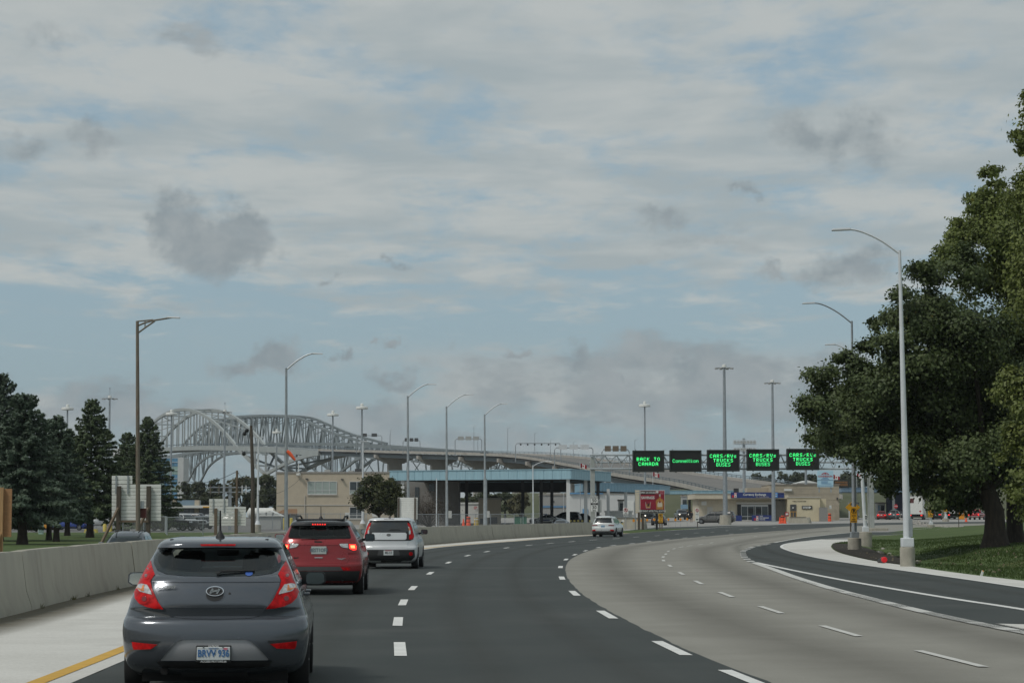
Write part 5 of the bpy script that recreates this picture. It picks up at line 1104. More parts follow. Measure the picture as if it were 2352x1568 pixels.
for q in (0, 17.):
    m = MB(); st = [-160+i*7.025 for i in range(73)]
    for a, b in zip(st, st[1:]): m.beam(bp(a,q,ribz2(a))-o1, bp(b,q,ribz2(b))-o1, 1.2, 1.7)
    m.build('arch_rib', M_steel, br)
    m = MB()
    for a, b in zip(st, st[1:]): m.beam(bp(a,q,zdk(a)-1.2)-o1, bp(b,q,zdk(b)-1.2)-o1, .9, 2.6)
    m.build('tie_girder', M_steel, br)
    for i in range(1, 18): s = 281*i/18; bt('hanger', bp(s,q,zdk(s)), bp(s,q,ribz(s)), .75, .75, M_steel, br, o1)
    for s in (-18,-40,-62,-82,-104,-126,-146): bt('spandrel_post', bp(s,q,zdk(s)-2), bp(s,q,ribz(s)), 1., 1., M_steel, br, o1)
    bt('pier', bp(-62,q,0), bp(-62,q,25), 3., 4., M_bconc, br, o1); bt('pier', bp(343,q,0), bp(343,q,26), 3., 4., M_bconc, br, o1)
    m = MB()
    for a, b in zip(st, st[1:]): m.beam(bp(a,q,zdk(a)+1.2)-o1, bp(b,q,zdk(b)+1.2)-o1, .15, .5)
    m.build('railing', M_rail, br)
m = MB(); 
for a, b in zip(st, st[1:]): m.beam(bp(a,8.5,zdk(a)-.7)-o1, bp(b,8.5,zdk(b)-.7)-o1, 16, .5)
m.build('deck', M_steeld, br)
for i in range(2, 17, 2):
    s, s2 = 281*i/18, 281*(i+2)/18
    bt('portal_strut', bp(s,0,ribz(s)), bp(s,17,ribz(s)), .7, .7, M_steel, br, o1)
    if i < 16: bt('lateral_brace', bp(s,0,ribz(s)), bp((s+s2)/2,8.5,(ribz(s)+ribz(s2))/2), .5, .5, M_steel, br, o1); bt('lateral_brace', bp(s,17,ribz(s)), bp((s+s2)/2,8.5,(ribz(s)+ribz(s2))/2), .5, .5, M_steel, br, o1); bt('lateral_brace', bp(s2,0,ribz(s2)), bp((s+s2)/2,8.5,(ribz(s)+ribz(s2))/2), .5, .5, M_steel, br, o1)
for s, s2 in ((-40,-82),(-82,-126),(-18,-62)): bt('lateral_brace', bp(s,0,ribz(s)), bp(s2,17,ribz(s2)), .9, .9, M_steel2, br, o1); bt('lateral_brace', bp(s,17,ribz(s)), bp(s2,0,ribz(s2)), .9, .9, M_steel2, br, o1)
sc_ = MB(); sc_.beam(bp(296,-1,46)-o1, bp(330,-1,46)-o1, 3., 6.); sc_.build('work_sheeting', mat('white sheeting', (.62,.63,.64), .7, var=.1, vscale=.3), br)
# old cantilever truss behind
ob_ = thing('truss_bridge', 'older grey cantilever truss bridge behind the pale arch', 'bridge', bp(0,48,0)); o2 = ob_.location.copy(); Q0 = 48.
zo = pchip([-760,-500,-420,-300,-160,-31,60,150,260,360,480], [5,14,20,28,36,42.5,45.5,47.5,47.5,46.5,45])
ztop = pchip([-95,-31,18,44,85,131,198,267,310,347], [40,47.5,55.5,59.5,62.5,64.6,66.3,64.5,58,49]); zbot = pchip([-110,-75,-45,-15,10,40,70,130,180,241,273,298,313,324,345,380], [35,33,27,22,29,35.5,39,41.5,43,43.5,40.5,35,28,24,32,39])
for q in (Q0, Q0+9):
    S_ = [-94+i*12.6 for i in range(36)]
    tm, bm_ = MB(), MB()
    for a, b in zip(S_, S_[1:]):
        if b <= 348: tm.beam(bp(a,q,ztop(a))-o2, bp(b,q,ztop(b))-o2, 1., 1.3)
        bm_.beam(bp(a,q,zbot(a))-o2, bp(b,q,zbot(b))-o2, 1., 1.3)
    tm.build('top_chord', M_steel2, ob_); bm_.build('bottom_chord', M_steel2, ob_)
    for i, s in enumerate(S_[:-1]):
        zt_ = ztop(s) if s < 347 else zo(s)
        bt('vertical', bp(s,q,zbot(s)), bp(s,q,zt_), .6, .6, M_steel2, ob_, o2)
        s2 = S_[i+1]; up = i % 2 == 0; zt2 = ztop(s2) if s2 < 347 else zo(s2)
        bt('diagonal', bp(s,q,zbot(s) if up else zt_), bp(s2,q,zt2 if up else zbot(s2)), .75, .75, M_steel2, ob_, o2)
    m = MB(); S2 = [-420+i*15 for i in range(57)]
    for a, b in zip(S2, S2[1:]): m.beam(bp(a,q,zo(a)-.8)-o2, bp(b,q,zo(b)-.8)-o2, .7, 1.8)
    m.build('deck_girder', M_steel2, ob_)
    bt('pier', bp(324,q,0), bp(324,q,24), 3, 4, M_bconc, ob_, o2); bt('pier', bp(-15,q,0), bp(-15,q,22), 3, 4, M_bconc, ob_, o2)
for i, s in enumerate(S_[4:32]):
    zt_ = ztop(s); bt('sway_strut', bp(s,Q0,zt_), bp(s,Q0+9,zt_), .5, .5, M_steel2, ob_, o2)
    if s < 310: bt('sway_brace', bp(s,Q0,zt_-1), bp(s+12.6,Q0+9,ztop(s+12.6)-1), .4, .4, M_steel2, ob_, o2); bt('portal_brace', bp(s,Q0,zt_-5), bp(s,Q0+9,zt_-1), .4, .4, M_steel2, ob_, o2)
for k in range(9):                                            # deck trusses and bents of the old approach
    sa, sb = -40-k*38, -78-k*38
    for q in (Q0, Q0+9):
        za_, zb_ = zo(sa)-1.6, zo(sb)-1.6
        for j in range(4):
            s, s2 = sa+(sb-sa)*j/4, sa+(sb-sa)*(j+1)/4; sm = (s+s2)/2; m1 = zo(sm)-7
            bt('approach_diagonal', bp(s,q,zo(s)-1.6), bp(sm,q,m1), .5, .5, M_steel2, ob_, o2); bt('approach_diagonal', bp(sm,q,m1), bp(s2,q,zo(s2)-1.6), .5, .5, M_steel2, ob_, o2)
        bt('approach_chord', bp(sa-5,q,zo(sa)-7), bp(sb+5,q,zo(sb)-7), .5, .5, M_steel2, ob_, o2)
        bt('bent_leg', bp(sb,q,zb_-4), bp(sb,q+(3 if q > Q0 else -3),0), .8, .8, M_steel2, ob_, o2)
    for z0, z1 in ((.1,.5),(.5,.9)): bt('bent_brace', bp(sb,Q0-3*(1-z0),zo(sb)*z0), bp(sb,Q0+9+3*(1-z1),zo(sb)*z1), .4, .4, M_steel2, ob_, o2); bt('bent_brace', bp(sb,Q0+9+3*(1-z0),zo(sb)*z0), bp(sb,Q0-3*(1-z1),zo(sb)*z1), .4, .4, M_steel2, ob_, o2)
# approach viaducts
def viaduct(label, path, wid, depth, rails=True, name='approach_viaduct'):
    P = spline([Vector(p) for p in path], 9.); t = thing(name, label, 'viaduct', (P[0].x, P[0].y, 0)); o = t.location.copy(); E = []
    for i, p in enumerate(P):
        d = (P[min(i+1,len(P)-1)]-P[max(i-1,0)]); d.z = 0; d.normalize(); E.append(Vector((d.y,-d.x,0)))     # right of travel
    sg = 1 if E[0].x > 0 else -1; E = [e*sg for e in E]
    lf = [p-o for p in P]; rt = [p+e*wid-o for p, e in zip(P, E)]; n = len(P)
    def strip(A_, B_, name, m): mb = MB(); mb.add(A_+B_, [(i, i+1, n+i+1, n+i) for i in range(n-1)]); return mb.build(name, m, t, 30)
    dz = lambda L_, z: [v+Vector((0,0,z)) for v in L_]
    strip(lf, rt, 'deck', M_deck); strip(dz(lf,-.6), dz(rt,-.6), 'soffit', M_bconc)
    for L_, nm in ((lf,'parapet'), (rt,'parapet')):
        m = MB()
        for a, b in zip(L_, L_[1:]): m.beam(a+Vector((0,0,.35)), b+Vector((0,0,.35)), .35, .9)
        m.build(nm, M_bconc, t); m = MB()
        for a, b in zip(L_, L_[1:]):
            for z in (1.1, 1.5): m.beam(a+Vector((0,0,z)), b+Vector((0,0,z)), .12, .14)
            m.beam(a+Vector((0,0,.8)), a+Vector((0,0,1.5)), .14); c = (a+b)/2; m.beam(c+Vector((0,0,.8)), c+Vector((0,0,1.5)), .14)
        m.build('railing', M_rail, t)
    for k in (.06,.35,.65,.94):
        m = MB()
        for i in range(n-1): a, b = lf[i].lerp(rt[i], k), lf[i+1].lerp(rt[i+1], k); m.beam(a+Vector((0,0,-.6-depth/2)), b+Vector((0,0,-.6-depth/2)), .5, depth)
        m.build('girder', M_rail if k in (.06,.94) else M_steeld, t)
    return t, P, E
v1, VP, VE = viaduct('long grey approach viaduct curving down from the arch bridge to the plaza', [bp(-160,-.5,34),bp(-260,-.5,30.2),bp(-400,-.5,25),(19,720,18.6),(28,600,13.2),(38,520,9.5),(43,470,6.8),(45,448,5.5)], 24, 1.6)
for i, px in enumerate((862,957,1062,1152,1215,1275)):
    k = (px-1176)/4938; s = (k*1200+153.8)/(-.373-k*.928); p = min(VP, key=lambda q: abs(q.x-k*q.y)); j = VP.index(p); e = VE[j]; zt_ = p.z-2.4
    t = thing('viaduct_pier', '%s hammerhead concrete pier under the long approach viaduct from the left' % ['first','second','third','fourth','fifth','sixth'][i], 'pier', (p.x+e.x*9, p.y+e.y*9, zg(p.y)), -math.atan2(e.y, e.x)*-1, 'viaduct piers')
    MB().prism([(-9.5,zt_),(9.5,zt_),(9.5,zt_-1.4),(4.,zt_-4.),(-4.,zt_-4.),(-9.5,zt_-1.4)], -1.2, 1.2).build('cap', M_bconc, t); MB().box(-3.2,3.2,-1.,1.,-1,zt_-3.9).build('stem', M_bconc, t)
# lamps and portals standing on the viaduct
def near(px): return min(range(len(VP)), key=lambda j: abs(VP[j].x-(px-1176)/4938*VP[j].y))
for i, px in enumerate((812,902,995,1100,1125,1162,1213,1258,1332,1360,1384)):
    j = near(px); p = VP[j]+VE[j]*(.4 if i % 2 else 17.6); t = thing('viaduct_lamp', 'slender lamp standard on the viaduct rail, number %s from the arch' % ['one','two','three','four','five','six','seven','eight','nine','ten','eleven'][i], 'street lamp', p, 0, 'lamp standards on the viaduct'); H = 50*mpx(p.y)*(.8+.25*(i % 3))
    MB().cyl((0,0,.7),(0,0,H),.13,.07,6).build('pole', M_galv, t); MB().beam((0,0,H),(1.2,-.3,H+.3),.08).build('arm', M_galv, t)
def portal(label, px0, px1, ytop, npan, over=None, pm=None, lamp=False):
    j = near((px0+px1)/2); d = VP[j].y; z0 = VP[j].z; t = thing('sign_portal', label, 'sign portal', (pt(px0,1187,d).x, d, z0), 0, 'sign portals on the viaduct'); w_ = (px1-px0)*mpx(d); H = hz_(ytop, d)-z0
    for x in (0, w_): MB().tube([(x,0,-.5),(x,0,H-.6),(x+(.5 if x == 0 else -.5),0,H)], .17, 6).build('post', M_galv, t)
    MB().beam((.4,0,H),(w_-.4,0,H),.3).build('beam', M_galv, t)
    for k in range(npan):
        x = w_*(k+.75)/(npan+.5)
        if lamp: MB().box(x-.28,x+.28,-.3,.1,H-.7,H-.15).build('signal_head', M_blk, t)
        else: MB().box(x-w_*.11,x+w_*.11,-.3,-.16,H-.5,H+1.0).build('sign_panel', pm or M_gbox, t)
portal('sign portal with three dark panels on the viaduct left of the middle lamp', 925,964,1011,3,pm=M_dgrey); portal('sign portal with three grey panels on the viaduct above the canopy', 1045,1106,1007.5,3)
portal('wide portal with square signal heads over the viaduct', 1184,1288,1018,6,lamp=True); portal('lattice portal with three sign boxes at the viaduct bend', 1274,1362,1028,3,pm=M_wpole)
portal('portal with amber panels over the road behind the first message sign', 1383,1446,1032,3,pm=mat('amber display', (.16,.12,.08), .6)); portal('small sign portal on the old bridge approach', 818,876,1000,2,pm=M_dgrey)
# grassed embankment that carries the ramps behind the plaza
em_ = MB(); n_ = 40
for i_ in range(n_+1):
    x_ = -42+i_*9.; h_ = 6.2*ss(-42,5,x_)*(1-.35*ss(120,300,x_))+.5*math.sin(i_*.8)
    em_.v += [(x_,455,1.45),(x_,478,1.5+h_*.75),(x_,500,1.5+h_),(x_,560,1.5+h_),(x_,580,1.4)]
for i_ in range(n_): em_.f += [(i_*5+k_, (i_+1)*5+k_, (i_+1)*5+k_+1, i_*5+k_+1) for k_ in range(4)]
o = em_.build('embankment', M_dry, None, 60); o['kind'] = 'structure'
# ================================================================ buildings
M_tan = mat('tan brick', (.50,.435,.335), .9, var=.05, vscale=1.2, bump=.15, bscale=30); M_tan2 = mat('darker tan brick', (.42,.365,.285), .9, var=.06, vscale=1.5); M_trim = mat('pale trim', (.52,.50,.46), .8); M_roofm = mat('roof edge', (.30,.28,.25), .8)  # second tan is darker, for plinths, joints and small blocks
M_win = mat('window glass', (.05,.062,.068), .07, coat=.6, var=.2, vscale=.5); M_blind = mat('pale blind', (.34,.40,.37), .5, var=.06, vscale=1.); M_alu = mat('white window frame', (.60,.61,.60), .5); M_bluew = mat('blue glazing', (.10,.25,.40), .1, coat=.5, var=.2, vscale=.3); M_tealw = mat('pale green glazing', (.30,.43,.40), .15, coat=.3)
def bx(root, x0, x1, y0, y1, d, dep, m, name, z0=None, z1=None, bevel=0.):
    """a block whose front face spans those picture limits at distance d"""
    a, b = loc(root, x0, y0, d), loc(root, x1, y1, d); return MB().box(a.x, b.x, a.y, a.y+dep, b.z if z0 is None else z0, a.z if z1 is None else z1).build(name, m, root, 0, bevel)
def window(root, x0, x1, y0, y1, d, cols, rows, m=None, lower=None, name='window'):
    a, b = loc(root, x0, y0, d), loc(root, x1, y1, d); w_, h = b.x-a.x, a.z-b.z; f = .07
    fr_ = MB()
    for i in range(cols+1): x = a.x+w_*i/cols; fr_.box(x-f/2,x+f/2,a.y-.08,a.y-.004,b.z,a.z)
    for j in range(rows+1): z = b.z+h*j/rows if rows != 2 else b.z+h*(0,.27,1)[j]; fr_.box(a.x,b.x,a.y-.075,a.y-.004,z-f/2,z+f/2)
    o = fr_.build(name, M_alu, root)
    for i in range(cols):
        for j in range(rows):
            za_, zb_ = (b.z+h*j/rows, b.z+h*(j+1)/rows) if rows != 2 else ((b.z, b.z+h*.27) if j == 0 else (b.z+h*.27, a.z))
            MB().box(a.x+w_*i/cols+f/2,a.x+w_*(i+1)/cols-f/2,a.y-.03,a.y-.006,za_+f/2,zb_-f/2).build('pane', (lower if j == 0 and lower else m) or M_win, o)
    MB().box(a.x-.1,b.x+.1,a.y-.16,a.y-.082,b.z-.14,b.z-.04).build('sill', M_trim, o)
def building(name, label, x, d, rz=0): return thing(name, label, 'building', onz(x, d))
D = 300.; t = building('office_building', 'two storey tan brick customs office behind the red and white cars', 760, D)
g0 = -.3
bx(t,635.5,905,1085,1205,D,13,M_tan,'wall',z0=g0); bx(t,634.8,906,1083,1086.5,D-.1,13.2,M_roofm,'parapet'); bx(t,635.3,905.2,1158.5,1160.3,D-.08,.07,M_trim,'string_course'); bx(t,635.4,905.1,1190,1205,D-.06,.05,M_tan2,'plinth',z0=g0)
window(t,707,773.5,1105.5,1134.3,D,4,2,M_blind); window(t,803.5,836,1105.5,1133.5,D,2,2,M_win,M_blind); window(t,803.5,836,1164,1190,D,2,2,M_win); window(t,868,894,1105.5,1133.5,D,2,2,M_win)
bx(t,800,812,1080,1083.5,D+5,1.5,M_gbox,'roof_unit'); bx(t,815,829,1076,1083.5,D+5,1.5,M_dgrey,'roof_unit'); bx(t,745,758,1078,1083.5,D+7,1.5,M_gbox,'roof_unit')
for x, y in ((785,1100),(704,1099)): bx(t,x-2,x+3,y-1,y+1.4,D-.5,.5,M_dgrey,'wall_lamp')
c = loc(t,686,1083,D-.3); MB().cyl((c.x,c.y,c.z),(c.x,c.y,c.z+1.1),.06).cyl((c.x-.3,c.y,c.z-.4),(c.x+.1,c.y,c.z-.4),.18).build('camera_mount', M_wht, t); MB().lathe([(.001,0),(.2,.05),(.22,.3),(.001,.36)],10,(c.x+.1,c.y-.3,c.z-.55)).build('camera', M_wht, t, 40)
bx(t,792.5,802.5,1176.5,1186.5,D-.1,.06,M_wht,'wall_notice'); bx(t,855,866,1177,1186,D-.1,.06,M_wht,'wall_notice'); a = loc(t,700.5,1137,D-.1); MB().cyl((a.x,a.y,0),(a.x,a.y,a.z),.05).build('downpipe', M_trim, t)
bx(t,905,1054,1103,1205,D+4,9,mat('grey render', (.26,.25,.235), .9, var=.08, vscale=.8),'annex',z0=g0); bx(t,953,962,1118,1205,D+3.9,.1,M_win,'dark_window'); bx(t,985,998,1110,1128,D+3.9,.1,M_win,'dark_window')
# little porch and sheds before the office
t = building('guard_shelter', 'small shelter with brown sloping roof against the office corner', 660, 262); M_brn = mat('brown shingle', (.20,.115,.06), .9, var=.15, vscale=4)
a, b = loc(t,632.5,1168,262), loc(t,684,1179,262); MB().add([(a.x+.9,2.2,a.z),(b.x-.3,2.2,a.z),(b.x,-.4,b.z),(a.x,-.4,b.z),(a.x+.9,2.2,a.z-.12),(b.x-.3,2.2,a.z-.12),(b.x,-.4,b.z-.12),(a.x,-.4,b.z-.12)],[(0,1,2,3),(7,6,5,4),(3,2,6,7),(2,1,5,6),(0,3,7,4),(1,0,4,5)]).build('roof', M_brn, t)
bx(t,634,674,1179.5,1205,263.5,1.5,M_dgrey,'back_wall',z0=0); bx(t,668,682,1179.5,1205,262.4,2,M_gbox,'side_wall',z0=0)
t = building('storage_shed', 'small pale shed with white gabled roof beside the slim lamp pole', 620, 250); a, b = loc(t,594,1185,250), loc(t,645,1200,250); xm = (a.x+b.x)/2; MB().box(a.x,b.x,0,4,0,a.z).build('wall', M_gbox, t); r_ = loc(t,620,1172,250).z
MB().prism([(a.x-.15,a.z+.002),(b.x+.15,a.z+.002),(xm,r_)],-.2,4.2).build('roof', M_wht, t)
for x in (-.4,.4): MB().box(xm+x-.05,xm+x+.05,-.23,-.205,a.z+.15,a.z+.45).build('vent', M_dgrey, t)
t = building('storage_tank', 'long white horizontal tank behind the wooden utility pole', 590, 300); a, b = loc(t,566,1172,300), loc(t,632,1180,300); MB().tube([(a.x,1,a.z-.3),(a.x+.3,1,a.z-.35),(b.x-.3,1,a.z-.35),(b.x,1,a.z-.3)],[.3,.75,.75,.3],14).build('shell', M_wht, t, 50); MB().box(a.x+.6,a.x+1,.6,1.4,0,a.z-1).box(b.x-1,b.x-.6,.6,1.4,0,a.z-1).build('saddle', M_gbox, t)
# blue canopy over the inspection lanes
M_soff = mat('shaded soffit', (.035,.036,.038), .9)  # darkness under the canopy is put into this colour
def canopy(name, label, corners, z0, z1, m, cols=(), colm=None, colr=.22, group=None):
    cx_, cy_ = np.mean([c[0] for c in corners]), np.mean([c[1] for c in corners]); b = Vector((cx_, cy_, zg(cy_))); t = thing(name, label, 'canopy', b, 0, group); P = [(x-cx_, y-cy_) for x, y in corners]; zb_, zt_ = z0-b.z, z1-b.z; n = len(P)
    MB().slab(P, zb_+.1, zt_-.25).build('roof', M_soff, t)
    for i in range(n):
        a, c = Vector((*P[i],0)), Vector((*P[(i+1) % n],0)); dd = (c-a).normalized(); nn = Vector((dd.y,-dd.x,0)); k = max(2, int((c-a).length/1.2)); f = MB()
        for j in range(k):
            p, q = a.lerp(c, j/k)+nn*.06, a.lerp(c, (j+.93)/k)+nn*.06; f.beam(p+Vector((0,0,(zb_+zt_)/2)), q+Vector((0,0,(zb_+zt_)/2)), .1, zt_-zb_)
        fo_ = MB().beam(a-dd*.05+nn*.02+Vector((0,0,(zb_+zt_)/2)), c+dd*.05+nn*.02+Vector((0,0,(zb_+zt_)/2)), .1, zt_-zb_-.02).build('fascia', m, t)
        f.build('fascia_rib', m, fo_); MB().beam(a-dd*.1+nn*.05+Vector((0,0,zt_+.05)), c+dd*.1+nn*.05+Vector((0,0,zt_+.05)), .3, .1).build('coping', m, fo_)
    for x, y, mm in cols: MB().box(x-cx_-colr,x-cx_+colr,y-cy_-colr,y-cy_+colr,zg(y)-b.z-.2,zb_+.36).build('column', mm, t)
    return t
zb_, zt_ = hz_(1100,280), hz_(1078,280); M_colw = mat('white column', (.62,.63,.62), .6); M_cold = mat('dark column', (.05,.05,.052), .7)
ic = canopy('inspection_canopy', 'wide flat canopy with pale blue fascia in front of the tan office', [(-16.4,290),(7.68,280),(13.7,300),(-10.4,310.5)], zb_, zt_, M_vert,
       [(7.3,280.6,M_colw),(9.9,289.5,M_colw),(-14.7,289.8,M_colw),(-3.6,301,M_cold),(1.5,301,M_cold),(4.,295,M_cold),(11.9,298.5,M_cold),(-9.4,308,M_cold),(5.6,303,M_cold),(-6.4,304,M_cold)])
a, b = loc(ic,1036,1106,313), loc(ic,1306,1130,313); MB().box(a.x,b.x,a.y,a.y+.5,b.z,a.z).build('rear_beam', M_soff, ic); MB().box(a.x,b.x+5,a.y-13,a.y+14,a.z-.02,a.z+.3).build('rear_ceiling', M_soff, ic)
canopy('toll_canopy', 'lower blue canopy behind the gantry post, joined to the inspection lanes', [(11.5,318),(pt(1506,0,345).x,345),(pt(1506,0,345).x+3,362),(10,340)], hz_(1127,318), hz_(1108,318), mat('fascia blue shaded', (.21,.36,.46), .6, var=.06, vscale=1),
       [(pt(1393,0,322).x,322.5,M_colw),(pt(1430,0,335).x,332,M_colw),(pt(1470,0,340).x,341,M_cold)])
canopy('toll_canopy', 'long thin pale blue toll canopy left of the currency exchange', [(pt(1525,0,400).x,400),(pt(1700,0,400).x,400),(pt(1700,0,400).x,408),(pt(1525,0,400).x,408)], hz_(1134,400), hz_(1127,400), M_vert, [(pt(1561,0,402).x,402,M_colw),(pt(1576,0,404).x,404,M_cold)])
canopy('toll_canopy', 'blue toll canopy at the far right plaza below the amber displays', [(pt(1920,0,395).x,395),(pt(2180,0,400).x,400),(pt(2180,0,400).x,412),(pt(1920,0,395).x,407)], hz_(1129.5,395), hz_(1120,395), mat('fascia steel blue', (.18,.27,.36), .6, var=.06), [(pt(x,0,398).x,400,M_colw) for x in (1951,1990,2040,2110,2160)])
# booths, warehouse and sheds
def block(name, label, x0, x1, y0, d, dep, m, roof=None, cat='building'):
    t = thing(name, label, cat, onz((x0+x1)/2, d)); a, b = loc(t,x0,y0,d), loc(t,x1,y0,d); MB().box(a.x,b.x,0,dep,-.3,a.z).build('wall', m, t); MB().box(a.x-.12,b.x+.12,-.12,dep+.12,a.z,a.z+.25).build('roof', roof or M_roofm, t); return t
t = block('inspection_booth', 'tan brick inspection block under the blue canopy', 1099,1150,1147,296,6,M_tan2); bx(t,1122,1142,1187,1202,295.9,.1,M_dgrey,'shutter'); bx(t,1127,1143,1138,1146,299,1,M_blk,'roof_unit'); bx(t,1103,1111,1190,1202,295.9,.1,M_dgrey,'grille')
t = block('trailer', 'white semitrailer parked beyond the canopy left of the inspection block', 1053,1100,1157,330,2.6,M_wht,M_wht,'trailer'); stext(t,'SP',1092,1166,329.85,6,mat('print red trailer',(.5,.05,.06),.5),t,.01); MB().box(-1.4,1.4,.2,2.4,-.1,.9).build('chassis', M_under, t)
t = block('warehouse', 'grey flat roofed shed with blue stripe behind the canopy columns', 1241,1306,1137,345,12,mat('grey cladding',(.34,.34,.33),.8,var=.05,vscale=.6)); bx(t,1243,1300,1161,1165,344.9,.08,mat('stripe blue',(.12,.25,.42),.6),'stripe'); bx(t,1256,1290,1131,1136.5,350,2,M_gbox,'roof_unit'); bx(t,1268,1273,1150,1152,344.9,.1,M_dgrey,'vent')
t = block('warehouse', 'long white warehouse with blue eaves behind the gantry post', 1300,1470,1134,372,20,mat('white cladding',(.58,.59,.58),.7,var=.04,vscale=.5)); bx(t,1309,1385,1130.6,1134,371.6,.3,mat('eaves blue',(.12,.30,.52),.6),'eaves'); bx(t,1438,1456,1150,1182,371.8,.2,M_wht,'loading_door'); bx(t,1338,1350,1168,1180,371.8,.2,mat('awning blue',(.15,.33,.55),.6),'awning')
t = block('toll_booth', 'narrow toll booth with dark window beneath the lower blue canopy', 1421,1432,1150,338,2,M_wht); bx(t,1424,1431,1155,1172,337.9,.1,M_win,'window')
t = block('toll_booth', 'small glazed toll booth left of the dark pickup truck', 1566,1578,1140,398,2.4,M_gbox); bx(t,1568,1577,1147,1160,397.9,.1,M_win,'window'); bx(t,1564,1580,1158,1168,397,.8,mat('booth blue',(.2,.33,.45),.6),'panel')
t = block('low_wall', 'low white wall in front of the warehouse', 1390,1452,1176,335,.4,M_wht,M_wht,'wall')
# glass tower and customs hall on the left
t = building('office_tower', 'slim glass office tower with white corner behind the spruces', 400, 600); D = 600.
bx(t,340,408,1050,1200,D,14,M_gbox,'core',z0=0); bx(t,408.5,420.5,1050,1150,D-.6,10,mat('white cladding tower',(.55,.57,.57),.7,var=.05,vscale=.4),'corner_fin',z0=0)
for j in range(10):
    y0 = 1052+j*9.4
    for i in range(6): x = 345+i*10.6; bx(t,x+.3,x+10.2,y0,y0+8.7,D-.3,.28,(M_bluew,M_bluew,M_tealw)[(j*2+i//3+j//3) % 3],'glazing_panel')
    if j % 2: bx(t,343,408,y0-.9,y0-.1,D-.5,.45,M_wht,'floor_band')
t = building('customs_hall', 'low glazed customs hall with flat white roof beyond the parked cars', 460, 440); D = 440.
bx(t,396,482,1166,1200,D,10,mat('hall grey',(.16,.165,.165),.8,var=.15,vscale=.6),'wall',z0=0); bx(t,394,484,1160,1166,D-3,14,M_wht,'roof'); bx(t,402,448,1148,1160,D+.5,8,mat('hall blue',(.16,.23,.29),.6),'upper_block'); bx(t,396,404,1146,1200,D-.5,2,M_tan2,'pier',z0=0); bx(t,447,456,1148,1200,D-.5,2,M_tan2,'pier',z0=0)
for i in range(5): bx(t,406+i*8,413+i*8,1168,1182,D-.12,.1,M_win,'window')
for i in range(3): bx(t,458+i*8,465+i*8,1168,1180,D-.12,.1,M_win,'window')
bx(t,466,484,1162.5,1165,D-3.2,.15,M_yel,'clearance_bar')
# overhead sign frame seen edge-on behind the second sign back
b = onz(527.5,240); t = thing('overhead_sign_frame', 'grey T shaped overhead sign frame before the far trees', 'sign frame', b); D = 240.; bx(t,525,530.5,1113,1200,D,.3,M_galv,'post',z0=0)
for y in (1118.5,1129.5): bx(t,477,574,y-1.2,y+1.2,D-.1,.2,M_galv,'bar')
for x in (483,503,556,565): bx(t,x-.8,x+.8,1114,1134,D-.2,.1,M_rust if x < 520 else M_wht,'hanger')
# exchange house
D = 358.; t = building('exchange_building', 'low tan currency exchange building with blue sign and white doors', 1690, D); M_exch = mat('tan block', (.56,.50,.39), .9, var=.05, vscale=1.2); M_navy = mat('navy panel', (.016,.035,.17), .5)
bx(t,1604.5,1779,1144,1200,D,12,M_exch,'wall',z0=-.3); bx(t,1596,1811,1134,1145,D-1.6,15,M_exch,'fascia'); bx(t,1595.5,1811.5,1132.8,1134,D-1.7,15.2,M_roofm,'coping')
for i in range(12): bx(t,1605+i*14.4,1605.5+i*14.4,1146,1194,D-.03,.03,M_tan2,'joint')
bx(t,1691.5,1775,1153,1157,D-.5,.5,M_trim,'lintel'); bx(t,1693.5,1773,1158,1195,D-.12,.1,M_blk,'door_recess',z0=.02)
def exdoor(x0,x1): window(t,x0,x1,1162,1194,D-.15,2,2,M_win,None,'sliding_door')
exdoor(1702.5,1732); exdoor(1735,1764); bx(t,1702,1764,1158.5,1161.8,D-.25,.1,M_alu,'door_header')
for x0, x1 in ((1719,1730.5),(1737,1748)): bx(t,x0,x1,1166.5,1178,D-.25,.04,M_ink,'door_poster')
bx(t,1624,1637,1163.5,1185,D-.08,.06,M_trim,'side_door',z0=.02); bx(t,1611,1623,1150.5,1159.5,D-.06,.04,M_wht,'wall_notice'); bx(t,1773,1779.5,1147,1154,D-.06,.04,M_wht,'wall_notice')
D2 = D-1.75; sg_ = bx(t,1678.6,1788.5,1130,1143,D2,.12,M_navy,'sign_board'); stext(t,'Currency Exchange',1733,1135.3,D2-.02,5.2,M_wht,t,.012,.93); stext(t,'TEH - The Exchange House',1751,1140.5,D2-.02,2.,M_crm,t,.002)
def flags(x0, y0, k, d):
    M_fr, M_fb = mat('flag red',(.45,.02,.04),.6), mat('flag blue',(.02,.04,.2),.6)
    bx(t,x0,x0+5*k,y0,y0+5*k,d,.02,M_fb,'flag_canton')
    for i in range(3): bx(t,x0+5*k,x0+10*k,y0+i*1.7*k,y0+(i*1.7+.85)*k,d,.02,M_fr,'flag_stripe'); bx(t,x0+5*k,x0+10*k,y0+(i*1.7+.85)*k,y0+(i*1.7+1.7)*k,d,.02,M_wht,'flag_stripe')
    bx(t,x0,x0+5*k,y0+5.1*k,y0+10*k,d,.02,M_fr,'flag_panel'); bx(t,x0+5*k,x0+10*k,y0+5.1*k,y0+10*k,d,.02,M_wht,'flag_panel'); bx(t,x0+6.6*k,x0+8.4*k,y0+6.4*k,y0+8.8*k,d-.02,.02,M_fr,'flag_leaf')
flags(1681,1131,1.1,D2-.03)
bx(t,1774,1786,1130.8,1141.8,D2-.04,.04,mat('panel light blue',(.10,.32,.72),.5),'cash_panel'); stext(t,'ATM',1780,1134.5,D2-.07,3.2,M_wht,t,.006); bx(t,1776,1784,1138,1139.6,D2-.07,.02,M_wht,'print_line')
bx(t,1788.7,1801,1131,1142.5,D2+.05,.1,M_navy,'sign_return')
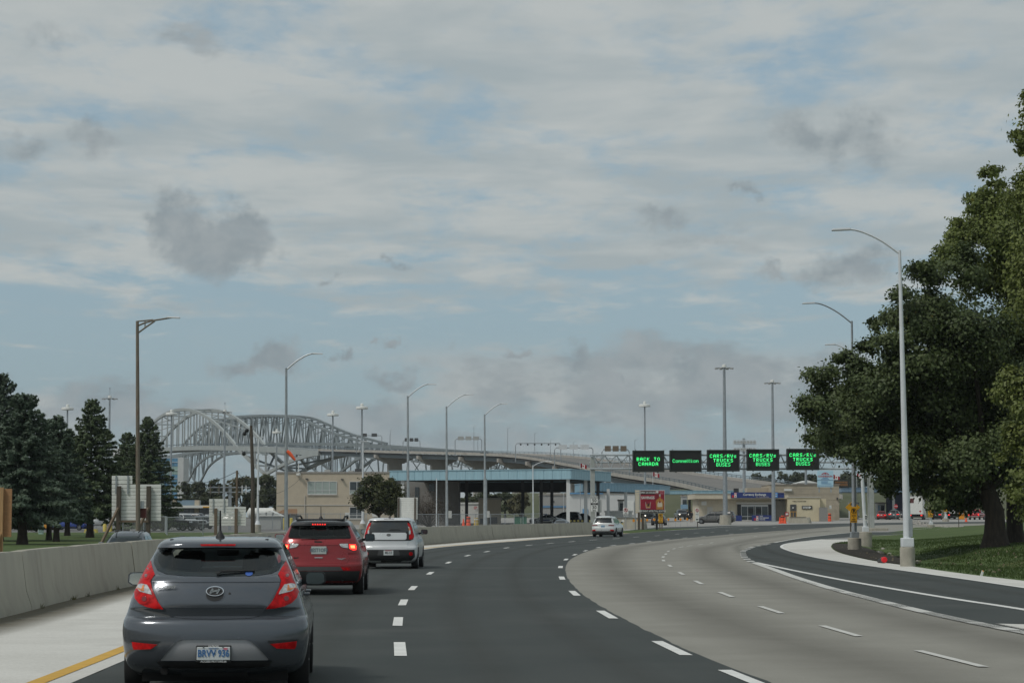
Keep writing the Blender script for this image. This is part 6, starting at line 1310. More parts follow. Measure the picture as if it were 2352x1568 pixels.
for x0, x1, y0 in ((1678,1704,1183),(1727,1779,1182.5)): bx(t,x0,x1,y0,1197,D-1.2,.15,M_navy,'low_panel',z0=.02)
flags(1731.5,1184,1.05,D-1.25); 
for i, s in enumerate(('THE','EXCHANGE','HOUSE')): stext(t,s,1744.5,1185+i*3.7,D-1.22,2.9,M_wht,t,.004,align='LEFT')
bx(t,1776,1779,1186,1197,D-1.5,.3,M_yel,'bollard',z0=.02); bx(t,1779.5,1812,1146,1196,D+1,10,mat('grey block wall',(.30,.29,.27),.9,var=.06,vscale=1),'side_wing',z0=-.2)
for i in range(3): bx(t,1781+i*8,1784.5+i*8,1148,1149.5,D+.7,.3,M_dgrey,'canopy_lamp')
t = building('washroom_building', 'pale yellow public washroom block right of the currency exchange', 1850, 356); D = 356.; M_cream = mat('cream render', (.60,.53,.37), .9, var=.05, vscale=.8)
bx(t,1809,1884,1142,1190,D,9,M_cream,'wall',z0=-.3); bx(t,1808,1885,1140.5,1142,D-.15,9.3,M_trim,'coping'); bx(t,1884,1898,1145,1190,D+1,8,M_cream,'rear_wing',z0=-.3); bx(t,1815,1829,1158,1187,D-.1,.1,M_dgrey,'door',z0=.03); bx(t,1820,1823,1164,1167,D-.15,.05,M_wht,'door_sign')
stext(t,'PUBLIC WASHROOMS',1836,1151,D,2.3,M_ink,t,.006); o = bx(t,1842,1865.5,1161,1168.5,D-.12,.1,M_ink,'arrow_board'); a = loc(t,1853.5,1164.7,D-.15); k = mpx(D)
MB().prism([(a.x-9.5*k,a.z-2*k),(a.x+5*k,a.z-2*k),(a.x+5*k,a.z-3*k),(a.x+10*k,a.z),(a.x+5*k,a.z+3*k),(a.x+5*k,a.z+2*k),(a.x-9.5*k,a.z+2*k)],a.y-.02,a.y).build('arrow', M_wht, o); stext(t,'ONE WAY',1851.5,1164.7,D-.17,2.2,M_ink,o)
bx(t,1882,1901,1164.5,1188,D-.5,.8,mat('grey door',(.26,.255,.24),.7),'enclosure',z0=.02); bx(t,1904,1910,1160,1168,D+2,.1,M_wht,'wall_notice')
for x in (1816,1822,1829): bx(t,x-.4,x+.4,1174,1190,D-1.6,.06,M_yel,'rail_post',z0=.02)
bx(t,1815,1830,1174,1175,D-1.6,.06,M_yel,'rail')
t = building('service_building', 'larger tan block building rising behind the washrooms', 1860, 372); D = 372.; bx(t,1770,1928,1113,1190,D,14,mat('tan block dark',(.40,.35,.27),.9,var=.07,vscale=1,dirt=((.22,.19,.15),.5)),'wall',z0=-.3); bx(t,1769,1929,1111.5,1113,D-.15,14.3,M_roofm,'coping')
for i in range(5): bx(t,1770,1928,1121+i*13,1121.5+i*13,D-.03,.03,M_tan2,'course')
bx(t,1801,1819,1122,1127,D-.3,.25,M_wht,'wall_lamp'); bx(t,1716,1770,1120,1134,D+3,4,M_tan2,'stair_block'); bx(t,1686,1697,1121,1133,D-6,1,M_blk,'roof_unit'); bx(t,1697,1706,1121,1132,D-6,1,M_gbox,'roof_unit'); bx(t,1922,1925,1142,1147,D-.3,.3,M_dgrey,'wall_camera')
t = block('storage_shed', 'pale roofed shed behind the service building', 1831,1880,1112,420,8,mat('cream cladding',(.55,.52,.44),.8)); a, b = loc(t,1829,1112,420), loc(t,1882,1112,420); MB().prism([(a.x,a.z+.25),(b.x,a.z+.25),((a.x+b.x)/2,a.z+.8)],-.3,8.3).build('gable', M_wht, t)
# toll information sign and amber displays
q = pt(1895,1118,366); t = thing('information_sign', 'pale blue ConneXion toll information sign with red arch logo', 'sign', q); D = 366.; M_pblue = mat('print pale blue',(.40,.62,.74),.5); o = board(t,1877,1914,1080.6,1118,D,M_pblue,'panel',.2); stext(t,'CONNEXION',1895.5,1093.5,D-.11,4.2,M_sred,t,.008,.92)
a = loc(t,1895.5,1088,D-.12); m = MB(); k = mpx(D)
for i in range(8): u0, u1 = -1+i/4, -1+(i+1)/4; m.beam((a.x+u0*8*k,a.y,a.z-u0*u0*4*k+3*k),(a.x+u1*8*k,a.y,a.z-u1*u1*4*k+3*k),.01,1.2*k)
m.box(a.x-9*k,a.x+9*k,a.y-.01,a.y,a.z-1.2*k,a.z-.4*k); m.build('arch_logo', M_sred, t); MB().lathe([(.001,-.02),(1.6*k,-.02),(1.6*k,0)],14,(a.x,a.y-.02,a.z+1.8*k),'y').build('leaf_disc', M_sred, t)
for y, x0, x1 in ((1097.2,1889,1901.5),(1099.6,1886,1904.5),(1105.4,1886,1902),(1107.8,1886,1901),(1110.2,1886,1909.5)): bx(t,x0,x1,y-.45,y+.45,D-.13,.02,M_plateb,'print_line')
for y in (1102,1114.5): bx(t,1877.5,1913.5,y,y+.7,D-.13,.02,M_navy,'rule')
for x in (1882,1909): c = loc(t,x,1118,D); MB().box(c.x-.1,c.x+.1,.1,.3,-.9,.1).build('leg', M_galv, t)
for i, (x0, x1, lb_) in enumerate(((1915,1950,'dark amber lane display right of the pale blue toll sign'),(2023,2052,'dark amber lane display behind the white lamps'))):
    t = thing('lane_display', lb_, 'display', pt((x0+x1)/2,1120,390), 0, 'amber lane displays'); board(t,x0,x1,1101.5,1119.5,390,M_hous,'housing',.4); board(t,x0+2,x1-2,1104,1117,389.75,mat('unlit amber face',(.075,.055,.035),.7,var=.3,vscale=2),'face',.06); board(t,x0+3,x1-4,1106,1108.5,389.68,mat('dim amber diodes',(.22,.10,.03),.7,var=.4,vscale=8),'print_line',.02); board(t,x0+4,x1-3,1111,1114,389.68,MATS['dim amber diodes'],'print_line',.02); MB().box(-.1,.1,.0,.2,-.3,.1).build('bracket', M_galv, t)
# ================================================================ trees and grass
M_bark = mat('bark', (.045,.036,.028), .95, var=.35, vscale=3, bump=.9, bscale=9, stretch=(3,3,.5)); M_bark2 = mat('spruce bark', (.05,.038,.03), .95, var=.3, vscale=4, bump=.6, bscale=9)
L_oak = leafmat('oak leaf', (.040,.062,.019), (.115,.15,.055), (.20,.16,.03)); L_pop = leafmat('poplar leaf', (.085,.115,.024), (.165,.20,.05), (.34,.25,.03)); L_yg = leafmat('lime green leaf', (.10,.13,.03), (.19,.22,.06), (.38,.30,.05))
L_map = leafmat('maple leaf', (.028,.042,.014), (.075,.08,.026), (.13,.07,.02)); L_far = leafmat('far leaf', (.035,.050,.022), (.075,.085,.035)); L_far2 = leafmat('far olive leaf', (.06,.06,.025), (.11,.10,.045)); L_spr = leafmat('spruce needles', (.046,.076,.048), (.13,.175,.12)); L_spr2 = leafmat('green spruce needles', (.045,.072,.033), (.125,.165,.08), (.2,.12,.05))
def kites(P, nrm, size, rs, aspect=.6):
    """one kite-shaped leaf per point"""
    n = len(P); nrm = nrm+rs.normal(0, .55, (n,3)); nrm /= np.linalg.norm(nrm, axis=1)[:,None]
    t = np.cross(nrm, rs.normal(0, 1, (n,3))); t /= np.linalg.norm(t, axis=1)[:,None]+1e-9; b = np.cross(nrm, t); s = size*rs.uniform(.65, 1.35, (n,1))
    V = np.stack([P-t*s*.5, P+b*s*aspect*.5+t*s*.08+nrm*s*.06, P+t*s*.55, P-b*s*aspect*.5+t*s*.08+nrm*s*.06], 1).reshape(-1,3); F = np.arange(4*n).reshape(-1,4); return V, F
def crown(blobs, dens, size, rs, sub=9, aspect=.7):
    """leaves gathered in sprays on the outside of each bough"""
    VS, TS = [], []
    for (c, r) in blobs:
        c = np.array(c); n = int(dens*r*r); k = max(4, int(sub*r)); dirs = rs.normal(0,1,(k,3)); dirs[:,2] = dirs[:,2]*.8+.15; dirs /= np.linalg.norm(dirs,axis=1)[:,None]
        cen = c+dirs*r*rs.uniform(.55,.95,(k,1)); idx = rs.randint(0,k,n); off = rs.normal(0,1,(n,3))*np.array([1,1,.75])*(.24*r+.05)
        P = cen[idx]+off; nr = (P-c); nr /= np.linalg.norm(nr,axis=1)[:,None]+1e-9; nr[:,2] += .35
        V, F = kites(P, nr, size, rs, aspect); VS.append(V); base_ = rs.uniform(0,.55,(k,))[idx]; TS.append(np.clip(base_+rs.uniform(0,.45,n),0,1))
    V = np.concatenate(VS); T = np.concatenate(TS); return V, np.arange(len(V)).reshape(-1,4), T
def broadleaf(label, x, d, bl, m, dens, size, trunk_r, seed, base_z=None, spread=3., name='oak_tree', fork=.28, px=None, group=None, extra=(), sub=9):
    rs = np.random.RandomState(seed); b = onz(x, d)
    if base_z is not None: b.z = base_z
    t = thing(name, label, 'tree', b, 0, group); B = []
    for q in bl:
        r = q[2]*mpx(d); o = rs.uniform(-1,1)*spread*(1 if len(q) < 4 else 0)+(q[3] if len(q) > 3 else 0); p = pt(q[0], q[1], d)-b; B.append(((p.x, o, p.z), r))
    B += [((c[0], c[1], c[2]), r) for c, r in extra]
    V, F, T = crown(B, dens, size, rs, sub); put('crown', fast_mesh('crown', V, F, T), m, t)
    top = max(c[2] for c, r in B); cx_ = np.mean([c[0] for c, r in B]); m_ = MB(); fz = top*fork
    m_.tube([(0,0,-.3),(0,0,.15),(0,0,.6),(0,0,fz*.6),(cx_*.1,0,fz)], [trunk_r*1.6,trunk_r*1.25,trunk_r,trunk_r*.86,trunk_r*.8], 12)
    m_.build('trunk', M_bark, t, 60); h = Vector((cx_*.1,0,fz-.1))
    for c, r in sorted(B, key=lambda k: -k[1])[:12]:
        e = Vector(c); mid = h.lerp(e,.5)+Vector((rs.normal(0,.3),rs.normal(0,.3),.25*abs(e.x)*.3)); MB().tube(spline([h,mid,e], n=5), [trunk_r*.42*(1-.075*i) for i in range(11)], 7).build('limb', M_bark, t, 60)
    return t
zp = lambda P, dx=0, dy=0: [(1780+.6226*q[0]+dx, 344.5+.6226*q[1]+dy, q[2]*.6226) for q in P]
ox = pt(2285,0,100).x
oak = [(130,985,62),(195,830,62),(110,945,42),(250,905,95),(290,800,55),(215,1050,75),(160,1070,45),(320,1010,100),(380,890,100),(415,725,70),(432,560,42),(392,625,38),(470,640,75),(395,1130,85),(445,1000,115),(530,800,120),(555,500,70),(545,630,100),(610,960,140),(545,1140,110),(615,1255,75),(495,1200,45),(385,1215,42),(260,1130,40),(345,1180,40),(690,720,140),(690,1130,125),(800,1000,145),(790,1210,100),(880,1100,110),(640,460,75),(520,430,40),(350,720,40),(700,1290,55),(470,1130,75),(430,1240,40),(560,1290,45),(240,760,34),(330,850,60),(760,860,140),(880,900,120),(640,620,110)]
broadleaf('large spreading dark oak with thick trunk on the right lawn', 2285, 100, zp(oak), L_oak, 2600, .16, .52, 5, lawnz(ox,100), 2.8, fork=.2, extra=[((-3,4,6.5),2.6),((0,4.5,8),3),((-5.5,3.5,5.5),2),((3,4,7),3),((4,1,5.5),2.5),((-1,4.5,5),2.4)], group='trees on the right lawn')
pop = [(742,118,26),(700,150,26),(690,215,42),(720,260,60),(800,235,70),(850,190,50),(905,190,60),(655,340,60),(740,380,100),(860,360,110),(850,520,120),(940,450,110),(720,500,80),(950,640,120),(880,690,110),(980,300,90),(1000,520,120),(780,150,30),(640,270,30),(615,345,30),(1050,420,120),(565,425,45),(592,372,42),(605,455,60),(660,290,40),(760,290,80),(900,280,90),(640,400,60),(1040,700,130),(960,900,130),(900,1150,90),(1000,1100,120)]
px_ = pt(2330,0,106).x
broadleaf('taller yellow green tree with pointed top behind the oak', 2330, 106, [(a,b,r,RS.uniform(-5.5,-1.5)) for a,b,r in zp(pop)], L_pop, 2600, .16, .42, 8, lawnz(px_,106), 2.5, 'poplar_tree', .25, extra=[((2,2,10),3),((2,2,6),2.6)], group='trees on the right lawn')
nr_ = [(2352,232,18),(2346,300,16),(2338,325,20),(2352,340,20),(2365,270,30),(2318,905,22),(2338,870,30),(2330,940,26),(2350,900,40),(2322,1125,20),(2345,1090,30),(2352,1150,30),(2318,1050,14),(2370,1000,50),(2390,700,90),(2400,450,90),(2420,900,90),(2385,1180,50),(2345,1010,26),(2420,620,100),(2430,280,80),(2450,1050,90)]
qx = pt(2440,0,80).x
broadleaf('lime green tree at the right edge, only its left boughs showing', 2440, 80, nr_, L_yg, 2300, .14, .4, 12, lawnz(qx,80), 1.2, 'lime_tree', .2, group='trees on the right lawn')
rb = [(871,1105,18),(850,1118,22),(893,1116,20),(835,1140,20),(871,1135,30),(905,1140,22),(845,1160,22),(880,1162,24),(905,1160,16),(866,1096,10),(828,1158,12),(915,1152,12),(860,1175,14)]
broadleaf('round dark bushy tree in front of the tan office', 871, 226, rb, L_map, 900, .26, .16, 21, None, .9, 'maple_tree', .3, sub=7)
for i, (x, y0, d, r, mm) in enumerate([(428,1108,470,20,0),(444,1112,500,18,0),(462,1109,480,22,0),(492,1101,475,26,0),(522,1105,490,22,1),(556,1094,455,26,1),(585,1091,450,26,0),(610,1089,445,28,0),(632,1094,460,24,0),(1080,1128,440,22,0),(1118,1126,445,24,0),(1160,1128,440,24,0),(1195,1130,430,22,1),
        (1702,1097,640,22,1),(1738,1084,650,26,0),(1768,1090,645,24,0),(1798,1083,650,26,0),(1836,1083,655,26,0),(1866,1086,640,24,0),(1900,1088,640,26,0),(1940,1088,650,26,0),(1985,1090,640,28,0),(2035,1092,640,28,0),(2090,1090,640,30,0),(2150,1092,640,30,0),(2210,1094,640,30,0),(1640,1110,620,16,1),(2270,1092,640,32,0),(2330,1092,640,32,0)]):
    b = onz(x, d); bl = []; rs = np.random.RandomState(50+i); yb = 1187+(1.65-zg(d))*4938/d
    for k in range(8): a = rs.uniform(-1,1); v = rs.uniform(0,1); bl.append((x+a*r*(.9-.4*v), y0+r*.4+(yb-y0-r*.9)*(1-v)*.85, r*rs.uniform(.42,.6)))
    bl.append((x, y0+r*.45, r*.45))
    side = 'left of the tan office' if x < 700 else ('seen under the blue canopy' if x < 1300 else 'behind the toll plaza')
    tr = broadleaf('%s tree in the distant row %s, %s from the left' % ('olive' if mm else 'dark green', side, ['first','second','third','fourth','fifth','sixth','seventh','eighth','ninth','tenth','eleventh','twelfth','thirteenth','fourteenth','fifteenth','sixteenth'][i if x < 700 else (i-9 if x < 1300 else i-13)]), x, d, bl, L_far2 if mm else L_far, 210, .55, .22, 90+i, None, 2., 'distant_tree', .35, group='distant trees', sub=5)
def spruce(label, x, d, ytop, rb_, zlow, seed, m):
    rs = np.random.RandomState(seed); b = onz(x, d); t = thing('spruce_tree', label, 'tree', b, 0, 'spruces on the left lawn'); H = hz_(ytop, d)-b.z
    MB().tube([(0,0,-.2),(0,0,.5),(0,0,H*.5),(0,0,H*.97)], [.34*rb_/3,.25*rb_/3,.13,.02], 9).build('trunk', M_bark2, t, 60)
    PS, NS, TS, br_ = [], [], [], MB(); z = zlow
    while z < H-.15:
        f = (z-zlow)/(H-zlow); r = rb_*(1-f)**.72*(.62+.38*min(1, f*5+.6)); nb = int(7+7*(1-f)); a0 = rs.uniform(0,6.28)
        for k in range(nb):
            a = a0+6.283*k/nb+rs.normal(0,.18); L_ = r*rs.uniform(.6,1.2)+.1; tone = rs.uniform(0,.5); dr = rs.uniform(.15,.4)*(1-f)+(-.35 if f > .85 else 0)
            ns_ = max(3, int(L_*16)); s = np.sqrt(rs.uniform(.02,1,ns_*5)); zz_ = z-dr*L_*s*s*.9+.12*L_*s+.14*L_*np.maximum(0,s-.75)
            side = rs.normal(0,1,len(s))*.11*L_*(1.15-s)+rs.normal(0,.04,len(s)); ca, sa_ = math.cos(a), math.sin(a)
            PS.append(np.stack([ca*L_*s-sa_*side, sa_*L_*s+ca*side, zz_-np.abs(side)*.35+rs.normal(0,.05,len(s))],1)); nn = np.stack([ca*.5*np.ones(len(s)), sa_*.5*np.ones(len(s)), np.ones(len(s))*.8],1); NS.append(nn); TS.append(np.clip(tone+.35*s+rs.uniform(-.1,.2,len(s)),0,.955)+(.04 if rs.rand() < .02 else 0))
            if k % 3 == 0: br_.tube([(0,0,z),(ca*L_*.5,sa_*L_*.5,z-dr*L_*.2),(ca*L_*.85,sa_*L_*.85,z-dr*L_*.6)], [.035,.02,.008], 4, False)
        z += .22+.16*(1-f)
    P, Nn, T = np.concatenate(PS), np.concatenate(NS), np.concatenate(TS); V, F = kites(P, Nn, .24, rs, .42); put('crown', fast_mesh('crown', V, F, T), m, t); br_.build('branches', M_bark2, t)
for a in [('tall blue spruce cut off by the left edge',-4,150,855,4.2,1.2,31,L_spr),('broad blue spruce with the thickest trunk beside the plywood sign',52,131,903,3.7,1.7,32,L_spr),('slim grey spruce, left trunk of the close pair',113,155,962,2.4,1.6,33,L_spr),('slim grey spruce, right trunk of the close pair',130,146,952,2.5,1.7,34,L_spr),
          ('brownish spruce behind, between the pair and the pointed one',155,183,985,2.8,1.7,35,L_spr2),('pointed dark green spruce standing clear against the sky',207,170,915,3.5,1.7,36,L_spr2),('half hidden small spruce left of the rusty lamp',291,228,990,3.4,1.2,37,L_spr2),('broad dark green spruce behind the white sign back and rusty lamp',336,225,957,4.0,.5,38,L_spr2)]: spruce(*a)
# weeds in the joint at the foot of the barrier
rs = np.random.RandomState(61); W_ = []; wp_ = [p for p in BBL if 25 < p.y < 90]
for k_ in range(26):
    p = wp_[rs.randint(len(wp_))]
    for j_ in range(9): a = rs.uniform(0,6.28); l_ = rs.uniform(.04,.13); c = np.array([p.x+rs.uniform(-.01,.06)+.03, p.y+rs.normal(0,.08), .02]); W_ += [c+[.006,0,0], c-[.006,0,0], c+[math.cos(a)*l_*.5,math.sin(a)*l_*.5,l_]]
W_ = np.array(W_); o = put('weeds', fast_mesh('weeds', W_, np.arange(len(W_)).reshape(-1,3), rs.uniform(0,1,len(W_)//3)), leafmat('weed', (.05,.06,.02), (.14,.13,.05))); o['kind'] = 'stuff'
# bare shrub under the canopy
b = onz(985,262); t = thing('bare_shrub', 'brownish bare shrub behind the fence under the blue canopy', 'shrub', b); rs = np.random.RandomState(3); m_ = MB()
for i in range(60): a, e = rs.uniform(0,6.28), rs.uniform(.4,1.4); L_ = rs.uniform(2.,3.6); q = Vector((math.cos(a)*math.cos(e), math.sin(a)*math.cos(e)*.6, math.sin(e)))*L_; m_.tube([(0,0,0), tuple(q*.5+Vector((0,0,.2))), tuple(q)], [.03,.02,.008], 4, False)
m_.build('twigs', M_bark2, t); P = rs.normal(0,1,(2500,3))*np.array([1.3,.9,.9])+np.array([0,0,2.1]); V, F = kites(P, np.tile([0,0,1.],(2500,1)), .17, rs); put('leaves', fast_mesh('leaves', V, F, rs.uniform(0,1,2500)), leafmat('dead leaf', (.035,.027,.018), (.07,.05,.03)), t)
# grass blades and fallen leaves on the near right lawn
rs = np.random.RandomState(77); n = 260000; gx, gy = rs.uniform(12.9,42,n), 50+105*rs.uniform(0,1,n)**1.3
sx_ = np.interp(gy, [p.y for p in SE], [p.x for p in SE]); ok = gx > sx_+.1+rs.exponential(.25,n); mulch = (gy > 76) & (gy < 132) & (gx < sx_+2.3); ok &= ~mulch; gx, gy = gx[ok], gy[ok]; gx, gy = gx[:110000], gy[:110000]
class LG:                                                   # lawn height sampled on a grid, for speed
    xs, ys = np.arange(12,43,.5), np.arange(49,157,1.); Z = np.array([[lawnz(x,y) for x in np.arange(12,43,.5)] for y in np.arange(49,157,1.)])
def lz(x, y):
    fx, fy = (x-12)/.5, y-49; ix, iy = np.clip(fx.astype(int),0,len(LG.xs)-2), np.clip(fy.astype(int),0,len(LG.ys)-2); tx, ty = fx-ix, fy-iy; Z = LG.Z
    return Z[iy,ix]*(1-tx)*(1-ty)+Z[iy,ix+1]*tx*(1-ty)+Z[iy+1,ix]*(1-tx)*ty+Z[iy+1,ix+1]*tx*ty
n = len(gx); h = rs.uniform(.05,.12,n); a = rs.uniform(0,6.28,n); wv = .028; base_ = np.stack([gx,gy,lz(gx,gy)-.01],1); dv = np.stack([np.cos(a)*wv,np.sin(a)*wv*.3,0*a],1); tip = base_+np.stack([rs.normal(0,.03,n),rs.normal(0,.03,n),h],1)
V = np.stack([base_-dv,base_+dv,tip],1).reshape(-1,3); put('grass', fast_mesh('grass', V, np.arange(3*n).reshape(-1,3), rs.uniform(0,.9,n)), leafmat('grass blade', (.046,.076,.018), (.072,.108,.027)))['kind'] = 'stuff'
n = 520; lx, ly = rs.normal(19,6,n), rs.normal(80,16,n); k = (lx > np.interp(ly,[p.y for p in SE],[p.x for p in SE])+.3) & (lx < 42) & (ly > 52) & (ly < 150); lx, ly = lx[k], ly[k]; P = np.stack([lx,ly,lz(lx,ly)+.06],1)
V, F = kites(P, np.tile([0,-.4,1.],(len(P),1)), .10, rs, .8); put('fallen_leaves', fast_mesh('fallen_leaves', V, F, rs.uniform(0,1,len(P))), leafmat('fallen leaf', (.10,.08,.045), (.22,.19,.12)))['kind'] = 'stuff'
# ================================================================ further vehicles, people and plaza clutter
def at_(x, d, z=None): p = onz(x, d); p.z = zg(d) if z is None else z; return p
simple_car('suv_car', 'dark grey oncoming SUV, only its top showing over the barrier', 'suv', (.06,.07,.085), (-15.6, 89.5, -.52), R(182), 4.5, 1.82, 1.6, rails=True, glass=glassmat('clear car glass', (.55,.62,.6), .75))
def pickup(label, col, loc_, rz, head=False, name='pickup_truck', L=5.6, W_=1.95, H=1.85, lit=None):
    t = thing(name, label, 'pickup truck', loc_, rz); w = W_/2; pm = paint('pickup %.2f %.2f %.2f' % col, col, .3, .3)
    lo_ = Shape([(.42,.85*w,.2,L-.25,.15,.3),(.55,.97*w,.02,L-.05,.15,.35),(.8,w,0,L,.15,.35),(1.0,w*.99,0,L-.02,.15,.35),(1.08,w*.97,.02,L-.1,.15,.35),(1.13,w*.93,.06,L-.5,.15,.35)])
    b = lo_.mesh(2,13,7).build('body', pm, t, 32); boolean(b, arch_cut(MB(), 1.05, L-1.0, .39, w), M_under); boolean(b, MB().box(-w*.8,w*.8,.1,L*.36,.75,2), M_under)
    c = Shape([(1.12,w*.93,L*.37,L-1.5,.15,.3),(1.25,w*.9,L*.375,L-1.75,.15,.3),(1.55,w*.80,L*.39,L-2.1,.15,.28),(1.75,w*.72,L*.41,L-2.4,.2,.28),(1.83,w*.6,L*.44,L-2.6,.2,.28),(1.85,w*.45,L*.47,L-2.8,.2,.28)])
    c.mesh(2,13,7).build('cab', pm, t, 32); g = M_glassd2
    surf_patch('windscreen', [(-w*.76,1.24),(w*.76,1.24),(w*.64,1.7),(-w*.64,1.7)], c.front, .012, g, t, .2, sgn=1); surf_patch('rear_window', [(-w*.7,1.24),(w*.7,1.24),(w*.6,1.66),(-w*.6,1.66)], c.rear, .012, g, t, .2)
    for s_ in (-1,1):
        side_patch('side_window', [(L*.42,1.24),(L-2.0,1.24),(L-2.35,1.68),(L*.45,1.68)], c, .01, g, t, s_)
        P = [(w*.62,.86),(w*.95,.86),(w*.95,1.04),(w*.62,1.04)]; P = P if s_ > 0 else mirr(P); hl = surf_patch('headlight', P, lo_.front, .02, M_head, t, .2, sgn=1, clampW=lo_.W)
        if head: surf_patch('headlight_bulb', [(s_*w*.76+.1*math.cos(i*.785), .95+.08*math.sin(i*.785)) for i in range(8)], lo_.front, .04, M_headlit, hl, .1, sgn=1)
        P = [(w*.82,.78),(w*.97,.78),(w*.97,1.06),(w*.82,1.06)]; surf_patch('tail_light', P if s_ > 0 else mirr(P), lo_.rear, .02, lit or M_red, t, .2, clampW=lo_.W); mirror(t, s_, s_*(w+.12), L-2.05, 1.3, .22, .24, M_blk)
    surf_patch('grille', [(-w*.58,.78),(w*.58,.78),(w*.58,1.04),(-w*.58,1.04)], lo_.front, .03, M_blk, t, .2, sgn=1); surf_patch('front_bumper', [(-w*.95,.5),(w*.95,.5),(w*.95,.68),(-w*.95,.68)], lo_.front, .06, M_dgrey, t, .2, sgn=1, clampW=lo_.W)
    surf_patch('rear_bumper', [(-w*.95,.5),(w*.95,.5),(w*.95,.66),(-w*.95,.66)], lo_.rear, .07, M_chrome, t, .2, clampW=lo_.W); wheels(t, lo_, 1.05, L-1.0, .39, .25, w-.01)
    return t
# plaza, centre
t, sh = simple_car('police_car', 'white police sedan with dark door stripe behind the barrier under the canopy', 'sedan', (.6,.62,.62), at_(1294,303), R(72), 4.9, 1.86, 1.42, glass=M_glassd2)
for s_ in (-1,1): side_patch('door_stripe', [(1.7,.55),(3.4,.5),(3.3,.66),(1.7,.68)], sh, .012, M_navy, t, s_)
MB().box(-.55,.55,2.55,2.8,1.4,1.5).build('light_bar', M_plateb, t)
simple_car('hatchback_car', 'small dark blue car just over the barrier before the white police sedan', 'hatch', (.045,.065,.10), at_(1294,262,.05), R(170), 4.1, 1.72, 1.35, glass=M_glassd2)
simple_car('suv_car', 'black SUV parked behind the white police sedan', 'suv', (.012,.013,.015), at_(1335,312), R(75), 4.9, 1.95, 1.75); simple_car('sedan_car', 'black car half hidden behind the gantry post', 'sedan', (.015,.015,.018), at_(1372,318), R(80), 4.8, 1.85, 1.5)
simple_car('suv_car', 'grey SUV parked side on before the exchange building', 'suv', (.12,.118,.112), at_(1669,312), R(78), 4.5, 1.85, 1.72, rails=True, metal=.5)
simple_car('suv_car', 'dark SUV behind the tall mast footing at the exchange', 'suv', (.05,.05,.048), at_(1689,330), R(70), 4.6, 1.9, 1.75, rails=True)
simple_car('suv_car', 'black SUV driving away behind the billboard posts', 'suv', (.02,.022,.024), at_(1511,292), R(-8), 4.6, 1.9, 1.45, lit=M_redd)
pickup('dark grey pickup truck with lit headlights facing the camera at the toll booth', (.08,.085,.09), at_(1560,386), R(184), True); pickup('silver pickup truck with lit headlights behind the red billboard', (.35,.36,.37), at_(1485,352), R(182), True)
# plaza, right: queue at the booths
simple_car('hatchback_car', 'red hatchback waiting with brake lights on at the far toll lanes', 'hatch', (.36,.012,.016), at_(2024.5,388), R(-14), 4.1, 1.75, 1.5, lit=M_redlit); simple_car('suv_car', 'grey SUV queuing beside the red hatchback', 'suv', (.07,.075,.08), at_(2053,385), R(-14), 4.8, 1.98, 1.75, lit=M_redlit); simple_car('suv_car', 'dark SUV ahead of the queuing grey SUV', 'suv', (.03,.03,.035), at_(2070,398), R(-14), 4.7, 1.9, 1.75, lit=M_redlit)
simple_car('suv_car', 'black SUV right of the white truck in the toll queue', 'suv', (.025,.026,.03), at_(2150,392), R(-16), 4.7, 1.9, 1.6, lit=M_redlit); simple_car('sedan_car', 'white sedan behind the farthest yellow sign', 'sedan', (.55,.56,.56), at_(2180,402), R(-16), 4.7, 1.85, 1.5, lit=M_redlit); simple_car('suv_car', 'white car on the ramp behind the service building', 'suv', (.55,.57,.57), at_(1963,432,1.5), R(-5), 4.5, 1.85, 1.6)
pickup('red pickup truck at the right end of the toll queue', (.38,.012,.02), at_(2236,384), R(-25), False, lit=M_redlit)
def truck(label, x, d, rz, wpx, ytop, ybot, L=9.):
    t = thing('box_truck', label, 'truck', at_(x,d), R(rz)); w = 1.28; zt_ = hz_(ytop,d)-t.location.z
    MB().box(-w,w,0,L,.95,zt_).build('cargo_box', M_wht, t, 0, .04); fr_ = MB()
    for q in ((-w,-w+.12,.95,zt_),(w-.12,w,.95,zt_)): fr_.box(q[0],q[1],-.05,-.002,q[2],q[3])
    fr_.box(-w+.12,w-.12,-.05,-.002,zt_-.14,zt_).box(-w+.12,w-.12,-.05,-.002,.95,1.07); fr_.build('rear_frame', M_gbox, t)
    MB().box(-w*.9,-w*.28,-.03,-.01,zt_-1.35,zt_-.55).build('unit_panel', mat('maroon panel',(.10,.03,.03),.6), t); MB().prism([(.55,1.5),(.75,1.3),(.95,1.5),(.75,1.7)],-.02,-.005).build('hazard_placard', M_sred, t)
    MB().box(-w*.85,w*.85,.2,L-.2,.6,.95).build('chassis', M_under, t); MB().box(-w*.9,w*.9,-.1,.02,.45,.6).build('rear_bar', M_dgrey, t)
    for s_ in (-1,1): MB().box(s_*w*.75-.14,s_*w*.75+.14,-.06,-.01,.72,.9).build('tail_light', M_redlit, t); MB().box(s_*w-.03,s_*w+.03,L*.4,L*.62,.3,.9).build('side_skirt', M_gbox, t)
    MB().box(-w*.95,w*.95,L+.3,L+2.2,.6,2.9).build('cab', M_wht, t, 0, .1)
    for y in (1.,2.2,L+1.4):
        for s_ in (-1,1): wheel(t, s_*(w-.18), y, .48, .3, 6)
    return t
truck('white box truck with lit tail lights in the middle of the toll queue', 2104, 384, -13, 42, 1137, 1189); truck('pale tanker rig seen between the yellow sign and the yield sign', 2192, 396, -13, 20, 1150, 1185, 7.)
t = block('trailer', 'dark blue trailer under the far right toll canopy', 2040,2086,1128,402,2.6,mat('trailer navy',(.02,.03,.07),.6),M_blk,'trailer'); MB().box(-1.6,1.6,.2,2.4,-.1,.9).build('chassis', M_under, t)
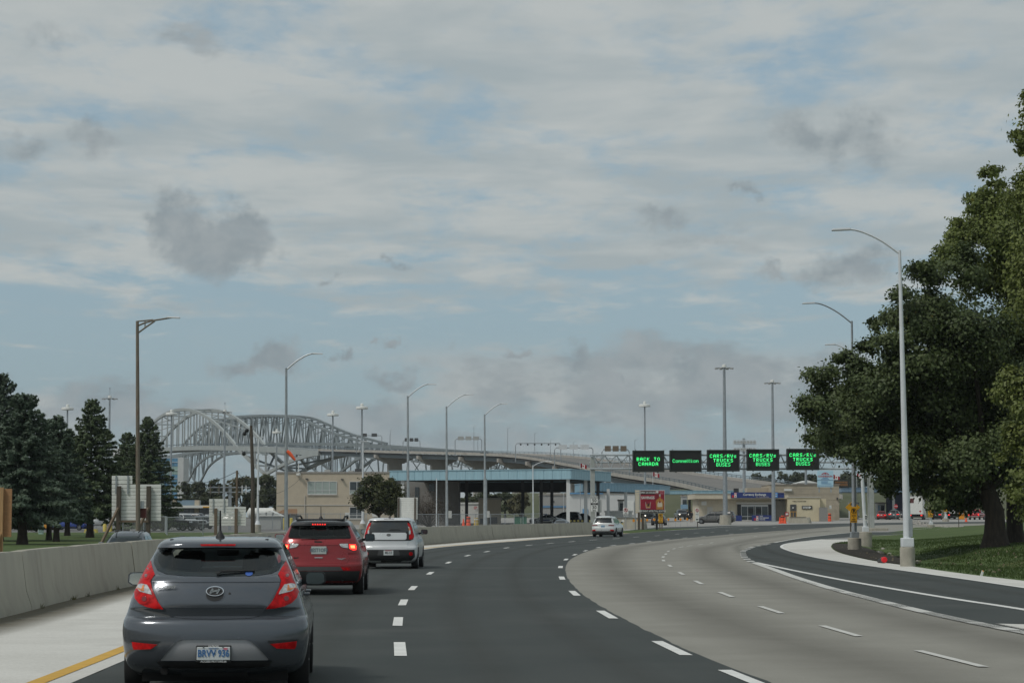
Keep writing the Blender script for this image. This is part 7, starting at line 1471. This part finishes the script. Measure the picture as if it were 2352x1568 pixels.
t = block('trailer', 'pale grey long trailer behind the queuing grey SUV', 2046,2086,1152,408,2.6,M_gbox,M_gbox,'trailer'); MB().box(-1.5,1.5,.1,2.3,-.1,.9).build('chassis', M_under, t)
for i, (x, lb_) in enumerate(((2024,'white toll booth with dark window above the red hatchback'),(1963,'toll booth behind the diamond sign'))): t = block('toll_booth', lb_, x-9,x+9,1156,404+i*4,2.5,M_wht); bx(t,x-1,x+7,1160,1172,403.9+i*4,.1,M_blk,'window'); bx(t,x-7,x-3,1160,1172,403.9+i*4,.1,M_bluew,'window')
q = at_(2058,378); t = thing('stop_sign', 'small red stop sign above the queuing grey SUV', 'sign', q); c = loc(t,2058,1162,378); MB().cyl((0,.05,0),(0,.05,c.z),.04).build('post', M_galv, t); MB().prism([(.38*math.cos(a*.785+.39), c.z+.38*math.sin(a*.785+.39)) for a in range(8)],-.02,.02).build('panel', M_sred, t); text('STOP', .26, M_wht, t, 'lettering', (0,-.03,c.z), bold=.006)
q = at_(1812,352); t = thing('closed_board', 'small red and white notice board beside the cones', 'sign', q); bx(t,1803,1812,1175.5,1185,352,.05,M_sred,'panel'); bx(t,1804.5,1810.5,1178,1182,351.95,.02,M_wht,'print'); MB().cyl((-.5,.05,0),(-.5,.05,1.4),.03).build('post', M_galv, t)
# parked cars on the left lot
for i, (x, d, rz, kind, col, H, lb_) in enumerate([(208,236,65,'sedan',(.02,.05,.24),1.5,'blue sedan parked left of the pointed spruce trunk'),(132,240,75,'sedan',(.03,.035,.045),1.5,'dark sedan parked behind the pair of slim trunks'),(165,244,80,'hatch',(.035,.04,.045),1.5,'dark hatchback parked between the slim trunks and the blue sedan'),(88,240,80,'suv',(.10,.10,.11),1.7,'grey car parked behind the pale green cabinet'),
        (478,252,40,'suv',(.03,.035,.045),1.55,'dark car parked left of the second sign back'),(510,290,70,'sedan',(.25,.27,.28),1.5,'silver car in the row before the customs hall'),(470,300,80,'suv',(.12,.13,.14),1.6,'grey van like car before the customs hall entrance'),(436,305,75,'sedan',(.4,.42,.42),1.5,'pale sedan at the left end of the row before the customs hall'),(15,242,80,'sedan',(.06,.06,.065),1.5,'dark car parked behind the plywood sign'),(560,300,75,'sedan',(.06,.07,.08),1.5,'dark sedan parked right of the silver one before the hall')]):
    simple_car('parked_car', lb_, kind, col, at_(x,d), R(rz), 4.6, 1.82, H, 'cars parked on the left lot')
pickup('white pickup truck parked behind the fence right of the broad spruce', (.5,.51,.5), at_(383,238), R(-128)); pickup('black pickup truck parked beside the white one', (.02,.02,.022), at_(345,232), R(-112)); t = pickup('white work truck glimpsed between the sign back posts', (.55,.56,.56), at_(300,246), R(95))
q = at_(93,196,.0); t = thing('utility_cabinet', 'pale green utility cabinet between the spruces', 'cabinet', q); bx(t,88.5,98.3,1192,1224,196,.4,mat('cabinet green',(.34,.47,.43),.6),'housing',z0=0,bevel=.02); bx(t,89,97.8,1220,1221,195.98,.03,M_dgrey,'seam'); bx(t,96.6,97.6,1205,1209,195.95,.05,M_dgrey,'handle')
for x, lb_ in ((241,'left yellow bollard on the lot edge'),(254,'right yellow bollard beside the braced sign')): q = at_(x,222,0.); t = thing('bollard', lb_, 'bollard', q, 0, 'yellow bollards'); MB().lathe([(.19,0),(.19,.85),(.15,.93),(.001,.96)],14).build('shaft', mat('bollard yellow',(.62,.50,.12),.6,var=.06), t, 40); MB().lathe([(.24,0),(.2,.06)],14).build('collar', M_base, t)
for x, lb_ in ((198,'yellow concrete block left of the pointed spruce trunk'),(217,'yellow concrete block right of the pointed spruce trunk')): q = at_(x,208,0.); t = thing('concrete_block', lb_, 'block', q, 0, 'yellow concrete blocks'); MB().prism([(-.27,0),(.27,0),(.2,.18),(.12,.5),(-.12,.5),(-.2,.18)],0,1.).build('block', MATS['bollard yellow'], t); MB().box(-.05,.05,-.02,-.001,.2,.3).build('lifting_eye', M_galv, t)
for x0, x1, lb_ in ((62,78,'orange plastic barrier left of the utility cabinet'),(98,108,'orange plastic barrier right of the utility cabinet')): q = at_((x0+x1)/2,214,0.); t = thing('plastic_barrier', lb_, 'barrier', q, 0, 'orange plastic barriers'); bx(t,x0,x1,1204,1213,214,.4,mat('plastic orange',(.62,.28,.04),.6),'shell',bevel=.05); bx(t,x0+1,x1-1,1211,1214,214.05,.3,M_dgrey,'foot')
for x, lb_ in ((657,'yellow bollard left of the guard shelter post'),(672,'yellow bollard beside the guard shelter wall')): q = at_(x-3,240); t = thing('bollard', lb_, 'bollard', q, 0, 'yellow bollards'); MB().lathe([(.17,0),(.17,1.3),(.001,1.35)],12).build('shaft', MATS['bollard yellow'], t, 40); MB().lathe([(.22,0),(.18,.06)],12).build('collar', M_base, t)
# fences
M_link = bpy.data.materials.new('chain link'); M_link.use_nodes = True; _t = M_link.node_tree; _t.nodes.clear(); _tr, _d, _m, _o = N('ShaderNodeBsdfTransparent',_t), N('ShaderNodeBsdfDiffuse',_t), N('ShaderNodeMixShader',_t), N('ShaderNodeOutputMaterial',_t); _d.inputs[0].default_value = (.45,.47,.48,1); _m.inputs[0].default_value = .17; lk(_tr.outputs[0],_m.inputs[1],_t); lk(_d.outputs[0],_m.inputs[2],_t); lk(_m.outputs[0],_o.inputs[0],_t)
def fence(label, pts, h, step=3.):
    b = Vector((pts[0][0],pts[0][1],zg(pts[0][1]))); t = thing('chain_link_fence', label, 'fence', b)
    for a, c in zip(pts, pts[1:]):
        A_, C_ = Vector((a[0],a[1],zg(a[1])))-b, Vector((c[0],c[1],zg(c[1])))-b; n = max(1,int((C_-A_).length/step))
        for i in range(n): p = A_.lerp(C_,i/n); MB().cyl(p, p+Vector((0,0,h+.06)), .04, n=6).build('post', M_galv, t)
        MB().cyl(A_+Vector((0,0,h)), C_+Vector((0,0,h)), .03, n=5).build('top_rail', M_galv, t); MB().add([A_,C_,C_+Vector((0,0,h)),A_+Vector((0,0,h))],[(0,1,2,3)]).build('mesh', M_link, t)
fence('chain link fence along the lot beside the second sign back', [(pt(300,0,214).x,214),(pt(395,0,210).x,210),(pt(400,0,186).x,186),(pt(560,0,188).x,188)], 1.55); fence('chain link fence before the tan office', [(pt(596,0,236).x,236),(pt(790,0,250).x,250),(pt(905,0,252).x,252)], 1.8)
fence('chain link fence in front of the blue canopy', [(pt(960,0,236).x,236),(pt(1060,0,240).x,240),(pt(1160,0,250).x,250),(pt(1240,0,262).x,262)], 1.75); fence('long chain link fence behind the parked cars on the left', [(pt(-60,0,262).x,262),(pt(300,0,262).x,262)], 2.2)
# things under the canopy
for x0, x1, lb_ in ((1182,1196,'left green waste container under the canopy'),(1197.5,1210,'right green waste container under the canopy')): q = at_((x0+x1)/2,285); t = thing('waste_container', lb_, 'container', q, 0, 'green waste containers'); bx(t,x0,x1,1186,1204,285,1.2,mat('container green',(.035,.14,.085),.7,var=.1,vscale=2),'bin',z0=.08); bx(t,x0-.3,x1+.3,1185,1186.2,284.9,1.4,M_blk,'lid'); bx(t,x0+1,x1-1,1202,1205,285.1,1.,M_dgrey,'skid',z0=0.)
barrel('yellow drum with black lid beside the inspection block', 1094, 284, 1.1, .32, mat('drum yellow',(.55,.38,.06),.6)); barrel('orange barrel with dark bands near the fence gate', 1076, 282, 1.25, .3); cone('slim orange cone left of the orange barrel', 1064.5, 0, 280, 1.)
cone('left of two orange cones before the exchange', 1791.5, 0, 318, .95); cone('right of two orange cones before the exchange', 1803, 0, 318, .95); barrel('dark banded orange barrel between the two cones', 1797.5, 320, 1.15, .3); cone('lone orange cone at the kerb right of the yield sign', 2219, 0, 345, .9); barrel('orange barrel beside the washroom wall', 1905.5, 352, 1.3, .28)
q = at_(2208,392); t = thing('barricade', 'yellow and orange barricade box behind the yield sign', 'barricade', q); bx(t,2203,2215,1173,1186,392,.6,M_org,'frame',z0=.02,bevel=.04); bx(t,2205,2213,1170,1180,391.8,.15,M_crm,'notice')
for (x0, x1, yt, d, lb_) in ((1810,1858,1187,322,'short concrete barrier right of the orange cones'),(1380,1478,1189,252,'concrete wall behind the barrier end and the billboard')):
    q = at_((x0+x1)/2,d); t = thing('concrete_wall', lb_, 'wall', q); a, c = loc(t,x0,yt,d), loc(t,x1,yt,d); MB().add([(a.x,0,-.1),(c.x,0,-.1),(c.x+.6,1.2,-.1),(a.x+.6,1.2,-.1),(a.x+.1,.3,a.z),(c.x-.3,.3,a.z),(c.x+.3,.7,a.z),(a.x+.5,.7,a.z)],[(3,2,1,0),(4,5,6,7),(0,1,5,4),(1,2,6,5),(2,3,7,6),(3,0,4,7)]).build('block', M_barr, t, 0, .03); MB().box(a.x+.3,c.x-.4,.2,.8,a.z,a.z+.05).build('cap', M_base, t)
for i in range(9):
    x = 1290+i*9; q = at_(x,290); q.z += .0; t = thing('striped_kerb', '%s black and yellow striped kerb block under the canopy from the left' % ['first','second','third','fourth','fifth','sixth','seventh','eighth','ninth'][i], 'kerb', q, 0, 'striped kerb blocks'); MB().box(-.25,.25,-.2,.2,0,.75).build('block', M_base, t); MB().box(-.25,.0,-.215,-.201,.5,.74).build('stripe', M_blk, t); MB().box(.0,.25,-.215,-.201,.5,.74).build('stripe', MATS['bollard yellow'], t)
# stadium lights
q = at_(1710,420); t = thing('floodlight_mast', 'tall mast with two racks of floodlights behind the third message sign', 'light mast', q); D = 420.; c = loc(t,1710,1012,D); MB().cyl((0,0,0),(0,0,c.z+.5),.4,.25).build('mast', M_galv, t, 50)
for y in (1016,1033):
    a, b = loc(t,1684,y-5,D), loc(t,1736,y+4,D); f = MB()
    for z in (a.z,b.z): f.beam((a.x,-.2,z),(b.x,-.2,z),.12)
    for i in range(8): x = a.x+(b.x-a.x)*i/7; f.beam((x,-.2,a.z),(x,-.2,b.z),.08)
    rk = f.build('rack', M_wpole, t)
    for i in range(7): x = a.x+(b.x-a.x)*(i+.5)/7; MB().lathe([(.05,.2),(.3,-.1),(.28,-.15),(.001,-.1)],10,(x,-.45,(a.z+b.z)/2),'y').build('floodlight', M_gbox, rk, 40)
# flags
M_fr = mat('flag red cloth',(.42,.02,.03),.8); M_fw = mat('flag white cloth',(.62,.62,.6),.8)
for x, y, d, s_, H, lb_ in ((1333,1063,330,1,8,'red and white maple leaf flag above the canopy corner'),(1500,1083,360,1,9,'red and white maple leaf flag below the first message sign'),(1915,1089,400,1,8,'red and white maple leaf flag right of the pale blue toll sign'),(1969,1086,402,1,8,'red and white maple leaf flag between the two street lamps')):
    p = pt(x,y,d); q = at_(x,d); t = thing('flag', lb_, 'flag', q, 0, 'maple leaf flags'); zt_ = p.z-q.z; MB().cyl((0,0,0),(0,0,zt_+.1),.05,.04,8).build('pole', M_wpole, t, 50); W_ = 15*mpx(d); hh = 10*mpx(d)
    for k, (u0, u1, m_) in enumerate(((.02,.3,M_fr),(.3,.7,M_fw),(.7,1.,M_fr))):
        V = []
        for j in range(5): u_ = u0+(u1-u0)*j/4; yy_ = .18*math.sin(u_*6); dz_ = -.55*hh*u_; V += [(u_*W_,yy_,zt_+dz_),(u_*W_,yy_+.04,zt_-hh+dz_*.7)]
        f_ = MB().add(V,[(2*j,2*j+1,2*j+3,2*j+2) for j in range(4)]).build('flag_band', m_, t, 60)
    u_ = .5; MB().add([(W_*u_+a*hh*.28, .18*math.sin(3)-.05, zt_-hh*.5-.45*hh*u_+b_*hh*.28) for a, b_ in lf],[tuple(range(len(lf)))]).build('leaf', M_fr, t)
# car on the viaduct
j = near(1101); p = VP[j]+VE[j]*4; simple_car('suv_car', 'dark SUV driving down the viaduct above the canopy', 'suv', (.03,.035,.035), p, R(160), 4.8, 1.9, 1.75); j = near(1598); p = VP[j]+VE[j]*5; 
# gravel around the lamp footing
rs = np.random.RandomState(9); c = gp(2136,1207); t_ = MB()
for i in range(420):
    a, r_ = rs.uniform(0,6.28), math.sqrt(rs.uniform(0,1)); x, y = c.x+math.cos(a)*r_*1.9, c.y+math.sin(a)*r_*20; s_ = rs.uniform(.07,.16); z = lawnz(x,y)+.02 if x > 12 else zg(y); t_.lathe([(.001,s_*.7),(s_*.8,s_*.35),(s_,0),(.001,-s_*.2)],5,(x,y,z))
o = t_.build('gravel', M_gravel); o['kind'] = 'stuff'
# kerbs and rubble by the ditch
rs = np.random.RandomState(19)
for i in range(7):
    y = rs.uniform(92,128); x = np.interp(y,[p.y for p in SE],[p.x for p in SE])+rs.uniform(2.0,3.6); s_ = rs.uniform(.12,.26); t = thing('rock', '%s pale rock along the ditch beside the mulch bed, counting from the road' % ['first','second','third','fourth','fifth','sixth','seventh'][i], 'rock', (x,y,lawnz(x,y)), rs.uniform(0,3), 'rocks in the ditch')
    MB().lathe([(.001,s_*.8),(s_*.6,s_*.6),(s_,s_*.2),(s_*.8,-.05),(.001,-.08)],6).build('stone', M_gravel, t); MB().lathe([(.001,s_*.5),(s_*.4,s_*.3),(s_*.5,-.04),(.001,-.05)],5,(s_*1.1,.1,0)).build('chip', M_gravel, t)
# person walking by the exchange
def skin_mesh(J, E, rad):
    me = bpy.data.meshes.new('person'); me.from_pydata(J, E, []); o = bpy.data.objects.new('tmp', me); TSC.collection.objects.link(o); md = o.modifiers.new('s','SKIN'); md.use_smooth_shade = True
    for i, r_ in enumerate(rad): me.skin_vertices[0].data[i].radius = (r_, r_)
    me.skin_vertices[0].data[0].use_root = True; sb = o.modifiers.new('u','SUBSURF'); sb.levels = sb.render_levels = 2; m2 = evaluated(o); bpy.data.objects.remove(o); return m2
def person(label, loc_, rz, top, legs, shorts=True, h=1.75):
    k = h/1.75; J = [(0,0,.95),(0,0,1.15),(0,.01,1.38),(0,.01,1.5),(0,.02,1.6),(0,.03,1.70),(-.1,0,.9),(-.11,.12,.5),(-.11,.02,.08),(-.11,.16,.04),(.1,0,.9),(.11,.02,.5),(.11,-.2,.12),(.11,-.07,.04),(-.19,0,1.42),(-.25,.03,1.14),(-.22,.2,.95),(-.21,.27,.88),(.19,0,1.42),(.25,-.06,1.14),(.24,.06,.92),(.23,.1,.83)]
    E = [(0,1),(1,2),(2,3),(3,4),(4,5),(0,6),(6,7),(7,8),(8,9),(0,10),(10,11),(11,12),(12,13),(2,14),(14,15),(15,16),(16,17),(2,18),(18,19),(19,20),(20,21)]; rad = [.15,.14,.16,.07,.09,.085,.1,.065,.045,.04,.1,.065,.045,.04,.07,.05,.036,.035,.07,.05,.036,.035]
    me = skin_mesh([(a*k,b*k,c*k) for a,b,c in J], E, [r_*k for r_ in rad]); t = thing('person', label, 'person', loc_, rz); o = put('body', me, None, t); SK = mat('skin',(.38,.22,.15),.6); me.materials.clear()
    for q in (SK, mat('cloth '+top[0],top[1],.9), mat('cloth '+legs[0],legs[1],.9), M_blk): me.materials.append(q)
    for pl in me.polygons: z = pl.center.z/k; pl.material_index = 0 if z > 1.49 else (3 if z < .09 else (2 if (.5 if shorts else .09) < z < .97 and abs(pl.center.x) < .2*k else (1 if z >= .97 else (0 if z > .09 else 3))))
    MB().lathe([(.105*k,1.68*k),(.108*k,1.74*k),(.08*k,1.8*k),(.001,1.82*k)],14,(0,.03,0)).box(-.07*k,.07*k,.1*k,.24*k,1.69*k,1.71*k).build('cap', M_blk, t, 50); return t
person('person in black top and shorts with a cap walking before the exchange', at_(1588,334), R(170), ('black',(.015,.015,.018)), ('charcoal',(.03,.03,.035))); person('person in dark jacket and long trousers standing beside the dark pickup', at_(1579,372), R(100), ('dark jacket',(.02,.022,.03)), ('dark trousers',(.02,.02,.022)), False, 1.78)
# ================================================================ the day's thin haze
hb_ = MB().box(-900,900,-40,2300,-3,78).build('haze', None); hb_['kind'] = 'stuff'
hm = bpy.data.materials.new('haze air'); hm.use_nodes = True; ht = hm.node_tree; ht.nodes.clear(); pvn = N('ShaderNodeVolumePrincipled', ht); pvn.inputs['Density'].default_value = .00009; pvn.inputs['Color'].default_value = (.86,.93,1.,1); pvn.inputs['Anisotropy'].default_value = .2
pvn.inputs['Density Attribute'].default_value = ''; hm.cycles.homogeneous_volume = True
ho = N('ShaderNodeOutputMaterial', ht); lk(pvn.outputs[0], ho.inputs['Volume'], ht); hb_.data.materials.append(hm)
bpy.data.scenes.remove(TSC)
